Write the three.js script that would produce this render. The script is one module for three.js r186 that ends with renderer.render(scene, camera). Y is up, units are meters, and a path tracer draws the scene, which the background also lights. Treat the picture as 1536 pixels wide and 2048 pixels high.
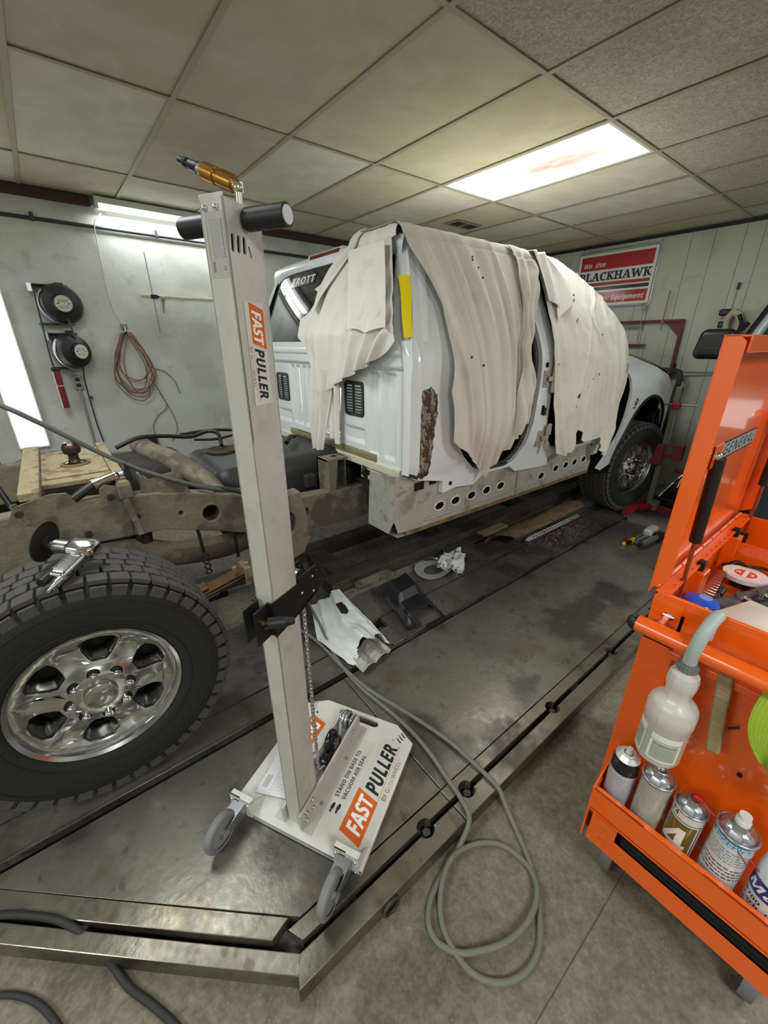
import * as THREE from 'three';
import { RoundedBoxGeometry } from 'three/addons/geometries/RoundedBoxGeometry.js';
import { mergeGeometries, toCreasedNormals } from 'three/addons/utils/BufferGeometryUtils.js';
import { TessellateModifier } from 'three/addons/modifiers/TessellateModifier.js';
import { MarchingCubes } from 'three/addons/objects/MarchingCubes.js';
import { RectAreaLightUniformsLib } from 'three/addons/lights/RectAreaLightUniformsLib.js';

// ---------------------------------------------------------------- camera, exposure, light
const scene = new THREE.Scene();
scene.background = new THREE.Color(0x050505);
const renderer = new THREE.WebGLRenderer({ antialias: true });
renderer.toneMapping = THREE.LinearToneMapping;
renderer.toneMappingExposure = 1.0;
renderer.shadowMap.enabled = true;
RectAreaLightUniformsLib.init();

const camera = new THREE.PerspectiveCamera(103.6, 0.75, 0.02, 60);   // ultra wide phone lens
camera.position.set(0, 1.56, 0);
camera.lookAt(0.5743, 1.56 - 0.3857, -0.722);

const PANEL = 14.4;      // radiance of a ceiling troffer
const GLOW = 0.82;      // what the eye sees of a diffuser
const LAMP = new THREE.Color().setRGB(0.95, 1.0, 1.0);
function areaLight(w, h, x, y, z, tx, ty, tz, power) {
  const l = new THREE.RectAreaLight(LAMP, power, w, h);
  l.position.set(x, y, z); l.lookAt(tx, ty, tz); l.castShadow = true; l.name = 'lamp_light'; return l;
}

// ---------------------------------------------------------------- small tools
function rng(seed) { let a = seed >>> 0; return () => { a |= 0; a = a + 0x6D2B79F5 | 0; let t = Math.imul(a ^ a >>> 15, 1 | a); t = t + Math.imul(t ^ t >>> 7, 61 | t) ^ t; return ((t ^ t >>> 14) >>> 0) / 4294967296; }; }
const R = rng(7);
const rr = (a, b) => a + (b - a) * R();
const V = (x, y, z) => new THREE.Vector3(x, y, z);
const clamp = (x, a = 0, b = 1) => Math.min(b, Math.max(a, x));
const lerp = (a, b, t) => a + (b - a) * t;
const sst = (a, b, x) => { const t = clamp((x - a) / (b - a)); return t * t * (3 - 2 * t); };
function pl(pts, x) {                                  // piecewise linear y(x)
  if (x <= pts[0][0]) return pts[0][1];
  for (let i = 1; i < pts.length; i++) if (x <= pts[i][0]) return lerp(pts[i - 1][1], pts[i][1], (x - pts[i - 1][0]) / (pts[i][0] - pts[i - 1][0]));
  return pts[pts.length - 1][1];
}
// irregular folds: a few dozen ridges of random place, width and height
function ridges(seed, n, lo, hi, wmin, wmax) { const q = rng(seed), L = []; for (let i = 0; i < n; i++) L.push([lerp(lo, hi, (i + 0.2 + 0.6 * q()) / n), lerp(wmin, wmax, q() * q()), 0.35 + 0.65 * q()]); return t => { let h = 0; for (const [c, w, a] of L) { const d = (t - c) / w; if (d > -3 && d < 3) h = Math.max(h, a * Math.exp(-d * d)) + 0.15 * a * Math.exp(-d * d); } return h; }; }
const hash = (x, y, s) => { let h = Math.imul(x | 0, 374761393) + Math.imul(y | 0, 668265263) + Math.imul(s | 0, 1274126177); h = Math.imul(h ^ h >>> 13, 1274126177); return ((h ^ h >>> 16) >>> 0) / 4294967296; };
function vnoise(x, y, per, s) {
  const x0 = Math.floor(x), y0 = Math.floor(y), fx = x - x0, fy = y - y0;
  const m = (a) => ((a % per) + per) % per, u = fx * fx * (3 - 2 * fx), v = fy * fy * (3 - 2 * fy);
  const a = hash(m(x0), m(y0), s), b = hash(m(x0 + 1), m(y0), s), c = hash(m(x0), m(y0 + 1), s), d = hash(m(x0 + 1), m(y0 + 1), s);
  return a + (b - a) * u + (c - a) * v + (a - b - c + d) * u * v;
}
function fbm(u, v, base, oct, s) { let t = 0, a = 0.5, n = 0, p = base; for (let i = 0; i < oct; i++) { t += a * vnoise(u * p, v * p, p, s + i * 17); n += a; a *= 0.55; p *= 2; } return t / n; }
function tex(size, fn, metres, colour = true, sy = 0) {
  const h = sy || size, d = new Uint8Array(size * h * 4);
  for (let j = 0; j < h; j++) for (let i = 0; i < size; i++) {
    const c = fn(i / size, j / h), k = (j * size + i) * 4;
    if (typeof c === 'number') d[k] = d[k + 1] = d[k + 2] = clamp(c, 0, 255); else { d[k] = clamp(c[0], 0, 255); d[k + 1] = clamp(c[1], 0, 255); d[k + 2] = clamp(c[2], 0, 255); }
    d[k + 3] = 255;
  }
  const t = new THREE.DataTexture(d, size, h, THREE.RGBAFormat);
  t.wrapS = t.wrapT = THREE.RepeatWrapping; t.magFilter = THREE.LinearFilter; t.minFilter = THREE.LinearMipmapLinearFilter; t.generateMipmaps = true;
  if (colour) t.colorSpace = THREE.SRGBColorSpace;
  const m = Array.isArray(metres) ? metres : [metres, metres];
  t.repeat.set(1 / m[0], 1 / m[1]); t.needsUpdate = true; return t;
}
const mix3 = (a, b, t) => [lerp(a[0], b[0], t), lerp(a[1], b[1], t), lerp(a[2], b[2], t)];
function canvasTex(w, h, draw) {
  const c = document.createElement('canvas'); c.width = w; c.height = h; const g = c.getContext('2d'); draw(g, w, h);
  const t = new THREE.CanvasTexture(c); t.colorSpace = THREE.SRGBColorSpace; return t;
}
const mat = (color, roughness = 0.6, metalness = 0, extra = {}) => new THREE.MeshPhysicalMaterial({ color, roughness, metalness, ...extra });

// ---------------------------------------------------------------- geometry tools
const origin = new Map();
function boxUV(g) {
  const p = g.attributes.position, n = g.attributes.normal, uv = new Float32Array(p.count * 2);
  for (let i = 0; i < p.count; i += 3) {
    let nx = 0, ny = 0, nz = 0;
    for (let k = 0; k < 3; k++) { nx += Math.abs(n.getX(i + k)); ny += Math.abs(n.getY(i + k)); nz += Math.abs(n.getZ(i + k)); }
    for (let k = 0; k < 3; k++) {
      const x = p.getX(i + k), y = p.getY(i + k), z = p.getZ(i + k), j = (i + k) * 2;
      if (ny >= nx && ny >= nz) { uv[j] = x; uv[j + 1] = z; } else if (nx >= nz) { uv[j] = z; uv[j + 1] = y; } else { uv[j] = x; uv[j + 1] = y; }
    }
  }
  g.setAttribute('uv', new THREE.BufferAttribute(uv, 2));
}
function prep(g) {
  const keep = g.userData.keepUV; let q = g.index ? g.toNonIndexed() : g;
  for (const k of Object.keys(q.attributes)) if (!['position', 'normal', 'uv'].includes(k)) q.deleteAttribute(k);
  if (!q.attributes.normal) q.computeVertexNormals();
  if (!keep) boxUV(q);
  return q;
}
const counts = {};
function numbered(n) { if (!(n in counts)) { counts[n] = 0; return n; } counts[n]++; return n + '_' + String(counts[n]).padStart(3, '0'); }
function add(o, parent) { (parent || scene).add(o); return o; }
function mk(name, geoms, m, parent = null, label) {
  const list = (Array.isArray(geoms) ? geoms : [geoms]).map(prep);
  const g = list.length > 1 ? mergeGeometries(list) : list[0];
  const me = new THREE.Mesh(g, m); me.name = parent ? name : numbered(name); me.castShadow = me.receiveShadow = true;
  if (parent && origin.has(parent)) { const o = origin.get(parent); g.translate(-o.x, -o.y, -o.z); }
  if (label) me.userData.label = label;
  return add(me, parent);
}
// a thing whose parts are given in world metres; its group stands at its base
function thing(name, label, category, [x, y, z] = [0, 0, 0], group, world = true) {
  const o = new THREE.Group(); o.name = numbered(name); o.position.set(x, y, z); scene.add(o);
  o.userData = { label, category }; if (group) o.userData.group = group;
  if (world) origin.set(o, V(x, y, z));
  return o;
}
function one(name, label, category, geoms, m, group) { const o = mk(name, geoms, m); o.userData = { label, category }; if (group) o.userData.group = group; return o; }
function struct(name, geoms, m, parent) { const o = mk(name, geoms, m, parent); if (!parent) { o.name = name; o.userData.kind = 'structure'; } return o; }
function sub(name, parent, [x, y, z]) {                  // a part that has sub-parts
  const o = new THREE.Group(); o.name = name; const po = origin.get(parent) || V(0, 0, 0);
  o.position.set(x - po.x, y - po.y, z - po.z); parent.add(o); origin.set(o, V(x, y, z)); return o;
}
const box = (w, h, d, x, y, z) => new THREE.BoxGeometry(w, h, d).translate(x, y, z);
const bx = (x0, x1, y0, y1, z0, z1) => box(Math.abs(x1 - x0), Math.abs(y1 - y0), Math.abs(z1 - z0), (x0 + x1) / 2, (y0 + y1) / 2, (z0 + z1) / 2);
const rbox = (w, h, d, x, y, z, r = 0.004, s = 1) => new RoundedBoxGeometry(w, h, d, s, Math.min(r, w / 2.01, h / 2.01, d / 2.01)).translate(x, y, z);
const rbx = (x0, x1, y0, y1, z0, z1, r = 0.004, s = 1) => rbox(Math.abs(x1 - x0), Math.abs(y1 - y0), Math.abs(z1 - z0), (x0 + x1) / 2, (y0 + y1) / 2, (z0 + z1) / 2, r, s);
function along(g, p, q) {                              // y axis of g onto p -> q, centred between them
  const d = q.clone().sub(p), l = d.length(); const m = new THREE.Matrix4().makeRotationFromQuaternion(new THREE.Quaternion().setFromUnitVectors(V(0, 1, 0), d.divideScalar(l)));
  g.applyMatrix4(m); return g.translate((p.x + q.x) / 2, (p.y + q.y) / 2, (p.z + q.z) / 2);
}
const bar = (p, q, r, s = 12, r2 = r) => along(new THREE.CylinderGeometry(r2, r, p.distanceTo(q), s), p, q);
const bbar = (p, q, w, d) => along(new THREE.BoxGeometry(w, p.distanceTo(q), d), p, q);
const cyl = (r, h, x, y, z, s = 24, r2 = r) => new THREE.CylinderGeometry(r2, r, h, s).translate(x, y, z);
const cylX = (r, l, x, y, z, s = 24, r2 = r) => new THREE.CylinderGeometry(r2, r, l, s).rotateZ(-Math.PI / 2).translate(x, y, z);
const cylZ = (r, l, x, y, z, s = 24, r2 = r) => new THREE.CylinderGeometry(r2, r, l, s).rotateX(Math.PI / 2).translate(x, y, z);
const tube = (pts, r, seg = 0, rad = 8, closed = false) => new THREE.TubeGeometry(new THREE.CatmullRomCurve3(pts.map(p => p.isVector3 ? p : V(...p)), closed, 'centripetal'), seg || pts.length * 6, r, rad, closed);
const lathe = (pts, s = 32) => toCreasedNormals(new THREE.LatheGeometry(pts.map(p => new THREE.Vector2(...p)), s).toNonIndexed(), 0.6);
const sph = (r, x, y, z, a = 16, b = 12) => new THREE.SphereGeometry(r, a, b).translate(x, y, z);
const tor = (r, t, x, y, z, a = 8, b = 28) => new THREE.TorusGeometry(r, t, a, b).translate(x, y, z);
function shape(pts, holes = []) { const s = new THREE.Shape(pts.map(p => new THREE.Vector2(...p))); for (const h of holes) s.holes.push(new THREE.Path(h.map(p => new THREE.Vector2(...p)))); return s; }
function ext(pts, depth, holes = [], bevel = 0) {       // outline in xy, thick along z from 0
  return new THREE.ExtrudeGeometry(shape(pts, holes), { depth, bevelEnabled: bevel > 0, bevelSize: bevel, bevelThickness: bevel, bevelOffset: -bevel, bevelSegments: 2, curveSegments: 12 });
}
const rrect = (x0, x1, y0, y1, r, n = 5) => { const o = []; const c = [[x1 - r, y1 - r, 0], [x0 + r, y1 - r, 1], [x0 + r, y0 + r, 2], [x1 - r, y0 + r, 3]]; for (const [cx, cy, q] of c) for (let i = 0; i <= n; i++) { const a = (q + i / n) * Math.PI / 2; o.push([cx + r * Math.cos(a), cy + r * Math.sin(a)]); } return o; };
const ell = (cx, cy, a, b, n = 20) => Array.from({ length: n }, (_, i) => [cx + a * Math.cos(i / n * 6.28319), cy + b * Math.sin(i / n * 6.28319)]);
const slot = (cx, cy, l, w, ang = 0, n = 6) => { const o = []; for (let e = 0; e < 2; e++) for (let i = 0; i <= n; i++) { const a = -Math.PI / 2 + e * Math.PI + i / n * Math.PI, x = (e ? -1 : 1) * l / 2 + w / 2 * Math.cos(a), y = w / 2 * Math.sin(a); o.push([cx + x * Math.cos(ang) - y * Math.sin(ang), cy + x * Math.sin(ang) + y * Math.cos(ang)]); } return o; };
function tess(g, e, it = 8) { const t = new TessellateModifier(e, it).modify(g.index ? g.toNonIndexed() : g); return t; }
function warp(g, fn, crease = 0) { const p = g.attributes.position, v = V(0, 0, 0); for (let i = 0; i < p.count; i++) { v.fromBufferAttribute(p, i); fn(v); p.setXYZ(i, v.x, v.y, v.z); } if (crease) { const q = toCreasedNormals(g.index ? g.toNonIndexed() : g, crease); return q; } g.computeVertexNormals(); return g; }
// a sheet with thickness: fn(u,v) -> Vector3, or null for nothing there
function sheet(nu, nv, fn, th = 0.002, metric = null) {
  const P = [], idx = [], ok = [];
  for (let j = 0; j <= nv; j++) for (let i = 0; i <= nu; i++) { const p = fn(i / nu, j / nv); ok.push(!!p); P.push(p || V(0, 0, 0)); }
  const id = (i, j) => j * (nu + 1) + i, N = P.map(() => V(0, 0, 0)), tri = [];
  for (let j = 0; j < nv; j++) for (let i = 0; i < nu; i++) { const a = id(i, j), b = id(i + 1, j), c = id(i + 1, j + 1), d = id(i, j + 1); if (ok[a] && ok[b] && ok[c]) tri.push([a, b, c]); if (ok[a] && ok[c] && ok[d]) tri.push([a, c, d]); }
  const e1 = V(0, 0, 0), e2 = V(0, 0, 0);
  for (const [a, b, c] of tri) { e1.subVectors(P[b], P[a]); e2.subVectors(P[c], P[a]); e1.cross(e2); N[a].add(e1); N[b].add(e1); N[c].add(e1); }
  N.forEach(n => n.normalize());
  const pos = [], nor = []; const n0 = P.length;
  for (let i = 0; i < n0; i++) { pos.push(P[i].x, P[i].y, P[i].z); nor.push(N[i].x, N[i].y, N[i].z); }
  for (let i = 0; i < n0; i++) { pos.push(P[i].x - N[i].x * th, P[i].y - N[i].y * th, P[i].z - N[i].z * th); nor.push(-N[i].x, -N[i].y, -N[i].z); }
  const edge = new Map();
  for (const t of tri) { idx.push(...t, t[0] + n0, t[2] + n0, t[1] + n0); for (let k = 0; k < 3; k++) { const a = t[k], b = t[(k + 1) % 3], key = Math.min(a, b) + '_' + Math.max(a, b); if (edge.has(key)) edge.set(key, null); else edge.set(key, [a, b]); } }
  for (const e of edge.values()) if (e) idx.push(e[0], e[0] + n0, e[1] + n0, e[0], e[1] + n0, e[1]);
  const g = new THREE.BufferGeometry(); g.setAttribute('position', new THREE.Float32BufferAttribute(pos, 3)); g.setAttribute('normal', new THREE.Float32BufferAttribute(nor, 3)); g.setIndex(idx);
  const uv = new Float32Array(n0 * 4); for (let j = 0; j <= nv; j++) for (let i = 0; i <= nu; i++) for (const o of [0, n0]) { const k = (id(i, j) + o) * 2; uv[k] = i / nu * (metric ? metric[0] : 1); uv[k + 1] = j / nv * (metric ? metric[1] : 1); }
  g.setAttribute('uv', new THREE.BufferAttribute(uv, 2)); g.userData.keepUV = true;
  return g;
}
// flat print laid on a surface: plane of w x h whose texture faces n, up is u
function decal(name, w, h, t, pos, nrm, up, parent, extra = {}) {
  const g = new THREE.PlaneGeometry(w, h); const z = nrm.clone().normalize(), x = up.clone().cross(z).normalize(), y = z.clone().cross(x);
  g.applyMatrix4(new THREE.Matrix4().makeBasis(x, y, z).setPosition(pos)); g.userData.keepUV = true;
  return mk(name, g, new THREE.MeshPhysicalMaterial({ map: t, roughness: 0.45, ...extra }), parent);
}

// ---------------------------------------------------------------- materials
const T_conc = tex(1024, (u, v) => {
  const a = fbm(u, v, 4, 5, 3), b = fbm(u, v, 24, 4, 9), c = fbm(u, v, 128, 2, 21), d = sst(0.52, 0.7, fbm(u, v, 7, 4, 33));
  let c0 = mix3([122, 117, 103], [158, 152, 136], a * 0.75 + b * 0.25); c0 = mix3(c0, [96, 92, 82], d * 0.55);
  const s = (c - 0.5) * 34 + (vnoise(u * 420, v * 420, 420, 29) - 0.5) * 24 + (hash(u * 1024, v * 1024, 5) > 0.9985 ? 70 : 0); return [c0[0] + s, c0[1] + s, c0[2] + s];
}, 2.4);
const T_concB = tex(512, (u, v) => 128 + (fbm(u, v, 120, 3, 51) - 0.5) * 200, 0.8, false);
const T_deck = tex(1024, (u, v) => {
  const a = fbm(u, v, 3, 5, 61), b = fbm(u, v, 20, 4, 67), d = sst(0.5, 0.68, fbm(u, v, 6, 5, 71)), e = sst(0.6, 0.72, fbm(u, v, 14, 4, 77)), sc = sst(0.72, 0.8, fbm(u * 1, v, 40, 3, 83));
  let c0 = mix3([116, 113, 102], [152, 149, 136], a * 0.6 + b * 0.4); c0 = mix3(c0, [74, 70, 62], d * 0.65); c0 = mix3(c0, [112, 96, 76], e * 0.35); c0 = mix3(c0, [66, 63, 56], sc * 0.3);
  const s = (hash(u * 1024, v * 1024, 15) - 0.5) * 16; return [c0[0] + s, c0[1] + s, c0[2] + s];
}, 1.7);
const T_deckR = tex(512, (u, v) => 118 + (fbm(u, v, 5, 5, 91) - 0.5) * 130 + (fbm(u, v, 60, 2, 93) - 0.5) * 60, 1.1, false);
const T_deckB = tex(512, (u, v) => 128 + (fbm(u, v, 30, 4, 95) - 0.5) * 190, 0.5, false);
const T_wall = tex(1024, (u, v) => {
  const a = fbm(u, v, 3, 4, 101), b = fbm(u, v, 16, 4, 107), d = sst(0.5, 0.75, fbm(u, v, 5, 5, 111)), k = sst(0.64, 0.78, fbm(u, v, 22, 4, 117));
  let c0 = mix3([196, 198, 188], [216, 218, 209], a * 0.6 + b * 0.4); c0 = mix3(c0, [178, 178, 166], d * 0.5); c0 = mix3(c0, [150, 147, 136], k * 0.2);
  return c0;
}, 2.1);
const T_wallB = tex(512, (u, v) => 128 + (fbm(u, v, 10, 5, 121) - 0.5) * 160, 1.0, false);
const T_tileA = tex(512, (u, v) => {                        // painted over, brush-swirled
  const w = fbm(u, v, 4, 3, 131), a = fbm(u + w * 0.35, v + w * 0.2, 8, 4, 137), b = fbm(u, v, 3, 3, 141), y = sst(0.5, 0.75, fbm(u, v, 4, 3, 143));
  let c0 = mix3([188, 183, 166], [226, 222, 206], a * 0.75 + b * 0.25); return mix3(c0, [204, 195, 166], y * 0.4);
}, 1.15);
const T_tileB = tex(512, (u, v) => { const a = vnoise(u * 170, v * 170, 170, 151), b = fbm(u, v, 3, 4, 157), c = vnoise(u * 85, v * 85, 85, 153); const s = (a - 0.5) * 42 + (c - 0.5) * 24; const c0 = mix3([172, 165, 147], [192, 186, 168], b); return [c0[0] + s, c0[1] + s, c0[2] + s]; }, 0.9);
const T_tileBump = tex(512, (u, v) => 128 + (vnoise(u * 170, v * 170, 170, 151) - 0.5) * 220, 0.9, false);
const T_frame = tex(512, (u, v) => {                        // road dirt on black chassis paint
  const a = fbm(u, v, 5, 5, 161), b = fbm(u, v, 40, 3, 167), d = sst(0.48, 0.66, fbm(u, v, 6, 4, 171));
  let c0 = mix3([98, 92, 77], [146, 138, 117], a * 0.5 + b * 0.5); return mix3(c0, [72, 68, 58], d * 0.6);
}, 0.7);
const T_rust = tex(512, (u, v) => { const a = fbm(u, v, 6, 5, 181), b = fbm(u, v, 36, 3, 187), d = sst(0.55, 0.7, fbm(u, v, 9, 4, 189)); let c0 = mix3([104, 82, 58], [150, 126, 94], a * 0.5 + b * 0.5); return mix3(c0, [78, 54, 40], d * 0.6); }, 0.5);
const T_galv = tex(512, (u, v) => { const a = fbm(u, v, 5, 4, 191), b = fbm(u, v, 30, 3, 193), d = sst(0.55, 0.72, fbm(u, v, 6, 5, 197)), e = sst(0.6, 0.72, fbm(u, v, 12, 4, 199)); let c0 = mix3([158, 157, 145], [196, 195, 184], a * 0.6 + b * 0.4); c0 = mix3(c0, [128, 120, 100], d * 0.55); return mix3(c0, [116, 94, 70], e * 0.4); }, 0.8);
const T_alu = tex(512, (u, v) => { const a = fbm(u, v, 4, 4, 201), b = fbm(u, v, 14, 4, 203), d = sst(0.62, 0.8, fbm(u, v, 9, 4, 205)); let c0 = mix3([186, 186, 182], [216, 217, 214], a * 0.6 + b * 0.4); return mix3(c0, [172, 166, 158], d * 0.3); }, 0.6);
const T_plate = tex(256, (u, v) => mix3([206, 205, 194], [226, 225, 216], fbm(u, v, 6, 4, 207)), 0.5);
const T_dirt = tex(512, (u, v) => { const a = fbm(u, v, 6, 5, 241), b = fbm(u, v, 40, 3, 243), d = sst(0.55, 0.7, fbm(u, v, 7, 4, 247)); return mix3(mix3([138, 122, 92], [182, 168, 134], a * 0.5 + b * 0.5), [104, 82, 58], d * 0.6); }, 0.4);
const T_ground = tex(512, (u, v) => { const a = fbm(u, v * 0.5, 10, 4, 251), b = fbm(u, v, 40, 3, 253), k = sst(0.46, 0.56, a * 0.6 + b * 0.4); return mix3([178, 174, 168], mix3([112, 84, 66], [74, 58, 50], b), k); }, 0.25);
const T_cloth = tex(512, (u, v) => { const a = fbm(u, v, 5, 4, 211), d = sst(0.6, 0.75, fbm(u, v, 7, 4, 213)), w = (((u * 512) & 1) + ((v * 512) & 1)) * 3; let c0 = mix3([230, 226, 215], [245, 242, 234], a); c0 = mix3(c0, [212, 205, 190], d * 0.3); return [c0[0] - w, c0[1] - w, c0[2] - w]; }, 0.9);
const T_clothB = tex(256, (u, v) => 128 + (((u * 256) & 2) - 1) * 22 + (((v * 256) & 2) - 1) * 22 + (fbm(u, v, 10, 4, 217) - 0.5) * 150, 0.35, false);
const T_wood = tex(512, (u, v) => { const g = fbm(u * 0.12, v * 1.0, 64, 4, 221), a = fbm(u, v, 4, 4, 223); return mix3([124, 106, 74], [182, 162, 120], g * 0.7 + a * 0.3); }, [0.9, 0.25]);
const M = {
  conc: mat(0xdedad2, 0.78, 0, { map: T_conc, bumpMap: T_concB, bumpScale: 0.0004 }),
  deck: mat(0xf6f6f4, 0.66, 0.5, { map: T_deck, roughnessMap: T_deckR, bumpMap: T_deckB, bumpScale: 0.0006 }),
  rail: mat(0xf4f2ea, 0.72, 0.6, { map: T_deck, roughnessMap: T_deckR, bumpMap: T_deckB, bumpScale: 0.0005 }),
  darkSteel: mat(0xa8a294, 0.6, 0.35, { map: T_deck }),
  wall: mat(0xffffff, 0.62, 0, { map: T_wall, bumpMap: T_wallB, bumpScale: 0.004 }),
  panel: mat(0xf2f4ea, 0.5, 0, { map: T_wall }),
  tileA: mat(0xffffff, 0.9, 0, { map: T_tileA }),
  tileA2: mat(0xeee9dc, 0.9, 0, { map: T_tileA }),
  tileB: mat(0xffffff, 0.95, 0, { map: T_tileB, bumpMap: T_tileBump, bumpScale: 0.002 }),
  grid: mat(0xa9a18d, 0.6, 0.1),
  beam: mat(0x46311f, 0.7),
  white: mat(0xdfe4de, 0.3, 0, { clearcoat: 0.4, clearcoatRoughness: 0.15 }),
  car: mat(0xe6ece9, 0.32, 0, { clearcoat: 0.9, clearcoatRoughness: 0.07 }),
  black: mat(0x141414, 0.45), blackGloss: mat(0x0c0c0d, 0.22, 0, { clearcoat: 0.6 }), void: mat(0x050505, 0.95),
  rubber: mat(0x1d1c1a, 0.82), plastic: mat(0x1c1d1e, 0.5),
  frame: mat(0xffffff, 0.85, 0.05, { map: T_frame, bumpMap: T_concB, bumpScale: 0.002 }),
  frameDark: mat(0x6a675f, 0.8, 0.05, { map: T_frame }),
  dirt: mat(0xffffff, 0.9, 0, { map: T_dirt, bumpMap: T_concB, bumpScale: 0.003 }),
  rust: mat(0xffffff, 0.9, 0, { map: T_rust, bumpMap: T_concB, bumpScale: 0.003 }),
  galv: mat(0xffffff, 0.55, 0.25, { map: T_galv }),
  alu: mat(0xfffaf3, 0.45, 0.15, { map: T_alu }), chrome: mat(0xd9dadb, 0.14, 1), zinc: mat(0xb9bec2, 0.3, 0.9), steel: mat(0x8d8d8a, 0.35, 0.9),
  plateW: mat(0xffffff, 0.5, 0, { map: T_plate }),
  brass: mat(0xb98a3e, 0.28, 0.95), orange: mat(0xf4620c, 0.3, 0, { clearcoat: 0.85, clearcoatRoughness: 0.06 }),
  red: mat(0x8f1a22, 0.45), redDark: mat(0x6e2226, 0.5), yellow: mat(0xe9d400, 0.55), beige: mat(0xb8b097, 0.6),
  cloth: mat(0xffffff, 0.92, 0, { map: T_cloth, bumpMap: T_clothB, bumpScale: 0.0018, sheen: 0.2 }),
  clothPink: mat(0xf1efec, 0.92, 0, { map: T_cloth, bumpMap: T_clothB, bumpScale: 0.0018, sheen: 0.2 }),
  clothWhite: mat(0xfdfcf8, 0.92, 0, { map: T_cloth, bumpMap: T_clothB, bumpScale: 0.0022, sheen: 0.2 }),
  wood: mat(0xffffff, 0.75, 0, { map: T_wood }), woodDark: mat(0x8d8577, 0.8, 0, { map: T_wood }),
  hose: mat(0x77786a, 0.7), hoseDark: mat(0x2d2d2a, 0.7), cable: mat(0x3b3a35, 0.6), copper: mat(0x8a6650, 0.6),
  tyre: mat(0x201f1d, 0.8, 0, { bumpMap: T_concB, bumpScale: 0.001 }), tread: mat(0x4d4a44, 0.9, 0, { bumpMap: T_concB, bumpScale: 0.002 }),
  rim: mat(0xc4c4c2, 0.2, 1), glassDark: mat(0x0d0f10, 0.06, 0, { clearcoat: 1, clearcoatRoughness: 0.03 }),
  glow: new THREE.MeshStandardMaterial({ color: 0xffffff, emissive: LAMP, emissiveIntensity: GLOW, roughness: 0.5 }),
  tubeGlow: new THREE.MeshStandardMaterial({ color: 0xffffff, emissive: LAMP, emissiveIntensity: 1.3, roughness: 0.5 }),
};

// ---------------------------------------------------------------- the room
const CEIL = 2.635, ZB = -4.55, XR = 5.47, XL = -3.6, ZF = 3.6, XE = 9.4, ZE = -1.0;
struct('floor', [bx(XL - 0.2, XE + 0.2, -0.14, 0, ZB - 0.2, -0.1065), bx(XL - 0.2, XE + 0.2, -0.14, 0, -0.103, ZF + 0.2), bx(XL - 0.2, XE + 0.2, -0.14, -0.003, -0.1065, -0.103)], M.conc);
struct('wall_back', bx(XL - 0.1, XR + 0.1, 0, 2.8, ZB - 0.12, ZB), M.wall);
struct('wall_left', bx(XL - 0.12, XL, 0, 2.8, ZB, ZF), M.wall);
struct('wall_front', bx(XL - 0.1, XE + 0.1, 0, 2.8, ZF, ZF + 0.12), M.wall);
struct('wall_bay', [bx(XE, XE + 0.12, 0, 2.8, ZE, ZF), bx(XR + 0.12, XE + 0.1, 0, 2.8, ZE - 0.12, ZE)], M.wall);
const wallR = struct('wall_right', bx(XR + 0.012, XR + 0.12, 0, 2.8, ZB, ZE), M.panel);
{ // grooved panelling, board by board
  const widths = [0.27, 0.14, 0.24, 0.2]; let z = ZE; let i = 0;
  while (z > ZB + 0.02) { const w = Math.min(widths[i++ % 4], z - ZB); mk('panel', bx(XR, XR + 0.011, 0, CEIL + 0.02, z - w + 0.004, z), M.panel, wallR); z -= w; }
}
const ceil = struct('ceiling', bx(XL - 0.1, XE + 0.1, CEIL + 0.06, CEIL + 0.16, ZB - 0.1, ZF + 0.1), M.tileA);
const GX = k => 0.175 + 0.61 * k, GZ = m => -2.61 + 1.22 * m;
const LIT = [[4, 0], [-1, 0], [4, 3], [-1, 3], [9, 3], [-5, 1]];
{
  const tg = {}; const rt = rng(5);
  for (let k = -7; k <= 15; k++) for (let m = -2; m <= 5; m++) {
    if (LIT.some(([a, b]) => a === k && b === m)) continue;
    const x0 = Math.max(GX(k), XL), x1 = Math.min(GX(k + 1), m >= 1 ? XE : XR), z0 = Math.max(GZ(m), ZB), z1 = Math.min(GZ(m + 1), ZF);
    if (x1 - x0 < 0.02 || z1 - z0 < 0.02) continue;
    const rough = m >= 1 && k >= 1;
    const me = mk('ceiling_tile', bx(x0 + 0.003, x1 - 0.003, CEIL + 0.003 + rt() * 0.003, CEIL + 0.018, z0 + 0.003, z1 - 0.003), rough ? M.tileB : rt() < 0.5 ? M.tileA : M.tileA2, ceil);
    const uv = me.geometry.attributes.uv, du = rt(), dv = rt(); for (let q = 0; q < uv.count; q++) uv.setXY(q, uv.getX(q) + du, uv.getY(q) + dv);
  }
  for (let k = -6; k <= 15; k++) { const x = GX(k); if (x > XL && x < XE) mk('ceiling_grid_bar', [rbx(x - 0.013, x + 0.013, CEIL - 0.004, CEIL + 0.001, x < XR ? ZB : ZE, ZF, 0.0015), bx(x - 0.002, x + 0.002, CEIL, CEIL + 0.03, x < XR ? ZB : ZE, ZF)], M.grid, ceil); }
  for (let m = -1; m <= 5; m++) { const z = GZ(m); if (z > ZB && z < ZF) mk('ceiling_grid_bar', rbx(XL, z > ZE ? XE : XR, CEIL - 0.0035, CEIL + 0.001, z - 0.012, z + 0.012, 0.0015), M.grid, ceil); }
}
struct('trim_1', bx(XL, 0.6, 2.572, CEIL - 0.006, ZB, ZB + 0.06), M.beam);
struct('trim_2', bx(1.88, XR, 2.572, CEIL - 0.006, ZB, ZB + 0.06), M.beam);
struct('trim_3', bx(XR - 0.03, XR, CEIL - 0.035, CEIL - 0.006, ZB + 0.06, ZE), M.black);

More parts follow.
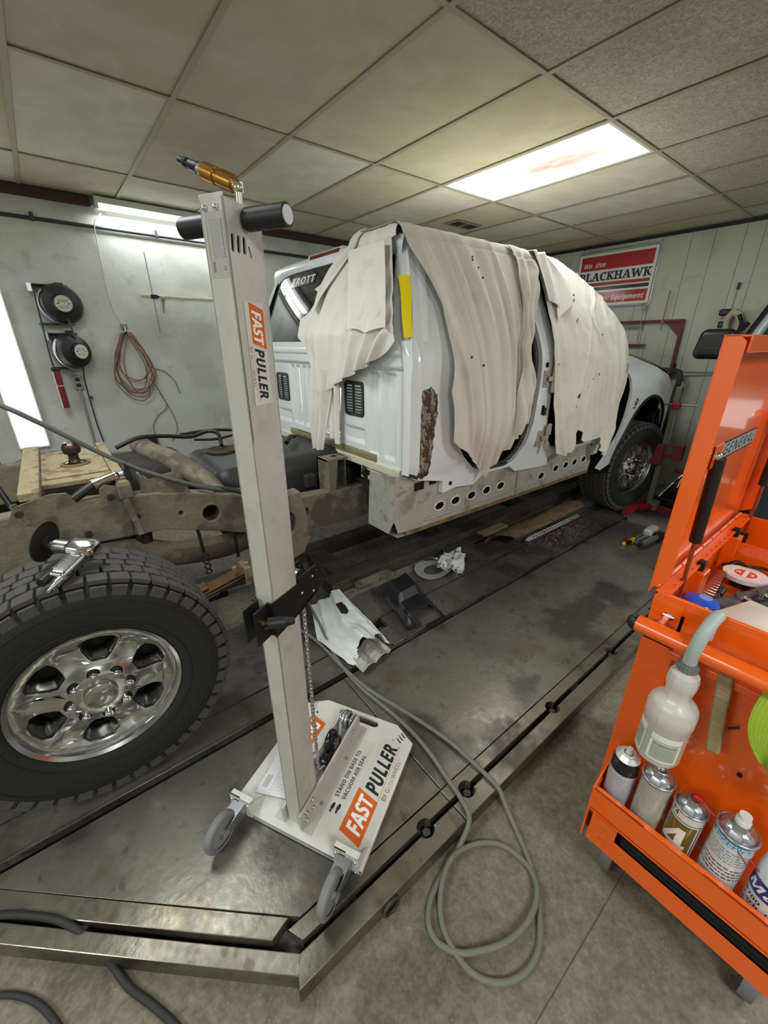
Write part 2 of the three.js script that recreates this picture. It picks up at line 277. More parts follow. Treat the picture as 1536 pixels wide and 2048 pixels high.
// ceiling troffers: pan, frame, diffuser, and the light just below it
const T_stain = tex(256, (u, v) => {                       // red overspray that landed on the lens
  const w = (fbm(u, v, 8, 4, 301) - 0.5) * 0.12, cu = 0.5 + 0.14 * (v - 0.6), q = Math.hypot((u - cu) / 0.34, (v - 0.60 + w) / 0.36), k = Math.exp(-q * q * 1.6) * (0.6 + 0.8 * fbm(u, v, 10, 3, 305));
  return mix3([255, 255, 255], [238, 128, 116], clamp(k * 0.7));
}, 1); T_stain.repeat.set(1, 1);
LIT.forEach(([k, m], i) => {
  const x0 = GX(k) + 0.013, x1 = GX(k + 1) - 0.013, z0 = GZ(m) + 0.012, z1 = GZ(m + 1) - 0.012, xc = (x0 + x1) / 2, zc = (z0 + z1) / 2;
  const t = thing('ceiling_light', ['recessed ceiling light panel with a pink overspray stain above the truck', 'recessed ceiling light panel over the rear axle, out of the picture', 'recessed ceiling light panel behind the camera, in line with the stained one', 'recessed ceiling light panel behind the camera on the left', 'recessed ceiling light panel above the parked vehicle bay', 'recessed ceiling light panel near the left wall'][i], 'light', [xc, CEIL, zc]);
  mk('frame', [bx(x0, x1, CEIL - 0.002, CEIL + 0.03, z0, z0 + 0.016), bx(x0, x1, CEIL - 0.002, CEIL + 0.03, z1 - 0.016, z1), bx(x0, x0 + 0.016, CEIL - 0.002, CEIL + 0.03, z0 + 0.016, z1 - 0.016), bx(x1 - 0.016, x1, CEIL - 0.002, CEIL + 0.03, z0 + 0.016, z1 - 0.016)], M.white, t);
  mk('pan', bx(x0, x1, CEIL + 0.03, CEIL + 0.05, z0, z1), M.white, t);
  const g = new THREE.PlaneGeometry(x1 - x0 - 0.03, z1 - z0 - 0.03).rotateX(Math.PI / 2).translate(xc, CEIL + 0.004, zc); g.userData.keepUV = true;
  const gm = i ? M.glow : new THREE.MeshStandardMaterial({ color: 0xffffff, map: T_stain, emissive: LAMP, emissiveMap: T_stain, emissiveIntensity: GLOW, roughness: 0.4 });
  mk('diffuser', g, gm, t);
  const l = areaLight(x1 - x0 - 0.04, z1 - z0 - 0.04, 0, -0.004, 0, xc, -5, zc, PANEL * (i >= 2 ? 2.1 : 0.85));
  l.rotation.set(-Math.PI / 2, 0, 0); t.add(l);
});
// strip light high on the back wall
{
  const t = thing('strip_light', 'lit fluorescent strip light high on the back wall', 'light', [1.24, 2.56, ZB]);
  mk('housing', rbx(0.62, 1.87, 2.585, CEIL - 0.006, ZB + 0.001, ZB + 0.13, 0.006), M.white, t);
  for (const dz of [0.045, 0.095]) mk('fluorescent_tube', cylX(0.014, 1.2, 1.245, 2.568, ZB + dz), M.tubeGlow, t);
  for (const x of [0.62, 1.845]) mk('lamp_holder', rbx(x, x + 0.025, 2.55, 2.59, ZB + 0.03, ZB + 0.11), M.white, t);
  const l = areaLight(1.18, 0.1, 0, -0.03, 0.08, 0, 0, 0, PANEL * 2.2); l.rotation.set(-Math.PI / 2, 0, 0); t.add(l);
}
{
  const t = thing('wall_light', 'tall glowing vertical light strip on the back wall left of the hose reels', 'light', [-0.22, 0.74, ZB]);
  mk('housing', rbx(-0.325, -0.115, 0.735, 2.02, ZB + 0.001, ZB + 0.05, 0.005), M.white, t);
  mk('diffuser', rbx(-0.313, -0.127, 0.75, 2.005, ZB + 0.05, ZB + 0.07, 0.008), M.tubeGlow, t);
  const l = areaLight(0.17, 1.22, 0, 0.64, 0.076, 0, 0, 0, PANEL * 0.8); l.rotation.set(0, Math.PI, 0); t.add(l);
}

// ---------------------------------------------------------------- things on the back wall
one('conduit', 'dark grey conduit pipe running along the top of the back wall', 'pipe', [bar(V(XL + 0.02, 2.452, ZB + 0.02), V(XR - 0.05, 2.415, ZB + 0.02), 0.013), ...[0.2, 1.05, 1.9, 2.8].map(x => rbx(x - 0.012, x + 0.012, 2.42, 2.475, ZB + 0.002, ZB + 0.036, 0.003))], mat(0x3c3f40, 0.5, 0.3));
function textLines(g, rnd, x0, x1, y0, dy, n, h, col) { g.fillStyle = col; for (let i = 0; i < n; i++) { let x = x0; while (x < x1) { const w = 6 + rnd() * 22; if (x + w > x1) break; g.fillRect(x, y0 + i * dy, w, h); x += w + 5; } } }
const labelTex = (seed) => canvasTex(256, 256, (g) => { g.fillStyle = '#cfcaba'; g.fillRect(0, 0, 256, 256); g.fillStyle = '#5a4a40'; g.font = 'bold 26px serif'; g.textAlign = 'center'; g.fillText('HOSE', 128, 70); g.fillText('REEL', 128, 98); textLines(g, rng(seed), 60, 200, 160, 16, 3, 6, '#6a5a50'); g.fillStyle = '#222'; g.beginPath(); g.arc(56, 128, 14, 0, 7); g.arc(200, 128, 14, 0, 7); g.fill(); });
function reel(label, cx, cy, r, depth, turn, seed, brX, brTop, brBot) {
  const t = thing('cord_reel', label, 'reel', [cx, cy, ZB], 'reels on the back wall'); const zc = ZB + 0.02 + depth / 2;
  const cs = Math.cos(turn), sn = Math.sin(turn); const rot = g => g.rotateY(turn).translate(cx, cy, zc + 0.03);
  const prof = [[0, -depth / 2], [r * 0.8, -depth / 2], [r, -depth * 0.2], [r, depth * 0.05], [r * 0.88, depth * 0.3], [r * 0.5, depth * 0.42], [r * 0.46, depth * 0.56], [0, depth * 0.56]];
  mk('drum', rot(lathe(prof, 40).rotateX(Math.PI / 2)), M.plastic, t);
  mk('rim_band', rot(new THREE.TorusGeometry(r * 0.97, 0.012, 8, 40, 3.4).rotateZ(2.4)), M.zinc, t);
  const lt = canvasTex(256, 256, (g) => { g.fillStyle = '#cfcaba'; g.fillRect(0, 0, 256, 256); const q = rng(seed); textLines(g, q, 55, 205, 70, 22, 2, 12, '#7a5a50'); textLines(g, q, 60, 200, 165, 16, 3, 7, '#5c5650'); g.fillStyle = '#222'; g.beginPath(); g.arc(52, 128, 14, 0, 7); g.fill(); g.beginPath(); g.arc(204, 128, 12, 0, 7); g.fill(); });
  const disc = new THREE.CircleGeometry(r * 0.4, 32).translate(0, 0, depth * 0.56 + 0.001); disc.userData.keepUV = true; mk('face_label', rot(disc), new THREE.MeshPhysicalMaterial({ map: lt, roughness: 0.6 }), t).geometry.userData = {};
  mk('bracket', [rbx(brX, cx + r * 0.5, brTop - 0.012, brTop, ZB, ZB + 0.09, 0.003), rbx(brX, cx + r * 0.4, brBot, brBot + 0.012, ZB, ZB + 0.1, 0.003), ext([[brX, brTop], [brX + 0.03, brTop], [cx + 0.02, brTop], [cx - r * 0.55, brTop - 0.13]], 0.004).translate(0, 0, ZB + 0.05), rbx(cx - 0.05, cx + 0.05, brBot, brTop, ZB, ZB + 0.012, 0.003)], M.black, t);
  mk('guide', rbx(brX - 0.012, brX + 0.02, brTop - 0.06, brTop + 0.005, ZB + 0.07, ZB + 0.1, 0.004), M.zinc, t); mk('hanger_clip', rbx(cx - 0.01, cx + 0.05, brTop, brTop + 0.02, ZB + 0.02, ZB + 0.04, 0.003), M.black, t);
  return t;
}
reel('upper black hose reel with round cream label on the back wall', 0.23, 1.85, 0.145, 0.15, 0.12, 41, 0.055, 1.99, 1.70);
reel('lower black cord reel with cream label above the wall socket', 0.215, 1.5, 0.135, 0.19, 0.55, 43, 0.07, 1.64, 1.365);
one('reel_cord', 'thin dark cord running down the left side of the two reels', 'cord', tube([[0.078, 1.93, ZB + 0.15], [0.066, 1.645, ZB + 0.16], [0.06, 1.41, ZB + 0.15], [0.07, 1.34, ZB + 0.13]], 0.006), M.cable);
one('power_cord', 'black power cord dropping from the upper reel past the wall socket', 'cord', [tube([[0.242, 1.757, ZB + 0.17], [0.256, 1.602, ZB + 0.2], [0.262, 1.40, ZB + 0.15], [0.25, 1.278, ZB + 0.06], [0.251, 1.124, ZB + 0.03], [0.257, 0.853, ZB + 0.02], [0.27, 0.72, ZB + 0.02]], 0.006), rbox(0.03, 0.02, 0.02, 0.262, 1.118, ZB + 0.03, 0.004)], M.cable);
{
  const t = thing('work_light', 'dark red hanging work light with a hook below the lower reel', 'work light', [0.07, 1.0, ZB]);
  mk('body', rbox(0.045, 0.3, 0.035, 0.071, 1.205, ZB + 0.13, 0.008, 2).rotateZ(0).translate(0, 0, 0), mat(0x7d1420, 0.4), t);
  mk('edge_strip', [rbox(0.008, 0.3, 0.037, 0.0475, 1.205, ZB + 0.13, 0.003), rbox(0.046, 0.008, 0.038, 0.071, 1.235, ZB + 0.13, 0.002)], mat(0xd9c9c4, 0.4), t);
  mk('hook', tube([[0.07, 1.06, ZB + 0.13], [0.066, 1.035, ZB + 0.13], [0.072, 1.012, ZB + 0.13], [0.086, 1.008, ZB + 0.13], [0.092, 1.025, ZB + 0.13]], 0.003), M.zinc, t);
  mk('top_cap', rbox(0.06, 0.03, 0.045, 0.07, 1.365, ZB + 0.13, 0.006), M.black, t);
}
{
  const t = thing('wall_socket', 'grey double wall socket with a conduit below the reels', 'socket', [0.2, 1.2, ZB]);
  mk('plate', rbox(0.062, 0.115, 0.03, 0.2, 1.248, ZB + 0.016, 0.005, 2), mat(0x9a968a, 0.5, 0.3), t);
  for (const y of [1.272, 1.225]) mk('receptacle', rbox(0.034, 0.03, 0.01, 0.2, y, ZB + 0.03, 0.008, 2), M.black, t);
  mk('pipe', bar(V(0.2, 0, ZB + 0.014), V(0.2, 1.19, ZB + 0.014), 0.011), mat(0x9d998c, 0.5, 0.2), t);
}
one('lead_wire', 'thin pale wire dropping from the strip light to the cable coil', 'wire', tube([[0.70, 2.57, ZB + 0.02], [0.6, 2.46, ZB + 0.04], [0.59, 2.344, ZB + 0.015], [0.585, 2.142, ZB + 0.012], [0.578, 1.981, ZB + 0.012], [0.6, 1.803, ZB + 0.012], [0.643, 1.712, ZB + 0.02]], 0.004), mat(0xb9b8a8, 0.6));
{
  const t = thing('cable_coil', 'coil of brown cable hanging from a hook on the back wall', 'cable', [0.65, 1.2, ZB]);
  mk('hook', [rbox(0.05, 0.05, 0.02, 0.645, 1.7, ZB + 0.012, 0.004), tube([[0.645, 1.7, ZB + 0.02], [0.645, 1.66, ZB + 0.05], [0.645, 1.64, ZB + 0.07], [0.645, 1.66, ZB + 0.085]], 0.006)], M.steel, t);
  const q = rng(77), loops = [];
  for (let i = 0; i < 9; i++) {
    const w = 0.1 + 0.09 * q(), h = 0.2 + 0.1 * q(), cx = 0.645 + (q() - 0.45) * 0.06, pts = [], z = ZB + 0.02 + 0.05 * q();
    for (let k = 0; k < 16; k++) { const a = k / 16 * 6.283, s = Math.sin(a), c = Math.cos(a); pts.push([cx + (w * (0.35 + 0.65 * clamp((1 - s) * 0.75))) * c + (1 - s) * 0.02 * (q() - 0.3), 1.655 - h + h * s, z + 0.01 * q()]); }
    loops.push(tube(pts, 0.0045, 60, 6, true));
  }
  mk('cable', loops, M.copper, t);
  mk('loose_end', [tube([[0.764, 1.255, ZB + 0.03], [0.83, 1.11, ZB + 0.02], [0.857, 0.984, ZB + 0.02], [0.76, 0.9, ZB + 0.02], [0.706, 0.821, ZB + 0.02], [0.71, 0.7, ZB + 0.02], [0.73, 0.6, ZB + 0.02]], 0.004), tube([[0.8, 1.35, ZB + 0.03], [0.9, 1.31, ZB + 0.02], [0.976, 1.214, ZB + 0.02], [1.0, 1.1, ZB + 0.02]], 0.004), tube([[0.82, 1.12, ZB + 0.02], [0.9, 0.9, ZB + 0.02], [0.91, 0.75, ZB + 0.02], [0.84, 0.64, ZB + 0.02]], 0.0035)], mat(0x6f6a5c, 0.7), t);
}
{
  const t = thing('tram_gauge', 'long measuring gauge bar with a sliding rod hung on the back wall', 'gauge', [1.14, 1.65, ZB]);
  mk('beam', rbx(0.829, 1.56, 1.94, 1.962, ZB + 0.03, ZB + 0.05, 0.003), M.beige, t);
  mk('rod', bar(V(0.919, 2.292, ZB + 0.045), V(0.925, 1.651, ZB + 0.045), 0.004), M.steel, t);
  mk('clamp', [rbox(0.05, 0.035, 0.04, 0.93, 1.95, ZB + 0.045, 0.004), cylZ(0.01, 0.04, 0.96, 1.95, ZB + 0.06)], M.black, t);
  mk('hanger', [bbar(V(1.011, 1.94, ZB + 0.01), V(0.992, 1.82, ZB + 0.02), 0.012, 0.006), rbox(0.03, 0.015, 0.04, 1.01, 1.934, ZB + 0.02, 0.003)], M.steel, t);
}
{
  const t = thing('wall_vent', 'dark louvred vent low on the back wall', 'vent', [0.6, 0.55, ZB]);
  mk('frame', rbx(0.505, 0.71, 0.5, 0.71, ZB, ZB + 0.02, 0.003), M.black, t);
  for (let i = 0; i < 5; i++) mk('slat', rbox(0.19, 0.03, 0.006, 0.607, 0.53 + i * 0.038, ZB + 0.026, 0.002).translate(0, 0, 0), mat(0x2a2b2a, 0.6), t);
}
// ---------------------------------------------------------------- things on the right wall
{
  const t = thing('wall_sign', 'red and white metal sign about repair equipment on the right wall', 'sign', [XR, 1.98, -2.58]);
  const st = canvasTex(1024, 680, (g, w, h) => {
    g.fillStyle = '#e9ece6'; g.fillRect(0, 0, w, h); g.strokeStyle = '#7d817c'; g.lineWidth = 10; g.strokeRect(14, 14, w - 28, h - 28);
    g.fillStyle = '#b91f24'; g.fillRect(52, 50, w - 104, 168); g.fillStyle = '#b91f24'; g.fillRect(52, 372, w - 104, 38); g.fillStyle = '#141414'; g.fillRect(52, 428, w - 104, 40); g.fillStyle = '#b91f24'; g.fillRect(52, 492, w - 104, 138);
    g.fillStyle = '#f1efe9'; g.font = 'italic bold 78px sans-serif'; g.textAlign = 'left'; g.fillText('We  Use', 84, 185);
    g.fillStyle = '#151515'; g.font = 'bold 132px serif'; g.save(); g.translate(50, 346); const tw = g.measureText('BLACKHAWK').width; g.scale((w - 100) / tw, 1); g.fillText('BLACKHAWK', 0, 0); g.lineWidth = 5; g.strokeStyle = '#151515'; g.strokeText('BLACKHAWK', 0, 0); g.restore();
    g.fillStyle = '#f1efe9'; g.font = 'italic bold 84px sans-serif'; g.textAlign = 'right'; g.save(); g.translate(w - 92, 596); g.scale(0.92, 1); g.fillText('Repair Equipment', 0, 0); g.restore();
  });
  const z0 = -3.02, z1 = -2.1, y0 = 1.955, y1 = 2.565;
  mk('backplate', ext(rrect(z0, z1, y0, y1, 0.03), 0.012, [], 0.003).rotateY(-Math.PI / 2).translate(XR - 0.001, 0, 0), mat(0xc9cdc8, 0.35, 0.5), t);
  decal('printed_face', z1 - z0 - 0.02, y1 - y0 - 0.02, st, V(XR - 0.0175, (y0 + y1) / 2, (z0 + z1) / 2), V(-1, 0, 0), V(0, 1, 0), t, { clearcoat: 0.6, clearcoatRoughness: 0.1, roughness: 0.35 });
  mk('rim', tube(rrect(z0 + 0.012, z1 - 0.012, y0 + 0.012, y1 - 0.012, 0.03).map(([a, b]) => [XR - 0.017, b, a]), 0.006, 120, 6, true), mat(0xbfc4bf, 0.25, 0.8), t);
}
{
  const t = thing('gauge_rack', 'dark red angle-iron wall rack beside the sign', 'rack', [XR, 1.27, -2.05]);
  mk('arm', rbx(5.4, 5.455, 1.775, 1.8, -2.75, -1.72, 0.003), M.redDark, t);
  mk('upright', bbar(V(5.43, 1.8, -1.724), V(5.43, 1.1, -1.716), 0.03, 0.03), M.redDark, t);
  mk('gusset', ext([[-1.9, 1.785], [-1.73, 1.785], [-1.73, 1.62]], 0.008).rotateY(-Math.PI / 2).translate(5.44, 0, 0), M.redDark, t);
  mk('lower_arm', rbx(5.4, 5.455, 1.53, 1.555, -2.6, -2.05, 0.003), M.redDark, t);
  for (const [y, z] of [[1.76, -2.75], [1.3, -1.74], [1.515, -2.6]]) mk('wall_plate', rbx(5.45, XR - 0.002, y, y + 0.056, z, z + 0.05, 0.002), M.redDark, t);
}
one('gauge_rod', 'thin brown rod leaning upright against the red wall rack', 'rod', [bar(V(5.395, 2.081, -1.904), V(5.395, 1.693, -1.909), 0.006), rbox(0.02, 0.02, 0.03, 5.395, 1.78, -1.907, 0.003)], mat(0x8a7a66, 0.5, 0.3));
one('gauge_hanger', 'dark grey pointed gauge hanging beside the sign on the rack', 'gauge', [bar(V(5.39, 1.933, -2.13), V(5.39, 1.568, -2.117), 0.005), rbox(0.02, 0.05, 0.05, 5.39, 1.93, -2.13, 0.004), rbox(0.03, 0.02, 0.2, 5.395, 1.745, -2.2, 0.003)], M.steel);
{
  const t = thing('plumb_bob', 'small dark blue plumb pointer hanging on a wire above the fender', 'pointer', [5.385, 1.26, -2.02]);
  mk('wire', bar(V(5.385, 1.66, -2.05), V(5.385, 1.35, -2.022), 0.003), M.steel, t);
  mk('point', new THREE.ConeGeometry(0.022, 0.1, 12).rotateX(Math.PI).translate(5.385, 1.31, -2.017), mat(0x47505c, 0.4, 0.3), t);
}
{
  const t = thing('sander_belt', 'cream and black sanding belt hooked on the right wall', 'belt', [5.42, 1.63, -1.29]);
  mk('belt', tube([[5.41, 1.62, -1.24], [5.41, 1.74, -1.235], [5.41, 1.82, -1.265], [5.41, 1.835, -1.315], [5.41, 1.78, -1.34], [5.41, 1.66, -1.33]], 0.03, 40, 10), mat(0xc8c0a8, 0.8), t);
  mk('inner_edge', tube([[5.385, 1.62, -1.225], [5.385, 1.74, -1.215], [5.385, 1.82, -1.25]], 0.017, 20, 8), M.black, t);
  mk('grip', rbox(0.05, 0.06, 0.09, 5.41, 1.845, -1.375, 0.015, 2), M.black, t); mk('grip', rbox(0.05, 0.06, 0.06, 5.41, 1.735, -1.375, 0.015, 2), M.black, t);
  mk('nail', bar(V(5.38, 1.87, -1.27), V(5.46, 1.84, -1.3), 0.004), M.black, t);
}
one('wall_hook', 'small dark hook with a hanging wire high on the right wall', 'hook', [rbox(0.02, 0.06, 0.02, 5.45, 2.075, -1.34, 0.005), bar(V(5.455, 2.05, -1.34), V(5.455, 1.87, -1.343), 0.002)], M.black);
{
  const t = thing('wall_pipe', 'thick dark pipe bracket behind the nose of the truck', 'pipe', [5.3, 1.0, -1.6]);
  mk('pipe', tube([[5.4, 1.29, -1.95], [5.35, 1.285, -1.68], [5.32, 1.275, -1.6], [5.3, 1.22, -1.575], [5.3, 1.06, -1.585], [5.3, 0.2, -1.585]], 0.028, 40, 12), mat(0x4a4238, 0.6, 0.3), t);
  mk('rail', bar(V(5.38, 1.278, -1.62), V(5.45, 1.285, -1.1), 0.009), M.steel, t);
}
// ---------------------------------------------------------------- measuring stand by the front wheel
{
  const t = thing('measuring_stand', 'rolling measuring stand with olive post and red clamp by the front wheel', 'stand', [4.36, 0, -1.23]);
  mk('post', rbx(4.34, 4.38, 0.06, 1.21, -1.295, -1.25, 0.004), mat(0x6b6a52, 0.6, 0.2), t);
  mk('rod', [bar(V(4.33, 0.7, -1.24), V(4.36, 1.0, -1.255), 0.008), bar(V(4.36, 1.05, -1.36), V(4.36, 1.06, -1.1), 0.007)], M.steel, t);
  mk('clamp_knob', rbox(0.05, 0.06, 0.06, 4.35, 1.045, -1.26, 0.012, 2), M.red, t);
  mk('carriage', [rbox(0.07, 0.2, 0.09, 4.34, 0.6, -1.3, 0.008, 2), rbox(0.05, 0.14, 0.08, 4.36, 0.64, -1.15, 0.008, 2), rbox(0.04, 0.04, 0.12, 4.36, 0.6, -1.22, 0.006)], M.redDark, t);
  mk('pointer_arm', bar(V(4.33, 0.6, -1.33), V(4.3, 0.63, -1.37), 0.007), M.steel, t); mk('hooked_arm', [tube([[4.36, 1.08, -1.27], [4.37, 1.17, -1.24], [4.37, 1.25, -1.225], [4.37, 1.29, -1.235]], 0.006)], M.steel, t);
  mk('socket', rbox(0.09, 0.09, 0.09, 4.36, 0.1, -1.235, 0.006), mat(0x6b6a52, 0.6, 0.2), t);
  mk('foot_beam', [bbar(V(3.93, 0.1, -1.32), V(4.55, 0.1, -1.33), 0.045, 0.05), bbar(V(4.2, 0.09, -1.3), V(4.36, 0.09, -1.23), 0.045, 0.045), bbar(V(4.38, 0.07, -1.2), V(4.34, 0.07, -0.85), 0.045, 0.045)], M.red, t);
  const c = sub('caster', t, [3.93, 0.04, -1.3]); mk('wheel', cylZ(0.03, 0.022, 3.93, 0.031, -1.3), M.black, c); mk('fork', [rbox(0.05, 0.012, 0.04, 3.935, 0.07, -1.3, 0.003), rbox(0.02, 0.04, 0.004, 3.935, 0.05, -1.285, 0.001), rbox(0.02, 0.04, 0.004, 3.935, 0.05, -1.315, 0.001)], M.zinc, c);
}
{
  const t = thing('floor_jack', 'dark floor jack with a chrome handle behind the measuring stand', 'jack', [4.8, 0, -1.15]);
  mk('chassis', [rbox(0.6, 0.07, 0.22, 4.85, 0.09, -1.2, 0.01, 2), rbox(0.2, 0.1, 0.14, 4.75, 0.16, -1.2, 0.02, 2)], M.black, t);
  mk('handle', bar(V(4.75, 0.2, -1.18), V(4.95, 1.02, -1.12), 0.016), M.chrome, t);
  mk('handle_lower', bar(V(4.6, 0.12, -1.28), V(4.78, 0.34, -1.17), 0.02), M.chrome, t);
  mk('grip_bar', tube([[4.6, 0.42, -1.2], [4.62, 0.4, -1.12], [4.62, 0.38, -1.03]], 0.022), M.red, t);
  for (const [x, z] of [[4.6, -1.1], [4.6, -1.3], [5.1, -1.1], [5.1, -1.3]]) mk('wheel', cylZ(0.05, 0.03, x, 0.051, z), M.steel, t);
}
{ // tools lying on the rack deck
  const s = thing('screwdriver', 'small red and yellow screwdriver lying on the rack deck by the stand', 'screwdriver', [3.41, 0.065, -1.09]);
  mk('handle', bar(V(3.315, 0.080, -1.063), V(3.410, 0.080, -1.094), 0.015, 12, 0.012), M.red, s); mk('end_cap', bar(V(3.300, 0.080, -1.059), V(3.315, 0.080, -1.063), 0.014), M.yellow, s); mk('shaft', bar(V(3.410, 0.080, -1.094), V(3.525, 0.076, -1.130), 0.004), M.steel, s);
  const h = thing('scraper', 'yellow and black handled scraper with a wooden shaft on the rack deck', 'scraper', [3.49, 0.065, -1.03]);
  mk('handle', bar(V(3.372, 0.084, -1.039), V(3.430, 0.084, -1.038), 0.02), M.yellow, h); mk('tip', bar(V(3.339, 0.084, -1.041), V(3.372, 0.084, -1.039), 0.016), M.black, h); mk('shaft', bbar(V(3.430, 0.084, -1.038), V(3.640, 0.082, -1.030), 0.02, 0.012), M.wood, h);
  const a = thing('air_hammer', 'silver and black air hammer lying on the rack deck behind the cart', 'air tool', [3.54, 0.065, -0.96]);
  mk('barrel', [bar(V(3.353, 0.099, -0.953), V(3.564, 0.104, -0.924), 0.024), bar(V(3.382, 0.094, -1.006), V(3.545, 0.099, -0.987), 0.02)], M.zinc, a);
  mk('body', rbox(0.16, 0.06, 0.07, 3.62, 0.126, -0.99, 0.02, 2), M.alu, a); mk('collar', bar(V(3.564, 0.104, -0.924), V(3.621, 0.109, -0.917), 0.04), M.black, a); mk('nozzle', bar(V(3.343, 0.099, -0.956), V(3.315, 0.099, -0.958), 0.016), M.black, a); mk('chisel', bar(V(3.621, 0.109, -0.917), V(3.851, 0.094, -0.891), 0.007), M.steel, a);
}

// ---------------------------------------------------------------- frame rack
const RT = 0.065;
{
  const t = thing('frame_rack', 'low steel frame-straightening rack under the truck with slotted edge rails', 'rack', [1.8, 0, -1.6]);
  const RX = 5.2, RN = 3.84;
  const pt = (x, z) => [x, -z];                         // shapes are drawn in x, -z and laid flat
  const flat = (pts, y0, y1, holes = [], bev = 0) => ext(pts, y1 - y0 - 2 * bev, holes, bev).rotateX(-Math.PI / 2).translate(0, y0 + bev, 0);
  // near slotted rail: two bars with scalloped key holes, one long run and the mitred end
  const hx = [0.63, 0.836, 1.41, 1.98, 2.55, 3.12, 3.7];
  const scal = (x0, x1, ze, side) => { const o = []; const H = hx.filter(h => h > x0 && h < x1); for (const h of H) for (let i = 0; i <= 8; i++) { const a = Math.PI * i / 8; o.push([h - 0.028 * Math.cos(a), ze + side * 0.02 * Math.sin(a)]); } return o; };
  for (const [x0, x1, zi, ze] of [[0.155, 0.752, -0.62, -0.576], [0.756, RN, -0.622, -0.576]]) mk('inner_rail', flat([...[[x0 + (x0 < 0.2 ? 0.022 : 0), ze]], ...scal(x0, x1, ze, -1), [x1, ze], [x1, zi], [x0, zi]].map(([a, b]) => pt(a, b)), 0.02, RT + 0.001, [], 0.002), M.rail, t);
  for (const [x0, x1] of [[0.125, 0.752], [0.756, RN]]) mk('outer_rail', flat([...[[x0 + (x0 < 0.2 ? 0.025 : 0), -0.558]], ...scal(x0, x1, -0.558, 1), [x1, -0.558], [x1, -0.498], [x0, -0.498]].map(([a, b]) => pt(a, b)), 0.0, RT + 0.001, [], 0.003), M.rail, t);
  mk('slot_floor', bx(0.16, RN, 0.004, 0.022, -0.576, -0.558), M.void, t);
  for (const h of hx) mk('key_bolt', cyl(0.013, 0.02, h + 0.004, 0.03, -0.566, 14), M.darkSteel, t);
  // mitred end rail, running off to the left
  const d = V(-0.59, 0, -0.545).normalize(), n = V(d.z, 0, -d.x);          // n points away from the deck
  const P0 = V(0.149, 0, -0.579);
  const strip = (o0, o1, l0, l1, y0, y1, m, nm, holes = 0) => {
    const A = [], q = (l, o) => { const p = P0.clone().addScaledVector(d, l).addScaledVector(n, o); return pt(p.x, p.z); };
    A.push(q(l0, o0)); A.push(q(l1, o0)); A.push(q(l1, o1));
    if (holes) for (let i = 8; i >= 0; i--) { const a = Math.PI * i / 8; A.push(q(0.6 + 0.028 * -Math.cos(a), o1 + holes * 0.02 * Math.sin(a))); }
    A.push(q(l0 + (o1 < 0 ? 0.03 : 0.0), o1));
    return mk(nm, flat(A, y0, y1, [], 0.0025), m, t);
  };
  strip(0.052, 0.009, -0.03, 2.6, 0, RT + 0.001, M.rail, 'outer_rail'); strip(-0.06, -0.009, 0.03, 2.6, 0.02, RT + 0.001, M.rail, 'inner_rail');
  strip(0.009, -0.009, 0, 2.6, 0.004, 0.02, M.void, 'slot_floor');
  mk('key_bolt', cyl(0.016, 0.03, -0.29, 0.035, -0.995, 14), M.darkSteel, t);
  // deck plates: mitred front plate in three pieces, then the strips behind
  const e0 = P0.clone().addScaledVector(n, -0.062);
  const xAt = z => e0.x + (z - e0.z) * d.x / d.z;
  const y1 = RT - 0.003;
  mk('deck_plate', flat([pt(xAt(-0.626) + 0.004, -0.626), pt(0.76, -0.626), pt(0.772, -1.286), pt(xAt(-1.286), -1.286)], 0.03, y1, [], 0.0015), M.deck, t);
  mk('deck_plate', flat([pt(0.764, -0.626), pt(RN, -0.626), pt(RN, -1.286), pt(0.776, -1.286)], 0.03, y1 + 0.001, [], 0.0015), M.deck, t);
  mk('deck_plate', flat([pt(xAt(-1.322), -1.322), pt(1.2, -1.322), pt(1.2, -1.465), pt(xAt(-1.465), -1.465)], 0.03, y1, [], 0.0015), M.deck, t);
  mk('deck_plate', flat([pt(1.203, -1.318), pt(RX, -1.318), pt(RX, -1.548), pt(1.203, -1.548)], 0.03, y1, [], 0.0015), M.deck, t);
  mk('deck_plate', bx(1.0, RX, 0.03, y1 - 0.002, -1.82, -1.566), M.deck, t);
  mk('deck_plate', bx(-1.6, 0.97, 0.03, y1 - 0.002, -2.0, -1.475), M.deck, t);
  mk('deck_edge_lip', rbx(xAt(-1.32) + 0.05, RX, RT - 0.004, RT + 0.006, -1.326, -1.314, 0.002), M.rail, t);
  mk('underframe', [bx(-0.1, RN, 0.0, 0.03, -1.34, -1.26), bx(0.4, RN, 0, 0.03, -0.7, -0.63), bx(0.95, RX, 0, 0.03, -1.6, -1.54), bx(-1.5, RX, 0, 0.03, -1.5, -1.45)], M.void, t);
  for (const x of [0.3, 0.9, 1.6, 2.4, 3.2]) mk('slot_block', bx(x, x + 0.05, 0.02, 0.04, -0.576, -0.558), M.darkSteel, t);
  // heavy beams in the middle of the rack
  mk('cross_beam', rbx(1.1, RX, 0.055, 0.14, -2.03, -1.91, 0.004), M.darkSteel, t);
  mk('cross_beam', rbx(0.2, RX, 0.055, 0.14, -2.53, -2.415, 0.004), M.darkSteel, t);
  for (const x of [1.19, 2.25, 3.4, 4.6]) mk('cross_member', rbx(x, x + 0.135, 0.05, 0.135, -2.415, -2.03, 0.003), M.darkSteel, t);
  mk('beam_foot', [bx(1.15, 1.3, 0, 0.055, -2.0, -1.93), bx(3, 3.2, 0, 0.055, -2.0, -1.93), bx(4.8, 5, 0, 0.055, -2.5, -2.43), bx(0.4, 0.6, 0, 0.055, -2.5, -2.43), bx(4.8, 5, 0, 0.055, -2.0, -1.93)], M.void, t);
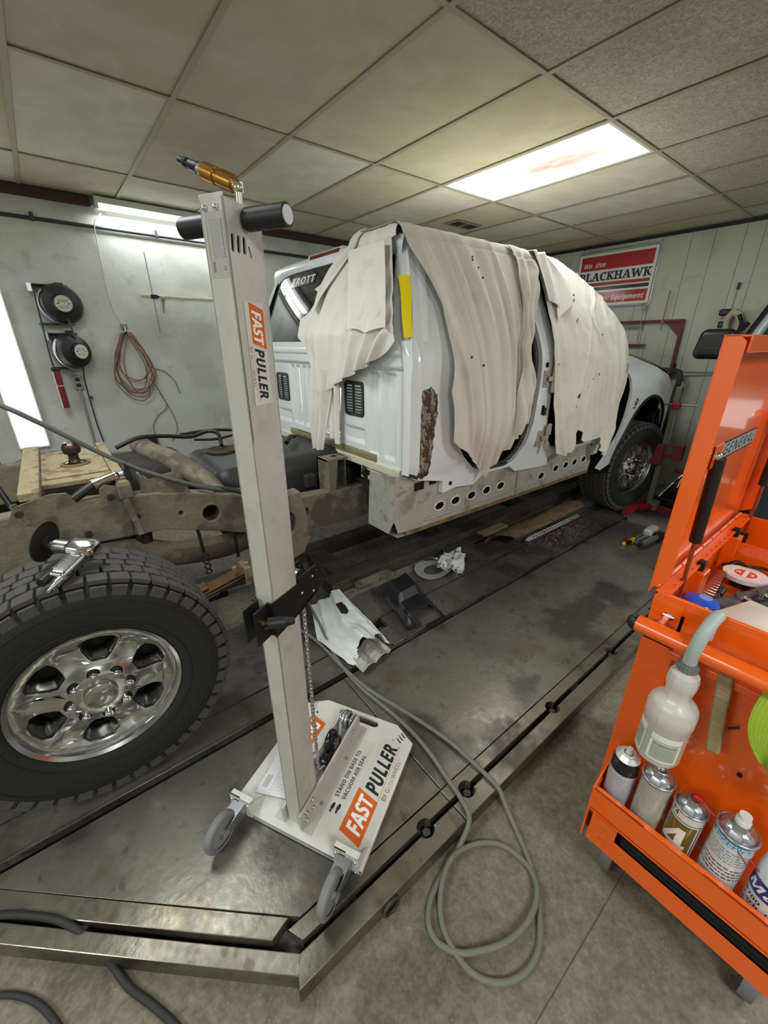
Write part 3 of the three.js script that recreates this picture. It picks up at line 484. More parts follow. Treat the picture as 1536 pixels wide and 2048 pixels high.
  mk('anchor_lug', [tor(0.028, 0.005, 0, 0, 0, 6, 20).rotateY(Math.PI / 2 + 1.57).translate(0.42, 0.03, -0.492)], M.darkSteel, t);
}
function lying(name, label, cat, geoms, m) { return one(name, label, cat, geoms, m); }
lying('flat_bar', 'long narrow steel strip with a slot lying on the rack deck', 'bar', ext([[1.12, 1.815], [1.86, 1.815], [1.87, 1.88], [1.11, 1.895]], 0.012, [slot(1.2, 1.86, 0.05, 0.014)]).rotateX(-Math.PI / 2).translate(0, RT - 0.003, 0), M.frame);
lying('steel_block', 'short thick steel offcut resting on the slotted flat strip', 'block', ext([[1.26, 1.84], [1.42, 1.835], [1.44, 1.87], [1.56, 1.85], [1.55, 1.92], [1.27, 1.925]], 0.025).rotateX(-Math.PI / 2).translate(0, RT + 0.0095, 0), M.frame);
lying('flat_bar', 'grey grooved steel strip lying beyond the white scraps', 'bar', [rbx(2.09, 2.56, RT - 0.005, RT + 0.013, -1.935, -1.835, 0.003), rbx(2.12, 2.5, RT + 0.013, RT + 0.02, -1.9, -1.875, 0.002)], M.darkSteel);
lying('wood_plank', 'small pale yellowish plank on the rack next to the rusty panel', 'plank', rbx(2.52, 2.85, RT - 0.004, RT + 0.03, -1.935, -1.835, 0.004), M.wood);
lying('wood_plank', 'grey weathered board end behind the yellowish plank', 'plank', rbx(2.87, 3.12, RT - 0.004, RT + 0.024, -1.95, -1.85, 0.004), M.woodDark);
// cut-off rocker panel, rusty inside
lying('rusty_panel', 'long curled rusty sheet-metal panel lying on the rack', 'panel', sheet(60, 14, (u, v) => { const x = lerp(2.46 + 0.14 * v, 3.7, u) + 0.02 * Math.sin(v * 9), a = lerp(-0.2, 2.5, v); const z = -1.79 + 0.17 * (1 - Math.cos(a)) * 0.62 + 0.012 * (fbm(u, v, 8, 3, 401) - 0.5) * 2, y = RT + 0.012 + 0.075 * Math.sin(a) * (0.85 + 0.3 * u) + 0.012 * (fbm(u, v, 16, 3, 405) - 0.5); return V(x, y, z); }, 0.004), M.rust);
lying('flange_strip', 'narrow perforated metal flange strip along the rusty panel', 'strip', ext([[2.73, 0], [3.55, 0], [3.55, 0.03], [2.76, 0.035], [2.7, 0.02]], 0.004, Array.from({ length: 18 }, (_, i) => ell(2.82 + i * 0.04, 0.016, 0.009, 0.007, 8))).rotateX(-0.9).rotateY(0).translate(0, RT + 0.014, -1.556), M.galv);
{ // rust flakes and dirt, nobody could count them
  const q = rng(91), g = new THREE.IcosahedronGeometry(0.0085, 0), im = new THREE.InstancedMesh(g, mat(0xffffff, 0.95), 2300), o = new THREE.Object3D();
  for (let i = 0; i < 2300; i++) {
    const r = Math.sqrt(-2 * Math.log(q() + 1e-6)), a = q() * 6.283; let x = 3.25 + r * Math.cos(a) * 0.2, z = -1.5 + r * Math.sin(a) * 0.055, big = q() < 0.15;
    if (i > 1850) { x = 1.3 + q() * 2.7; z = -1.53 + q() * 0.85; big = false; if (z > -1.325 && z < -1.28) z = -1.2; }
    if (z < -1.545) z = -1.53 + q() * 0.1; o.position.set(x, RT + 0.0005, z); o.rotation.set(q() * 6, q() * 6, q() * 6); const s = (big ? 1.5 : 0.5) * (0.4 + q()) * (i > 1850 ? 0.6 : 1); o.scale.set(s, s * 0.5, s); o.updateMatrix(); im.setMatrixAt(i, o.matrix);
    im.setColorAt(i, new THREE.Color().setHSL(0.07 + q() * 0.03, i > 1850 ? 0.12 : 0.35, i > 1850 ? 0.2 + 0.5 * q() * q() : 0.03 + 0.1 * q()));
  }
  im.name = 'rust_debris'; im.castShadow = im.receiveShadow = true; im.userData = { label: 'loose rust flakes and dirt scattered on the rack deck', category: 'debris', kind: 'stuff' }; scene.add(im);
}
// crumpled white body panel
{
  const t = thing('cut_panel', 'cut-out white crumpled body panel lying flat on the rack by the post', 'panel', [0.97, RT, -1.55]);
  const A = V(0.80, 0, -1.55), B = V(0.93, 0, -1.885), Cc = V(1.135, 0, -1.83), D = V(1.075, 0, -1.285), E = V(0.845, 0, -1.285);
  mk('skin', sheet(46, 46, (u, v) => {
    const top = B.clone().lerp(Cc, u), bot = E.clone().lerp(D, u); const left = v < 0.5 ? B.clone().lerp(A, v * 2) : A.clone().lerp(E, v * 2 - 1); const p = top.lerp(bot, v); p.x += (left.x - lerp(B.x, E.x, v)) * (1 - u);
    if (Math.hypot((u - 0.62) / 0.09, (v - 0.34) / 0.1) < 1 && u > 0.56) return null;
    if (v > 0.93 + 0.05 * Math.sin(u * 14)) return null;
    const st = sst(0.42, 0.5, u + 0.25 * (v - 0.5)) - sst(0.86, 0.92, u);
    p.y = RT + 0.016 + 0.05 * st + 0.022 * sst(0.16, 0.22, u) + 0.02 * (fbm(u, v, 5, 3, 421) - 0.35) + 0.05 * sst(0.6, 0.8, v) * sst(0.15, 0.4, u) * (1 - sst(0.55, 0.7, u)) * 0.7; return p;
  }, 0.002), M.car, t);
  mk('inner_layer', sheet(20, 14, (u, v) => { const p = V(lerp(0.86, 1.06, u), 0, lerp(-1.42, -1.272, v) + 0.03 * (1 - u)); p.y = RT + 0.006 + 0.03 * Math.abs(Math.sin(u * 7)) * (1 - v * 0.4) + 0.01 * v; return p; }, 0.002), M.galv, t);
  mk('spot_weld_edge', Array.from({ length: 11 }, (_, i) => rbox(0.012, 0.003, 0.012, 1.128 - 0.005 * i * 0.9, RT + 0.034, -1.74 + 0.045 * i, 0.001)), M.black, t);
}
// black plastic fender-liner piece
{
  const t = thing('plastic_liner', 'black plastic trim piece lying on the rack behind the white panel', 'trim', [1.43, RT, -1.54]);
  mk('shell', toCreasedNormals(sheet(26, 26, (u, v) => {
    const x = lerp(lerp(1.36, 1.62, u), lerp(1.24, 1.5, u), v), z = lerp(lerp(-1.72, -1.79, u), lerp(-1.35, -1.3, u), v);
    if (u > 0.35 && u < 0.9 && v > 0.84) return null;
    const h = sst(0, 0.22, u) * (1 - sst(0.72, 1, u)) * sst(0, 0.16, v) * (1 - 0.45 * sst(0.45, 0.55, v)) * (1 - 0.8 * sst(0.75, 1, v)); return V(x, RT + 0.006 + 0.1 * h, z);
  }, 0.003).toNonIndexed(), 0.5), mat(0x202122, 0.38), t);
  mk('rib', [bbar(V(1.33, RT + 0.055, -1.45), V(1.49, RT + 0.05, -1.45), 0.006, 0.012), bbar(V(1.29, RT + 0.02, -1.33), V(1.31, RT + 0.055, -1.46), 0.006, 0.012), bbar(V(1.36, RT + 0.012, -1.305), V(1.5, RT + 0.012, -1.3), 0.008, 0.02)], M.plastic, t);
}
lying('torn_metal', 'torn greenish-grey sheet-metal ring scrap on the rack', 'scrap', sheet(30, 8, (u, v) => { const a = u * 5.6 + 0.5, r = lerp(0.06, 0.115, v); return V(1.83 + r * 1.35 * Math.cos(a), RT + 0.008 + 0.03 * v * (0.5 + 0.5 * Math.sin(a * 2)), -1.73 + r * Math.sin(a)); }, 0.002), mat(0x8f968c, 0.6));
lying('torn_metal', 'crumpled white torn metal scraps next to the greenish ring', 'scrap', sheet(30, 22, (u, v) => { const n = fbm(u, v, 5, 3, 441); const x = 1.86 + 0.24 * u + 0.02 * Math.sin(v * 17), z = -1.82 + 0.26 * v - 0.05 * u + 0.02 * Math.sin(u * 15); if (Math.hypot(u - 0.5, v - 0.5) > 0.5 + 0.14 * Math.sin(u * 23 + v * 11)) return null; return V(x, RT + 0.004 + 0.085 * sst(0.35, 0.75, n), z); }, 0.002), M.car);

// ---------------------------------------------------------------- hoses and cords on the floor
const hz = RT + 0.009;
one('air_hose', 'grey green air hose looped on the concrete floor in front of the rack', 'hose', tube([[1.02, hz, -2.1], [0.94, hz, -1.931], [0.872, hz + 0.01, -1.667], [0.812, hz, -1.396], [0.802, hz, -1.189], [0.816, hz, -1.054], [0.828, hz, -0.931], [0.83, hz, -0.821], [0.82, hz, -0.719], [0.805, hz, -0.641], [0.79, hz, -0.56], [0.765, hz - 0.005, -0.495], [0.69, 0.013, -0.475], [0.583, 0.01, -0.455], [0.522, 0.01, -0.434], [0.482, 0.01, -0.397], [0.478, 0.01, -0.357], [0.506, 0.011, -0.308], [0.554, 0.018, -0.271], [0.624, 0.024, -0.236], [0.692, 0.026, -0.224], [0.754, 0.026, -0.231], [0.801, 0.024, -0.255], [0.828, 0.015, -0.293], [0.831, 0.01, -0.339], [0.816, 0.01, -0.391], [0.775, 0.01, -0.433], [0.715, 0.015, -0.460], [0.653, 0.026, -0.466], [0.592, 0.024, -0.447], [0.546, 0.015, -0.415], [0.513, 0.01, -0.372], [0.501, 0.01, -0.318], [0.505, 0.009, -0.265], [0.531, 0.009, -0.219], [0.578, 0.009, -0.184], [0.638, 0.009, -0.169], [0.692, 0.009, -0.176], [0.748, 0.009, -0.208], [0.808, 0.01, -0.256], [0.851, 0.012, -0.315], [0.886, 0.012, -0.377], [0.912, 0.03, -0.441], [0.925, hz - 0.004, -0.495], [0.927, hz, -0.56], [0.926, hz, -0.63], [0.922, hz, -0.719], [0.901, hz, -0.836], [0.868, hz + 0.008, -0.951], [0.83, hz + 0.016, -1.067], [0.809, hz + 0.014, -1.183], [0.805, hz, -1.366], [0.801, hz, -1.556], [0.78, hz, -1.7], [0.7, hz, -1.9]], 0.0088, 560, 10), M.hose);
one('power_cord', 'dark rubber cord crossing the slotted rail at the lower left corner', 'cord', tube([[-1.3, 0.01, -1.7], [-0.9, 0.012, -1.45], [-0.62, 0.05, -1.23], [-0.5, RT + 0.01, -1.17], [-0.405, RT + 0.01, -1.1], [-0.32, RT + 0.008, -1.01], [-0.255, 0.03, -0.9], [-0.215, 0.01, -0.80], [-0.18, 0.009, -0.74], [-0.13, 0.009, -0.64], [-0.09, 0.009, -0.5], [-0.1, 0.009, -0.2]], 0.0095, 90, 10), M.hoseDark);
one('power_cord', 'dark cord curling in at the very bottom left corner of the floor', 'cord', tube([[-0.9, 0.008, -1.2], [-0.6, 0.008, -1.05], [-0.477, 0.008, -0.991], [-0.417, 0.008, -0.934], [-0.377, 0.008, -0.868], [-0.35, 0.008, -0.78], [-0.4, 0.008, -0.5]], 0.008, 60, 8), M.hoseDark);

// ---------------------------------------------------------------- the pickup, bed removed
const ZC = -2.38, truck = thing('pickup_truck', 'white crew-cab pickup with the bed removed, standing on the rack', 'truck', [2.0, RT, ZC]);
const half = (y, w = 0.004) => { const t = y - 1.5, p = 0.5 * (t + Math.sqrt(t * t + w)); return 0.945 + 0.02 * sst(0.9, 1.0, y) - 0.48 * p - 0.12 * p * p; };   // half width of the body at height y
const sideZ = (y, s = 1) => ZC + s * half(y);
function bodySide(pts, th, holes, s = 1, off = 0, edge = 0.09) { // a panel drawn in x, y and laid on the body side
  const g = tess(ext(pts, th, holes), edge, 7);
  return warp(g, v => { const d = th - v.z; v.z = ZC + s * (half(v.y) + off - d); }, 0.7);
}
{
  // cab side ring: C-pillar, roof rail, B-pillar, A-pillar
  const rearAp = [[1.62, 1.08], [1.69, 0.985], [1.79, 0.905], [1.9, 0.862], [2.1, 0.856], [2.2, 0.88], [2.28, 0.97], [2.33, 1.1], [2.345, 1.3], [2.345, 1.5], [2.345, 1.7], [2.33, 1.88], [2.27, 1.96], [2.1, 1.99], [1.75, 1.985], [1.68, 1.94], [1.63, 1.8], [1.61, 1.6], [1.6, 1.4], [1.6, 1.25]];
  const frontAp = [[2.62, 0.9], [2.75, 0.865], [3.1, 0.86], [3.22, 0.9], [3.28, 1.0], [3.3, 1.25], [3.3, 1.5], [3.24, 1.62], [3.08, 1.76], [2.86, 1.92], [2.72, 1.98], [2.6, 1.985], [2.53, 1.95], [2.505, 1.8], [2.5, 1.6], [2.495, 1.4], [2.49, 1.15], [2.5, 1.0]];
  const outline = [[1.285, 0.95], [1.345, 0.915], [1.55, 0.87], [1.555, 0.80], [1.66, 0.812], [1.81, 0.795], [1.85, 0.815], [1.9, 0.845], [2.16, 0.84], [2.22, 0.8], [2.33, 0.79], [2.45, 0.78], [2.6, 0.775], [2.6, 0.83], [2.7, 0.845], [3.2, 0.845], [3.38, 0.80], [3.42, 1.0], [3.44, 1.3], [3.42, 1.5], [3.4, 1.62], [3.22, 1.76], [2.97, 1.95], [2.8, 2.03], [2.6, 2.06], [1.75, 2.055], [1.55, 2.02], [1.47, 1.97], [1.38, 1.72], [1.31, 1.55], [1.285, 1.4]];
  const side = sub('cab_side', truck, [2, 0.8, -1.4]);
  mk('side_panel', bodySide(outline, 0.035, [rearAp, frontAp]), M.car, side);
  mk('flange_hole', [cylZ(0.012, 0.006, 1.612, 0.845, sideZ(0.845) + 0.0), cylZ(0.016, 0.006, 2.4, 1.44, sideZ(1.44) + 0.001), rbox(0.03, 0.06, 0.006, 2.415, 1.17, sideZ(1.17), 0.008, 2)], M.void, side);
  // door seals: black rubber rings set inside the apertures
  const ring = (ap, k) => { const cx = ap.reduce((s, p) => s + p[0], 0) / ap.length, cy = ap.reduce((s, p) => s + p[1], 0) / ap.length; const inn = ap.map(([x, y]) => [x + (cx - x) * k, y + (cy - y) * k * 0.6]); return tube(inn.map(([x, y]) => [x, y, sideZ(y) - 0.045]), 0.02, 140, 8, true); };
  mk('door_seal', ring(rearAp, 0.02), M.black, side); mk('door_seal', ring(frontAp, 0.02), M.black, side);
  mk('striker', [rbox(0.02, 0.05, 0.02, 2.43, 1.16, sideZ(1.16) + 0.004, 0.004)], mat(0x3c4438, 0.5, 0.5), side);
  // hinges on the B-pillar and the A-pillar
  for (const [x, y] of [[2.43, 1.36], [2.45, 0.99], [3.42, 1.33], [3.39, 0.97]]) {
    const z = sideZ(y) + 0.004;
    mk('hinge', [rbox(0.055, 0.1, 0.012, x - 0.03, y, z, 0.003), rbox(0.03, 0.075, 0.02, x + 0.03, y + 0.055, z + 0.025, 0.008, 2), rbox(0.03, 0.06, 0.02, x + 0.025, y - 0.055, z + 0.025, 0.008, 2), rbox(0.075, 0.03, 0.014, x + 0.005, y, z + 0.018, 0.004), cyl(0.009, 0.15, x + 0.015, y, z + 0.02, 12), cylZ(0.009, 0.008, x - 0.04, y + 0.025, z + 0.008, 10), cylZ(0.009, 0.008, x - 0.04, y - 0.025, z + 0.008, 10)], mat(0xb9b5a6, 0.4, 0.5), side);
  }
  mk('side_panel', bodySide(outline, 0.035, [], -1).scale(1, 1, 1), M.car, sub('cab_side', truck, [2, 0.8, -3.3]));
}
{ // rust and ground paint patch on the C-pillar: bare metal with its own ragged outline
  const base = [[1.36, 1.35], [1.415, 1.372], [1.46, 1.33], [1.462, 1.24], [1.448, 1.17], [1.44, 1.08], [1.43, 1.0], [1.425, 0.935], [1.39, 0.915], [1.345, 0.93], [1.335, 1.0], [1.34, 1.1], [1.348, 1.22]];
  const q = rng(55), rag = (k, j) => { const o = []; const cx = 1.4, cy = 1.14; for (let i = 0; i < base.length; i++) { const a = base[i], b = base[(i + 1) % base.length]; for (let s = 0; s < 5; s++) { const x = lerp(a[0], b[0], s / 5), y = lerp(a[1], b[1], s / 5); o.push([cx + (x - cx) * k + (q() - 0.5) * j, cy + (y - cy) * (0.5 + k / 2) + (q() - 0.5) * j]); } } return o; };
  mk('bare_metal_patch', bodySide(rag(1.02, 0.012), 0.003, [], 1, 0.0016), mat(0xe2ded8, 0.32, 0.7, { map: T_ground }), truck, 'ground bare metal around a rusted patch on the rear pillar');
  mk('rust_patch', warp(bodySide(rag(0.72, 0.016), 0.004, [], 1, 0.0032, 0.02), v => { v.z += 0.004 * (fbm(v.x * 3, v.y * 3, 30, 3, 57) - 0.5); }, 0.8), mat(0xe8d8cc, 0.6, 0.3, { map: T_ground }), truck, 'brown pitted rust patch on the rear pillar');
  mk('bare_edge', [bodySide([[1.29, 0.945], [1.36, 0.915], [1.36, 0.935], [1.295, 0.962]], 0.003, [], 1, 0.002, 0.05)], mat(0x4b4a4c, 0.5, 0.4), truck);
}
{ // rear wall of the cab with stamped ribs, vents, belt step
  const ribs = []; for (const c of [-1.59, -1.722, -2.388, -2.46, -2.545, -2.62]) ribs.push([c - (c > -2 ? 0.042 : 0.026), c + (c > -2 ? 0.042 : 0.026), c > -2 ? 1.0 : 1.05, 1.425]);
  for (const c of [-3.03, -3.17]) ribs.push([c - 0.042, c + 0.042, 1.02, 1.425]); ribs.push([-2.0, -1.81, 1.045, 1.12]); ribs.push([-2.89, -2.69, 1.045, 1.12]); ribs.push([-2.24, -2.16, 1.05, 1.425]); ribs.push([-2.14, -2.06, 1.05, 1.425]);
  const back = sub('cab_back', truck, [1.3, 0.95, ZC]);
  const winHalf = y => lerp(0.80, 0.665, clamp((y - 1.56) / 0.42)), winTop = q => 1.985 - 0.06 * Math.pow(Math.abs(q), 9);
  const wp = (y, z) => V(1.298 + 0.17 * (y - 1.56) / 0.46 + 0.035 * Math.pow(Math.abs(z - ZC) / 0.8, 3), y, z);
  mk('rear_panel', sheet(260, 110, (u, v) => {
    const z = lerp(-3.29, -1.46, u), y = lerp(1.57, 0.955, v); let d = 0;
    for (const [a, b, c, e] of ribs) d = Math.max(d, sst(a - 0.008, a + 0.008, z) * (1 - sst(b - 0.008, b + 0.008, z)) * sst(c - 0.008, c + 0.012, y) * (1 - sst(e - 0.008, e + 0.008, y)));
    const step = 0.018 * (1 - sst(1.44, 1.46, y)) * 1 - 0.008 * sst(1.5, 1.512, y) + 0.008 * sst(1.525, 1.54, y);
    const edge = 0.05 * (sst(-1.56, -1.46, z) ** 2 + (1 - sst(-3.29, -3.19, z)) ** 2);
    return V(1.288 + step + 0.014 * d + edge, y, z);
  }, 0.004), M.car, back);
  // rounded corner post between the rear wall and the side
  for (const s of [1, -1]) mk('corner_panel', sheet(12, 20, (u, v) => { const y = lerp(1.57, 0.945, v), a = u * Math.PI / 2, hz = half(y); return V(1.345 - 0.055 * Math.cos(a) + 0.004, y, ZC + s * (hz - 0.055 + 0.055 * Math.sin(a))); }, s > 0 ? 0.004 : -0.004), M.car, back);
  for (const s of [1, -1]) mk('rear_pillar', sheet(14, 24, (u, v) => { const y = lerp(2.04, 1.565, v), a = u * Math.PI / 2, k = clamp((y - 1.56) / 0.46), hz = half(y), z0 = winHalf(y) - 0.012; return V(1.298 + 0.17 * k + 0.03 + (u < 0.02 ? 0.01 : 0) - 0.036 * Math.cos(a * 0.9) + 0.09 * (1 - Math.cos(a)), y, ZC + s * lerp(z0, hz + 0.002, Math.sin(a))); }, s > 0 ? 0.004 : -0.004), M.car, back);
  mk('roof_header', sheet(60, 8, (u, v) => { const q = 2 * u - 1, y0 = winTop(q), w0 = winHalf(y0), p0 = wp(y0 - 0.006, ZC + q * w0 * 1.02), zr = ZC + q * 0.7, p1 = V(1.458, 2.05 - 0.02 * Math.pow(Math.abs(q), 4), zr); const p = p0.clone().lerp(p1, v); p.x -= 0.012 * Math.sin(v * 3.14); return p; }, 0.004), M.car, back);
  mk('seam_sealer', sheet(120, 6, (u, v) => V(1.302 - 0.006 * Math.sin(v * 3.14) + 0.004 * fbm(u, v, 32, 3, 61), lerp(0.992 + 0.016 * fbm(u, 0.3, 16, 3, 63), 0.957, v), lerp(-2.72, -1.7, u)), 0.003), mat(0xcbbf94, 0.5, 0, { map: T_galv }), back, 'yellowed torn seam sealer');
  mk('rust_seam', bx(1.295, 1.3, 0.998, 1.004, -2.6, -2.35), M.rust, back);
  mk('lower_flange', [rbx(1.29, 1.33, 0.915, 0.958, -3.26, -1.5, 0.005), rbx(1.3, 1.34, 0.84, 0.92, -1.85, -1.48, 0.006)], mat(0xd6d2bc, 0.5), back);
  mk('flange_hole', [rbox(0.006, 0.03, 0.05, 1.298, 0.885, -1.78, 0.004), rbox(0.006, 0.014, 0.014, 1.298, 0.87, -1.55, 0.004)], M.void, back);
  for (const z of [-1.9, -2.785]) {
    const ve = sub('air_vent', truck, [1.3, 1.28, z]);
    mk('vent_frame', ext(rrect(z - 0.092, z + 0.092, 1.185, 1.373, 0.025), 0.014, [rrect(z - 0.072, z + 0.072, 1.205, 1.353, 0.015)], 0.003).rotateY(-Math.PI / 2).translate(1.312, 0, 0), M.plastic, ve);
    mk('vent_back', bx(1.305, 1.311, 1.2, 1.36, z - 0.08, z + 0.08), M.void, ve);
    for (let r = 0; r < 9; r++) mk('louver', [-0.036, 0.036].map(o => rbox(0.012, 0.006, 0.062, 1.296, 1.216 + r * 0.0155, z + o, 0.002).translate(0, 0, 0)), M.plastic, ve);
    mk('mullion', rbox(0.014, 0.15, 0.006, 1.297, 1.279, z, 0.002), M.plastic, ve);
  }
  // rear window: raked glass with frame line, lettering
  const win = sub('rear_window', truck, [1.32, 1.57, ZC]);
  const wg = (q, v, out) => { const yt = winTop(q), y = lerp(yt, 1.562, v), p = wp(y, ZC + q * winHalf(y)); p.x -= out; return p; };
  mk('glass', sheet(48, 20, (u, v) => wg(2 * u - 1, v, 0.002), 0.004), M.glassDark, win);
  mk('gasket', tube([...Array.from({ length: 8 }, (_, i) => wg(-1, 1 - i / 8, 0.006)), ...Array.from({ length: 31 }, (_, i) => wg(-1 + 2 * i / 30, 0, 0.006)), ...Array.from({ length: 8 }, (_, i) => wg(1, (i + 1) / 8, 0.006))], 0.0045, 160, 6), M.black, win);
  const patchOn = (name, q0, q1, v0, v1, t, out) => { const g = new THREE.PlaneGeometry(1, 1, 12, 4), p = g.attributes.position; for (let i = 0; i < p.count; i++) { const w = wg(lerp(q0, q1, p.getX(i) + 0.5), lerp(v1, v0, p.getY(i) + 0.5), out); p.setXYZ(i, w.x, w.y, w.z); } g.computeVertexNormals(); g.userData.keepUV = true; mk(name, g, new THREE.MeshPhysicalMaterial({ map: t, roughness: 0.2, clearcoat: 0.6 }), win); };
  patchOn('lettering', -0.6, -0.12, 0.05, 0.2, canvasTex(512, 96, (g) => { g.fillStyle = '#0d0f10'; g.fillRect(0, 0, 512, 96); g.fillStyle = '#e8ebe6'; g.font = 'bold 88px sans-serif'; g.save(); g.translate(10, 80); g.scale(490 / g.measureText('TROTT').width, 1); g.fillText('TROTT', 0, 0); g.restore(); }), 0.009);
  patchOn('window_sticker', -0.93, -0.83, 0.82, 0.96, canvasTex(64, 48, (c) => { c.fillStyle = '#15090b'; c.fillRect(0, 0, 64, 48); c.fillStyle = '#a02430'; for (let i = 0; i < 5; i++) c.fillRect(4, 4 + i * 9, 56, 5); c.fillStyle = '#15090b'; c.fillRect(24, 0, 4, 48); c.fillRect(42, 0, 4, 48); }), 0.009);
  // roof
  mk('roof', sheet(40, 40, (u, v) => { const x = lerp(1.455, 2.86, u), z = lerp(ZC - 0.7, ZC + 0.7, v), e = Math.pow(Math.abs(v - 0.5) * 2, 4), f = Math.pow(Math.abs(u - 0.45) * 1.9, 5); return V(x, 2.075 - 0.025 * e - 0.06 * f, z); }, -0.004), M.car, truck);
  const bl = sub('brake_light', truck, [1.47, 2.03, ZC]);
  mk('lens', rbox(0.05, 0.05, 0.36, 1.475, 2.035, ZC - 0.02, 0.016, 3), mat(0x6d1118, 0.15, 0, { clearcoat: 1 }), bl); mk('bezel', rbox(0.06, 0.062, 0.40, 1.487, 2.035, ZC - 0.02, 0.012, 2), mat(0xb9c0bf, 0.3), bl);
  // dark interior
  mk('cab_floor', bx(1.36, 3.4, 0.80, 0.84, ZC - 0.9, ZC + 0.87), M.black, truck);
  mk('seat', [rbox(0.5, 0.2, 1.4, 1.85, 1.0, ZC - 0.05, 0.05, 2), rbox(0.16, 0.6, 1.4, 1.6, 1.32, ZC - 0.05, 0.05, 2), rbox(0.5, 0.2, 0.5, 2.75, 1.05, ZC + 0.4, 0.05, 2), rbox(0.14, 0.6, 0.5, 2.5, 1.35, ZC + 0.4, 0.05, 2)], mat(0x24211e, 0.85), truck);
  mk('sill_trim', rbx(1.72, 2.22, 0.845, 0.868, -1.6, -1.44, 0.006), mat(0x2e2c28, 0.7), truck);
  mk('firewall', bx(3.36, 3.44, 0.75, 1.5, ZC - 0.9, ZC + 0.88), M.black, truck);
}
{ // rocker: grey sheet metal with oval holes and stamped step
  const holes = [1.567, 1.70, 1.842, 1.985, 2.128, 2.603, 2.791, 2.932, 3.065, 3.206];
  const rk = sub('rocker_panel', truck, [2.25, 0.6, -1.46]);
  const A = [[1.235, 0.95], [1.225, 0.72], [1.26, 0.63], [1.42, 0.615], [2.30, 0.60], [2.30, 0.862], [1.5, 0.87]], B = [[2.303, 0.60], [3.3, 0.575], [3.33, 0.66], [3.28, 0.85], [2.303, 0.862]];
  const hp = x => slot(x, x < 2.4 ? 0.712 : x < 2.7 ? 0.685 : 0.706, 0.038, 0.042);
  mk('outer_skin', ext(A, 0.004, holes.slice(0, 5).map(hp)).translate(0, 0, -1.468), M.galv, rk); mk('outer_skin', ext(B, 0.004, holes.slice(5).map(hp)).translate(0, 0, -1.468), M.galv, rk);
  for (const x of holes) mk('hole_rim', new THREE.TorusGeometry(0.026, 0.0045, 6, 24).scale(1.55, 1, 1).translate(hp(x)[0][0] * 0 + x, x < 2.4 ? 0.712 : x < 2.7 ? 0.685 : 0.706, -1.464), mat(0xdcdacb, 0.45, 0.2), rk);
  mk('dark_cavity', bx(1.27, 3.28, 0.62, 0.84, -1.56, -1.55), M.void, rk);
  mk('pinch_flange', [rbx(1.30, 3.3, 0.594, 0.62, -1.472, -1.462, 0.002).rotateZ(-0.012).translate(0.007, 0.02, 0)], M.rust, rk);
  mk('step_bead', rbx(1.45, 2.29, 0.652, 0.664, -1.468, -1.452, 0.005), M.galv, rk);
  mk('step_bead', rbx(2.32, 3.25, 0.632, 0.644, -1.468, -1.452, 0.005), M.galv, rk);
  mk('end_plate', [ext([[0, 0.95], [0.2, 0.93], [0.22, 0.62], [0.04, 0.62], [0, 0.7]], 0.004).rotateY(Math.PI / 2).translate(1.228, 0, -1.466), bx(1.26, 3.28, 0.6, 0.604, -1.62, -1.468)], M.galv, rk);
  mk('weld_line', [rbx(2.296, 2.306, 0.605, 0.86, -1.467, -1.462, 0.001)], M.rust, rk);
  mk('cavity_hole', [rbox(0.07, 0.045, 0.004, 1.4, 0.865, -1.462, 0.012), rbox(0.05, 0.03, 0.004, 1.5, 0.87, -1.462, 0.01)], M.void, rk);
}
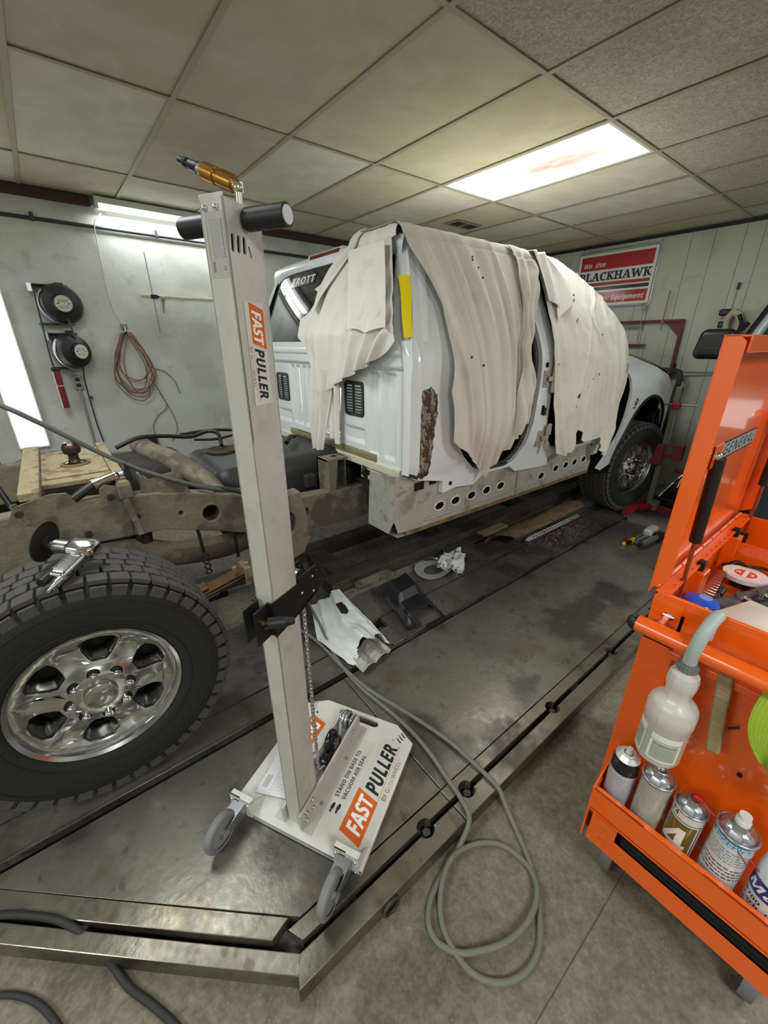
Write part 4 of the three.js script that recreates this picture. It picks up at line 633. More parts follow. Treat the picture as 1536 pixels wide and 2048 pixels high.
{ // front clip: fender, hood, apron
  const fz = (x, y) => ZC + 1.0 - 0.10 * sst(1.2, 1.5, y) - 0.03 * sst(4.35, 4.62, x) - 0.03 * sst(0.95, 0.6, y);
  const arch = Array.from({ length: 17 }, (_, i) => { const a = Math.PI * (0.02 + 0.93 * i / 16); return [4.1 - 0.005 + 0.52 * Math.cos(a), 0.52 + 0.62 * Math.sin(a)]; });
  const out = [[4.62, 0.8], [4.63, 1.05], [4.55, 1.2], [4.42, 1.3], [4.2, 1.37], [3.83, 1.445], [3.56, 1.5], [3.4, 1.545], [3.52, 1.44], [3.6, 1.36], [3.635, 1.29], [3.635, 1.15], [3.62, 1.0], [3.56, 0.85], [3.44, 0.68], [3.36, 0.61], [3.42, 0.585]].concat(arch.slice().reverse());
  mk('fender', warp(tess(ext(out, 0.02), 0.07, 7), v => { const d = v.z; v.z = fz(v.x, v.y) - 0.02 + d; }, 0.7), M.car, truck);
  mk('wheel_arch_lip', tube(arch.map(([x, y]) => [x, y, fz(x, y) + 0.002]), 0.012, 60, 8), M.plastic, truck);
  mk('wheel_house', sheet(30, 8, (u, v) => { const a = Math.PI * u; return V(4.1 + 0.51 * Math.cos(a), 0.52 + 0.6 * Math.sin(a), lerp(-1.42, -1.95, v)); }, 0.006), M.black, truck);
  mk('hood', sheet(24, 24, (u, v) => { const x = lerp(3.42, 4.6, u), z = lerp(ZC - 0.93, ZC + 0.93, v), c = Math.abs(v - 0.5) * 2; return V(x, 1.56 - 0.12 * u - 0.09 * u * u + 0.04 * (1 - c * c) * (1 - u * 0.3) - 0.05 * Math.pow(c, 6), z); }, -0.004), M.car, truck);
  mk('front_panel', rbx(4.56, 4.62, 0.85, 1.33, ZC - 0.9, ZC + 0.9, 0.02), M.black, truck);
  mk('inner_fender', rbx(4.45, 4.6, 0.6, 0.98, -1.52, -1.44, 0.02), M.black, truck);
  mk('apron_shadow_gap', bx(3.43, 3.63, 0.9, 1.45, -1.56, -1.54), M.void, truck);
  mk('door_edge_panel', warp(tess(ext([[3.3, 0.72], [3.42, 0.72], [3.47, 0.9], [3.48, 1.2], [3.46, 1.42], [3.42, 1.5], [3.38, 1.3], [3.36, 1.0]], 0.006), 0.1), v => { v.z += -1.47; }, 0.7), mat(0xcdd1cb, 0.45), truck);
  mk('fender_emblem', [rbox(0.05, 0.012, 0.006, 3.74, 1.07, fz(3.74, 1.07) + 0.003, 0.002), tor(0.02, 0.006, 3.76, 1.12, fz(3.76, 1.12) + 0.004, 6, 16), rbox(0.04, 0.01, 0.006, 3.75, 1.09, fz(3.75, 1.09) + 0.003, 0.002)], M.steel, truck);
  // windshield behind the drape
  mk('windshield', sheet(12, 12, (u, v) => V(lerp(2.84, 3.43, v), lerp(2.02, 1.575, v), lerp(ZC - 0.7, ZC + 0.7, u)), 0.005), M.glassDark, truck);
}
{ // chassis
  const top = [[-1.6, 0.95], [-0.5, 0.97], [0, 0.985], [0.25, 0.962], [0.45, 0.915], [0.6, 0.87], [0.75, 0.82], [0.95, 0.785], [1.3, 0.765], [4.5, 0.74]], bot = [[-1.6, 0.76], [-0.4, 0.77], [0.05, 0.8], [0.25, 0.785], [0.45, 0.72], [0.6, 0.665], [0.75, 0.61], [0.95, 0.575], [1.3, 0.56], [4.5, 0.55]];
  for (const s of [1, -1]) {
    const zo = ZC + s * 0.47; const fr = sub('frame_rail', truck, [1, 0.6, zo]);
    const X = [-1.6, -0.5, 0, 0.25, 0.45, 0.6, 0.75, 0.95, 1.3, 4.5]; const pts = [...X.map(x => [x, pl(top, x)]), ...X.slice().reverse().map(x => [x, pl(bot, x)])];
    const hs = s > 0 ? [ell(0.46, 0.812, 0.042, 0.042, 24), ell(0.16, 0.87, 0.011, 0.011, 10), ell(0.33, 0.845, 0.01, 0.01, 10), ell(0.96, 0.69, 0.014, 0.022, 12)] : [];
    mk('web', ext(pts, 0.06, hs, 0.008).translate(0, 0, s > 0 ? zo - 0.06 : zo), M.frame, fr);
    if (s > 0) { mk('hole_collar', new THREE.TorusGeometry(0.047, 0.009, 8, 28).translate(0.46, 0.812, zo + 0.002), M.frame, fr); mk('hole_liner', [cylZ(0.042, 0.004, 0.46, 0.812, zo - 0.062), cylZ(0.02, 0.004, 0.96, 0.69, zo - 0.062)], M.void, fr); mk('rivet', [[0.52, 0.83], [1.08, 0.69], [1.2, 0.72], [1.22, 0.7], [1.19, 0.69], [1.02, 0.7]].map(([x, y]) => sph(0.008, x, y, zo, 8, 6)), M.frame, fr); }
  }
  const z1 = ZC + 0.47;
  // side plate of the gooseneck mount
  mk('mount_plate', ext([[-0.62, 0.74], [-0.3, 0.72], [-0.18, 0.79], [-0.02, 0.81], [0.13, 0.8], [0.14, 0.99], [0.12, 1.02], [0.075, 1.035], [0.055, 1.02], [0.05, 0.985], [-0.01, 0.985], [-0.03, 1.0], [-0.05, 1.03], [-0.1, 1.035], [-0.21, 1.01], [-0.24, 0.955], [-0.36, 0.93], [-0.45, 0.88], [-0.62, 0.8]], 0.01).translate(0, 0, z1 + 0.003), M.frame, truck);
  mk('mount_bolt', [[0.085, 0.985], [-0.02, 0.85], [-0.2, 0.985]].map(([x, y]) => cylZ(0.014, 0.02, x, y, z1 + 0.022, 6)), M.frameDark, truck);
  mk('mount_brace', [bbar(V(0.13, 1.0, z1 + 0.02), V(0.16, 0.8, z1 + 0.024), 0.022, 0.02), rbox(0.05, 0.06, 0.06, 0.14, 1.0, z1 + 0.005, 0.006)], M.frame, truck); mk('mount_brace', bbar(V(-0.21, 1.02, z1 + 0.01), V(-0.19, 0.94, z1 + 0.02), 0.014, 0.02), M.frame, truck);
  // hitch deck and ball
  const h = sub('hitch_deck', truck, [0, 1.05, ZC]);
  mk('side_strap', [rbx(-0.19, -0.125, 1.02, 1.052, ZC - 0.45, z1, 0.004), rbx(0.125, 0.165, 1.005, 1.035, ZC - 0.45, z1, 0.004)], M.dirt, h); mk('deck_plate', rbx(-0.125, 0.125, 1.005, 1.028, ZC - 0.36, ZC + 0.3, 0.006, 2), M.dirt, h); mk('deck_front', rbx(-0.12, 0.12, 0.93, 1.005, ZC + 0.24, ZC + 0.3, 0.012, 2), M.frameDark, h); mk('deck_lip', rbx(-0.11, 0.12, 1.028, 1.036, ZC + 0.2, ZC + 0.235, 0.003), M.dirt, h);
  const b = sub('hitch_ball', truck, [0.01, 1.03, ZC]);
  mk('ball', lathe([[0, 0], [0.04, 0], [0.04, 0.006], [0.026, 0.012], [0.02, 0.03], [0.021, 0.045], [0.034, 0.055], [0.038, 0.075], [0.034, 0.092], [0.022, 0.103], [0, 0.106]], 28).translate(0.008, 1.03, ZC), mat(0x4a3c33, 0.3, 0.75), b); mk('rust_ring', tor(0.052, 0.008, 0, 0, 0, 8, 28).rotateX(Math.PI / 2).translate(0.008, 1.03, ZC), M.rust, b);
  // crossmember, spring hanger, axle, exhaust
  mk('cross_tube', tube([[0.33, 1.01, ZC - 0.35], [0.36, 1.005, ZC - 0.1], [0.42, 0.99, ZC + 0.1], [0.49, 0.93, ZC + 0.3], [0.52, 0.87, ZC + 0.42]], 0.052, 40, 16), M.frame, truck);
  mk('bump_bracket', [ext([[0.19, 0.955], [0.21, 1.02], [0.215, 1.045], [0.24, 1.02], [0.29, 1.03], [0.33, 1.035], [0.345, 1.06], [0.37, 1.0], [0.39, 0.93]], 0.008).translate(0, 0, z1 - 0.02), cylZ(0.014, 0.02, 0.28, 0.99, z1 - 0.008, 6), bx(0.205, 0.212, 0.95, 1.04, z1 - 0.1, z1 - 0.01)], M.frame, truck);
  mk('axle', [cylZ(0.055, 1.5, -0.11, 0.485, ZC), sph(0.2, -0.11, 0.5, ZC, 20, 14)], M.frameDark, truck);
  mk('exhaust_pipe', tube([[-0.6, 0.62, ZC + 0.3], [0.1, 0.66, ZC + 0.33], [0.3, 0.6, ZC + 0.36], [0.55, 0.57, ZC + 0.36], [0.9, 0.6, ZC + 0.33], [1.6, 0.6, ZC + 0.3], [3, 0.55, ZC + 0.25]], 0.06, 60, 16), mat(0xe0dccf, 0.7, 0.15, { map: T_frame }), truck);
  mk('exhaust_hanger', [bbar(V(0.39, 0.75, z1 - 0.02), V(0.395, 0.62, z1 + 0.0), 0.014, 0.008), ...[0, 1, 2, 3].map(i => tor(0.013, 0.004, 0.398 + i * 0.001, 0.6 - i * 0.03, z1 + 0.002, 6, 14)), ], M.black, truck); mk('exhaust_hanger', bar(V(0.56, 0.68, z1 - 0.02), V(0.56, 0.53, z1 - 0.02), 0.008), M.black, truck);
  mk('leaf_spring', [[0, 0.9], [0.017, 0.75], [0.034, 0.55], [-0.017, 0.5]].map(([dy, k], i) => sheet(30, 2, (u, v) => { const x = lerp(-0.11 - 0.75 * k, -0.11 + 0.95 * k, u), q = (x + 0.11) / 0.95; return V(x, 0.405 - dy + 0.17 * q * q, lerp(z1 + 0.1, z1 + 0.03, v)); }, -0.014)), mat(0xe6ddd0, 0.8, 0.1, { map: T_rust }), truck);
  mk('spring_clamp', [rbox(0.035, 0.1, 0.1, 0.56, 0.475, z1 + 0.065, 0.006), cyl(0.012, 0.02, 0.5, 0.53, z1 + 0.09, 6), cyl(0.012, 0.02, 0.56, 0.535, z1 + 0.09, 6)], M.dirt, truck);
  mk('spring_hanger', ext([[0.8, 0.83], [0.9, 0.84], [0.93, 0.72], [0.94, 0.56], [0.9, 0.48], [0.83, 0.46], [0.78, 0.52], [0.77, 0.7]], 0.07, [ell(0.835, 0.68, 0.028, 0.055, 16)], 0.006).translate(0, 0, z1 - 0.01), M.frame, truck);
  // body mount bracket ahead of the tank
  const m = sub('body_mount', truck, [1.2, 0.75, z1]);
  mk('bracket', [bx(1.115, 1.125, 0.63, 0.955, z1 - 0.12, z1 + 0.0), bx(1.115, 1.255, 0.945, 0.957, z1 - 0.12, z1 + 0.0), bx(1.115, 1.255, 0.63, 0.957, z1 - 0.12, z1 - 0.11), ext([[1.115, 0.957], [1.18, 0.957], [1.16, 0.8], [1.15, 0.6], [1.115, 0.6]], 0.006).translate(0, 0, z1 + 0.0), bx(1.245, 1.255, 0.72, 0.957, z1 - 0.12, z1 - 0.03)], M.frame, m); mk('bracket_hole', rbox(0.03, 0.004, 0.025, 1.19, 0.958, z1 - 0.06, 0.002), M.void, m);
  mk('cab_mount', [rbox(0.1, 0.14, 0.1, 1.42, 0.7, z1 + 0.03, 0.02, 2), cyl(0.04, 0.06, 1.42, 0.8, z1 + 0.03)], M.frameDark, truck);
  mk('floor_reinforcement', [bx(1.35, 3.4, 0.74, 0.8, z1 - 0.1, z1 + 0.3), bbar(V(1.3, 0.93, z1 + 0.1), V(1.45, 0.72, z1 + 0.06), 0.12, 0.02)], M.frameDark, truck);
  // plastic fuel tank, lumpy, with sender ring and lines
  const tk = sub('fuel_tank', truck, [1.0, 0.55, ZC + 0.05]);
  mk('tank', warp(rbox(0.95, 0.42, 0.66, 1.02, 0.745, ZC + 0.0, 0.09, 8), v => { v.y += 0.03 * (fbm((v.x + 5) * 0.3, (v.z + 5) * 0.3, 8, 3, 71) - 0.5) * (v.y > 0.8 ? 1.6 : 0.3); }, 0.9), mat(0x2b2c2d, 0.5), tk); mk('sender_ring', [tor(0.075, 0.014, 0, 0, 0, 8, 28).rotateX(Math.PI / 2).translate(0.72, 0.965, ZC - 0.1)], mat(0x9c8750, 0.7, 0, { map: T_rust }), tk); mk('sender_cap', cyl(0.07, 0.02, 0.72, 0.962, ZC - 0.1), M.frameDark, tk);
  mk('evap_canister', warp(rbox(0.5, 0.22, 0.5, 0.28, 0.88, ZC - 0.12, 0.08, 6), v => { v.y += 0.04 * (fbm((v.x + 5) * 0.4, (v.z + 5) * 0.4, 8, 3, 73) - 0.5); }, 0.9), M.frameDark, truck);
  mk('wire_harness', [tube([[0.2, 1.04, ZC - 0.2], [0.32, 1.075, ZC - 0.22], [0.45, 1.065, ZC - 0.24], [0.6, 1.04, ZC - 0.25], [0.7, 1.06, ZC - 0.25], [0.74, 1.05, ZC - 0.2], [0.73, 0.99, ZC - 0.12]], 0.012, 40, 8), tube([[0.6, 1.03, ZC - 0.2], [0.72, 1.02, ZC - 0.18], [0.85, 1.03, ZC - 0.2], [0.9, 1.02, ZC - 0.25]], 0.008, 30, 8), tube([[0.55, 1.05, ZC - 0.3], [0.75, 1.05, ZC - 0.32], [0.95, 1.03, ZC - 0.28]], 0.01, 30, 8), tube([[-0.3, 0.95, ZC - 0.1], [-0.24, 0.8, ZC + 0.1], [-0.22, 0.7, ZC + 0.2]], 0.012, 20, 8), tube([[1.05, 1.0, ZC + 0.1], [1.1, 1.02, ZC + 0.05], [1.18, 1.0, ZC - 0.05]], 0.014, 20, 8)], M.black, truck);
  mk('frame_bumper_arm', [rbx(-0.6, -0.33, 0.9, 0.96, ZC + 0.05, ZC + 0.12, 0.02), rbx(-0.9, -0.3, 0.86, 1.04, ZC - 0.5, ZC - 0.44, 0.01)], M.frameDark, truck);
  mk('shock', [bar(V(0.2, 0.9, ZC + 0.3), V(0.16, 0.55, ZC + 0.36), 0.035, 14)], M.black, truck);
  mk('brake_line_joint', [bar(V(1.0, 0.64, z1 - 0.06), V(1.12, 0.7, z1 - 0.06), 0.03, 12), ...Array.from({ length: 6 }, (_, i) => tor(0.034, 0.007, 0, 0, 0, 6, 16).rotateY(1.2).translate(1.02 + i * 0.018, 0.65 + i * 0.009, z1 - 0.06)), rbox(0.07, 0.08, 0.05, 1.06, 0.82, z1 - 0.12, 0.012)], M.frameDark, truck);
  mk('trans_cross_member', [rbx(2.0, 2.15, 0.58, 0.66, ZC - 0.45, ZC + 0.45, 0.02), rbx(1.4, 3.4, 0.66, 0.72, ZC - 0.3, ZC + 0.2, 0.03)], M.black, truck);
}

// ---------------------------------------------------------------- wheels (faces look along +z)
function makeWheel(parent, [x, y, z]) {
  const w = sub('wheel', parent, [x, y, z]); origin.set(w, V(0, 0, 0)); const RO = 0.42, W = 0.28;
  // tyre carcass; the outer side wall sits at z = +0.03 relative to the rim face
  const zf = 0.028, zb = zf - W, cr = RO - 0.013;
  const prof = [[0.236, zf - 0.03], [0.25, zf - 0.006], [0.262, zf + 0.002], [0.29, zf + 0.012], [0.33, zf + 0.016], [0.36, zf + 0.012], [0.385, zf + 0.002], [cr - 0.012, zf - 0.014], [cr - 0.002, zf - 0.04], [cr, zf - W / 2], [cr - 0.002, zb + 0.04], [cr - 0.012, zb + 0.014], [0.36, zb - 0.012], [0.3, zb - 0.012], [0.236, zb + 0.03]];
  mk('tyre', lathe(prof, 72).rotateX(Math.PI / 2).scale(1, 1, 1), M.tyre, w);
  // raised ribs and blank lettering pads on the side wall
  const ribs = [tor(0.272, 0.003, 0, 0, zf + 0.007, 6, 64), tor(0.352, 0.002, 0, 0, zf + 0.015, 6, 64)];
  for (let i = 0; i < 34; i++) { const a = i / 34 * 6.283; ribs.push(rbox(0.03, 0.011, 0.006, 0, 0, 0, 0.002).rotateZ(0.25).translate(0.383, 0, zf + 0.003).rotateZ(a)); }
  mk('sidewall_rib', ribs, M.tyre, w);
  // tread: blocks bent round the carcass
  const blocks = []; const N = 44, q = rng(31);
  const blk = (a0, poly, h) => { const g = ext(poly, h, [], 0.0015); const p = g.attributes.position; for (let i = 0; i < p.count; i++) { const s = p.getX(i), ww = p.getY(i), r = cr + p.getZ(i), a = a0 + s / RO; p.setXYZ(i, r * Math.cos(a), r * Math.sin(a), ww); } g.computeVertexNormals(); blocks.push(g); };
  const P = 6.28318 * RO / N, zm = zf - W / 2;
  for (let i = 0; i < N; i++) {
    const a = i / N * 6.28318;
    for (const s of [1, -1]) {
      const e = zm + s * (W / 2 - 0.008), inn = zm + s * 0.082, a1 = a + (s > 0 ? 0 : 0.5 * P / RO);
      blk(a1, [[-P * 0.44, inn - s * 0.004], [P * 0.41, inn + s * 0.002], [P * 0.44, e - s * 0.03], [P * 0.42, e], [-P * 0.42, e], [-P * 0.45, e - s * 0.03]].map(([u, v]) => [u, v]), 0.012);
      blk(a1 + 0.25 * P / RO, [[-P * 0.45, zm + s * 0.027], [-P * 0.05, zm + s * 0.022], [P * 0.1, zm + s * 0.03], [P * 0.45, zm + s * 0.026], [P * 0.4, zm + s * 0.074], [0, zm + s * 0.07], [-P * 0.42, zm + s * 0.075]], 0.013);
    }
    blk(a, [[-P * 0.46, zm - 0.012], [-P * 0.1, zm - 0.022], [P * 0.42, zm - 0.018], [P * 0.46, zm + 0.012], [P * 0.08, zm + 0.022], [-P * 0.42, zm + 0.018]], 0.013);
  }
  const sh = []; for (let i = 0; i < N; i++) { const a = i / N * 6.28318; sh.push(rbox(P * 0.7, 0.034, 0.012, 0, 0, 0, 0.003).rotateZ(Math.PI / 2 * 0).translate(0, RO - 0.034, zf + 0.002).rotateZ(a - Math.PI / 2)); }
  mk('tread', blocks, M.tread, w); mk('shoulder_lug', sh, M.tread, w);
  // alloy rim: six spokes, each with a sunken centre, eight nuts, cap
  const n = 6, win = []; for (let i = 0; i < n; i++) {
    const a = (i + 0.5) / n * 6.28318, o = []; const pts = [[0.118, 0.16], [0.135, 0.24], [0.16, 0.285], [0.19, 0.28], [0.203, 0.17], [0.206, 0], [0.203, -0.17], [0.19, -0.28], [0.16, -0.285], [0.135, -0.24], [0.118, -0.16]];
    for (const [r, t] of pts) o.push([r * Math.cos(a + t), r * Math.sin(a + t)]); win.push(o);
  }
  const dish = r => r < 0.075 ? 0.016 : r < 0.11 ? 0.016 - 0.020 * sst(0.075, 0.11, r) : -0.004 - 0.012 * sst(0.1, 0.17, r) + 0.018 * sst(0.17, 0.225, r);
  const face = tess(ext(ell(0, 0, 0.232, 0.232, 72), 0.03, win, 0.004), 0.03, 7);
  mk('rim_face', warp(face, v => { const r = Math.hypot(v.x, v.y), top = v.z > 0.015; v.z += -0.038 + dish(r); if (top) { const a = Math.atan2(v.y, v.x) / 6.28318 * n, f = Math.abs(a - Math.round(a)) / n * 6.28318 * r; if (r > 0.105 && r < 0.215) v.z -= 0.007 * (1 - sst(0.016, 0.022, f)) * sst(0.105, 0.12, r) * (1 - sst(0.2, 0.214, r)); } }, 0.5), M.rim, w);
  for (let i = 0; i < n; i++) {                            // window pockets slope inward to the barrel
    const o = win[i], c = o.reduce((s, p) => [s[0] + p[0] / o.length, s[1] + p[1] / o.length], [0, 0]);
    mk('spoke_pocket', sheet(o.length, 3, (u, v) => { const k = Math.round(u * o.length) % o.length, [px, py] = o[k], f = 1 - 0.3 * v; return V(c[0] + (px - c[0]) * f, c[1] + (py - c[1]) * f, lerp(-0.018 + dish(Math.hypot(px, py)), -0.075, v)); }, 0.002), M.rim, w);
  }
  mk('rim_lip', lathe([[0.226, -0.02], [0.232, 0.012], [0.243, 0.02], [0.248, 0.012], [0.245, -0.02], [0.24, -0.2], [0.2, -0.22], [0.2, -0.05], [0.226, -0.02]], 64).rotateX(Math.PI / 2), M.rim, w);
  mk('brake_drum', [cylZ(0.19, 0.03, 0, 0, -0.12, 40), cylZ(0.2, 0.02, 0, 0, -0.2, 40)], mat(0x0b0b0a, 0.7), w);
  for (let i = 0; i < 8; i++) { const a = (i + 0.3) / 8 * 6.28318, X = 0.083 * Math.cos(a), Y = 0.083 * Math.sin(a); mk('lug_nut', [cylZ(0.0125, 0.03, X, Y, 0.006, 6), sph(0.009, X, Y, 0.021, 8, 6)], M.chrome, w); mk('nut_pocket', cylZ(0.019, 0.004, X, Y, 0.0075, 18), mat(0x0a0a0a, 0.6), w); }
  mk('center_cap', [lathe([[0, 0.03], [0.03, 0.029], [0.045, 0.025], [0.048, 0.012], [0.048, 0]], 36).rotateX(Math.PI / 2), tor(0.045, 0.003, 0, 0, 0.024, 6, 36)], M.rim, w);
  mk('cap_emblem', [ext([[-0.028, 0.012], [-0.018, 0.022], [0, 0.018], [0.018, 0.022], [0.028, 0.012], [0.024, -0.004], [0.016, 0.004], [0.012, -0.014], [0.004, -0.024], [-0.004, -0.024], [-0.012, -0.014], [-0.016, 0.004], [-0.024, -0.004]], 0.004, [[[-0.006, -0.008], [0.006, -0.008], [0.003, 0.008], [-0.003, 0.008]]], 0.001).translate(0, 0, 0.0275)], M.steel, w);
  mk('valve_hole', cylZ(0.008, 0.004, 0.02, -0.214, -0.012, 12), M.void, w);
  return w;
}
const wheelA = makeWheel(truck, [-0.111, 0.487, -1.38]); wheelA.rotation.z = -0.2;
const cloneWheel = (x, y, z, ry, rz) => { const c = wheelA.clone(); const o = origin.get(truck); c.position.set(x - o.x, y - o.y, z - o.z); c.rotation.set(0, ry, rz); truck.add(c); return c; };
cloneWheel(4.09, 0.487, -1.40, -0.2, 0.75);
cloneWheel(-0.111, 0.487, 2 * ZC + 1.38, Math.PI, 0.2); cloneWheel(4.09, 0.487, 2 * ZC + 1.39, Math.PI - 0.2, 1.2);

// ---------------------------------------------------------------- drop cloths
const roofY = x => 2.078 - 0.03 * Math.pow(clamp((x - 1.55) / 1.1), 2);
const tumble = (y, off) => ZC + half(Math.max(y, 1.0), 0.05) + 0.035 + off;
{ // cloth over the back window: folds fan out from the tail
  const botZ = [[-2.38, 1.64], [-2.31, 1.56], [-2.25, 1.41], [-2.18, 1.32], [-2.1, 1.3], [-1.92, 1.375], [-1.65, 1.47], [-1.5, 1.53], [-1.42, 1.575]];
  const backX = y => y > 1.6 ? lerp(1.262, 1.44, clamp((y - 1.6) / 0.42)) : 1.262;
  const rg = ridges(11, 17, -0.75, 1.25, 0.02, 0.075);
  const P = (u, v, lift = 0) => {
    const zR = y => ZC + half(y) - 0.03, zt = lerp(-2.02, zR(2.03), u), zb = lerp(-2.37, -1.425, u); let x, y, z, nx = -1, ny = 0;
    if (v < 0.18) { const t = v / 0.18; x = lerp(1.9, 1.5, t); y = roofY(x) + 0.01; z = zt; nx = 0; ny = 1; }
    else if (v < 0.3) { const a = (v - 0.18) / 0.12 * Math.PI / 2; x = 1.5 - 0.07 * Math.sin(a); y = roofY(1.5) + 0.01 - 0.07 * (1 - Math.cos(a)); nx = -Math.sin(a); ny = Math.cos(a); z = zt + (zb - zt) * 0.12 * (v - 0.18) / 0.12; }
    else { const t = (v - 0.3) / 0.7, y0 = roofY(1.5) - 0.06, yb = pl(botZ, zb); y = lerp(y0, yb, t); z = lerp(lerp(zt, zb, 0.12 + 0.88 * Math.pow(clamp((y0 - y) / 0.34), 0.85)), lerp(zt, zb, u) + (zR(y) - zb) * 1, sst(0.75, 1, u)); if (u > 0.75) z = lerp(lerp(-2.02, zR(2.03), 0.75) + (lerp(-2.37, -1.425, 0.75) - lerp(-2.02, zR(2.03), 0.75)) * (0.12 + 0.88 * Math.pow(clamp((y0 - y) / 0.34), 0.85)), zR(y), (u - 0.75) / 0.25); x = Math.min(backX(y) - 0.012, 1.43); }
    const th = Math.atan2(z + 2.13, y - 0.75), amp = (0.01 + 0.034 * sst(0.25, 0.7, v)) * (1 - 0.85 * sst(0.86, 1, u)); const h = rg(th) * amp + 0.012 * fbm(u, v, 6, 3, 501) + lift;
    return V(x + nx * h, y + ny * h * 0.7, z);
  };
  const c = thing('drop_cloth', 'beige drop cloth hanging over the rear window of the cab', 'cloth', [1.25, 0.9, -1.95]);
  mk('main_drape', sheet(190, 160, (u, v) => P(u, v), 0.0025, [1.1, 1.3]), M.cloth, c);
  mk('pointed_tail', sheet(30, 70, (u, v) => { const w = lerp(0.075, 0.026, Math.pow(v, 1.3)), zc = lerp(-2.1, -2.165, v); return V(1.2 - 0.026 * Math.cos(u * 9 + v) - 0.012 * Math.sin(u * 5 + v * 3) + 0.02 * (1 - v), lerp(1.42, 0.885, v), zc + (u - 0.5) * 2 * w); }, 0.0025, [0.25, 0.5]), M.cloth, c);
  mk('back_fold', sheet(20, 40, (u, v) => V(1.258 - 0.016 * Math.cos(u * 8), lerp(1.4, 1.04 - 0.03 * u, v), lerp(-2.08, -1.985 - 0.02 * v, u)), 0.0025, [0.2, 0.4]), M.cloth, c);
  mk('hemmed_flap', sheet(50, 60, (u, v) => { const y = lerp(2.0, 1.615 + 0.01 * Math.sin(u * 9), v), zr = ZC + half(y) - 0.035; return V(backX(y) - 0.058 - 0.012 * Math.sin(u * 12 + 0.5) * v, y, lerp(zr - 0.3, zr, u)); }, 0.0025, [0.4, 0.6]), M.cloth, c);
  mk('side_lapel', sheet(30, 50, (u, v) => { const p = P(lerp(0.02, 0.2, u), lerp(0.2, 0.6, v), 0.014 + 0.01 * Math.sin(u * 6 + v * 2)); p.z -= 0.03 * v; return p; }, 0.0025, [0.3, 0.5]), M.cloth, c);
}
{ // cloth over the rear door opening
  const left = [[0.84, 1.78], [0.93, 1.68], [1.07, 1.545], [1.35, 1.5], [1.55, 1.515], [1.73, 1.535], [1.835, 1.50], [1.94, 1.447], [2.03, 1.41]], right = [[0.84, 1.9], [0.93, 2.02], [1.02, 2.14], [1.26, 2.14], [1.52, 2.16], [1.7, 2.25], [1.96, 2.4], [2.05, 2.42]];
  const bot = [[0, 1.1], [0.12, 1.0], [0.3, 0.9], [0.5, 0.848], [0.65, 0.9], [0.8, 0.97], [1, 1.03]];
  const rg = ridges(23, 20, -0.5, 0.8, 0.012, 0.045), rg2 = ridges(29, 9, -0.5, 0.8, 0.03, 0.08);
  const P = (u, v) => {
    let x, y, z, ny = 0, nz = 1; const e = sideZ(2.0);
    if (v < 0.16) { const t = v / 0.16; y = roofY(2) + 0.014; z = lerp(e - 0.42, e - 0.08, t); x = lerp(1.44, 2.42, u); ny = 1; nz = 0; }
    else if (v < 0.27) { const a = (v - 0.16) / 0.11 * Math.PI / 2; y = roofY(2) + 0.014 - 0.07 * (1 - Math.cos(a)); z = e - 0.08 + 0.1 * Math.sin(a); x = lerp(1.43, 2.42, u); ny = Math.cos(a); nz = Math.sin(a); }
    else { const t = (v - 0.27) / 0.73, y0 = roofY(2) - 0.056; y = lerp(y0, pl(bot, u), t); x = lerp(lerp(1.43, 2.42, u), lerp(pl(left, y), pl(right, y), u), sst(0, 0.1, t)); z = tumble(y, 0.02) - 0.05 * sst(1.25, 0.95, y) * sst(0.1, 0.3, u); }
    const th = Math.atan2(x - 1.86, y + 0.1), amp = 0.008 + 0.03 * sst(0.2, 0.5, v); let h = (rg(th * 1.3) * 0.75 + rg2(th * 1.3 + 0.4 * (y - 1.5) * 0.2) * 0.6) * amp;
    h += 0.04 * Math.exp(-(((u - 0.55) / 0.25) ** 2) - (((v - 0.88) / 0.12) ** 2)) + 0.008 * fbm(u, v, 7, 3, 521);
    return V(x, y + ny * h * 0.6, z + nz * h);
  };
  const c2 = thing('drop_cloth', 'pinkish white drop cloth gathered into the rear door opening', 'cloth', [1.9, 0.86, -1.42]);
  mk('main_drape', sheet(220, 170, P, 0.0025, [1.3, 1.5]), M.clothPink, c2);
  mk('gathered_edge', sheet(60, 120, (u, v) => { const p = P(lerp(0.8, 1.02, u), lerp(0.2, 0.93, v)); p.z += 0.018 + 0.016 * Math.sin(u * 17 + 2 * Math.sin(v * 4)) * sst(0, 0.2, v) + 0.006 * Math.sin(v * 22 + u * 5); p.x += 0.025 * Math.sin(v * 9) * u; return p; }, 0.0025, [0.4, 1.2]), M.clothPink, c2);
  mk('paint_spot', [[0.42, 0.31], [0.43, 0.3], [0.46, 0.33], [0.47, 0.36], [0.24, 0.62], [0.36, 0.63]].map(([u, v]) => { const p = P(u, v); return sph(0.006, p.x, p.y, p.z + 0.003, 8, 6); }), M.black, c2);
}
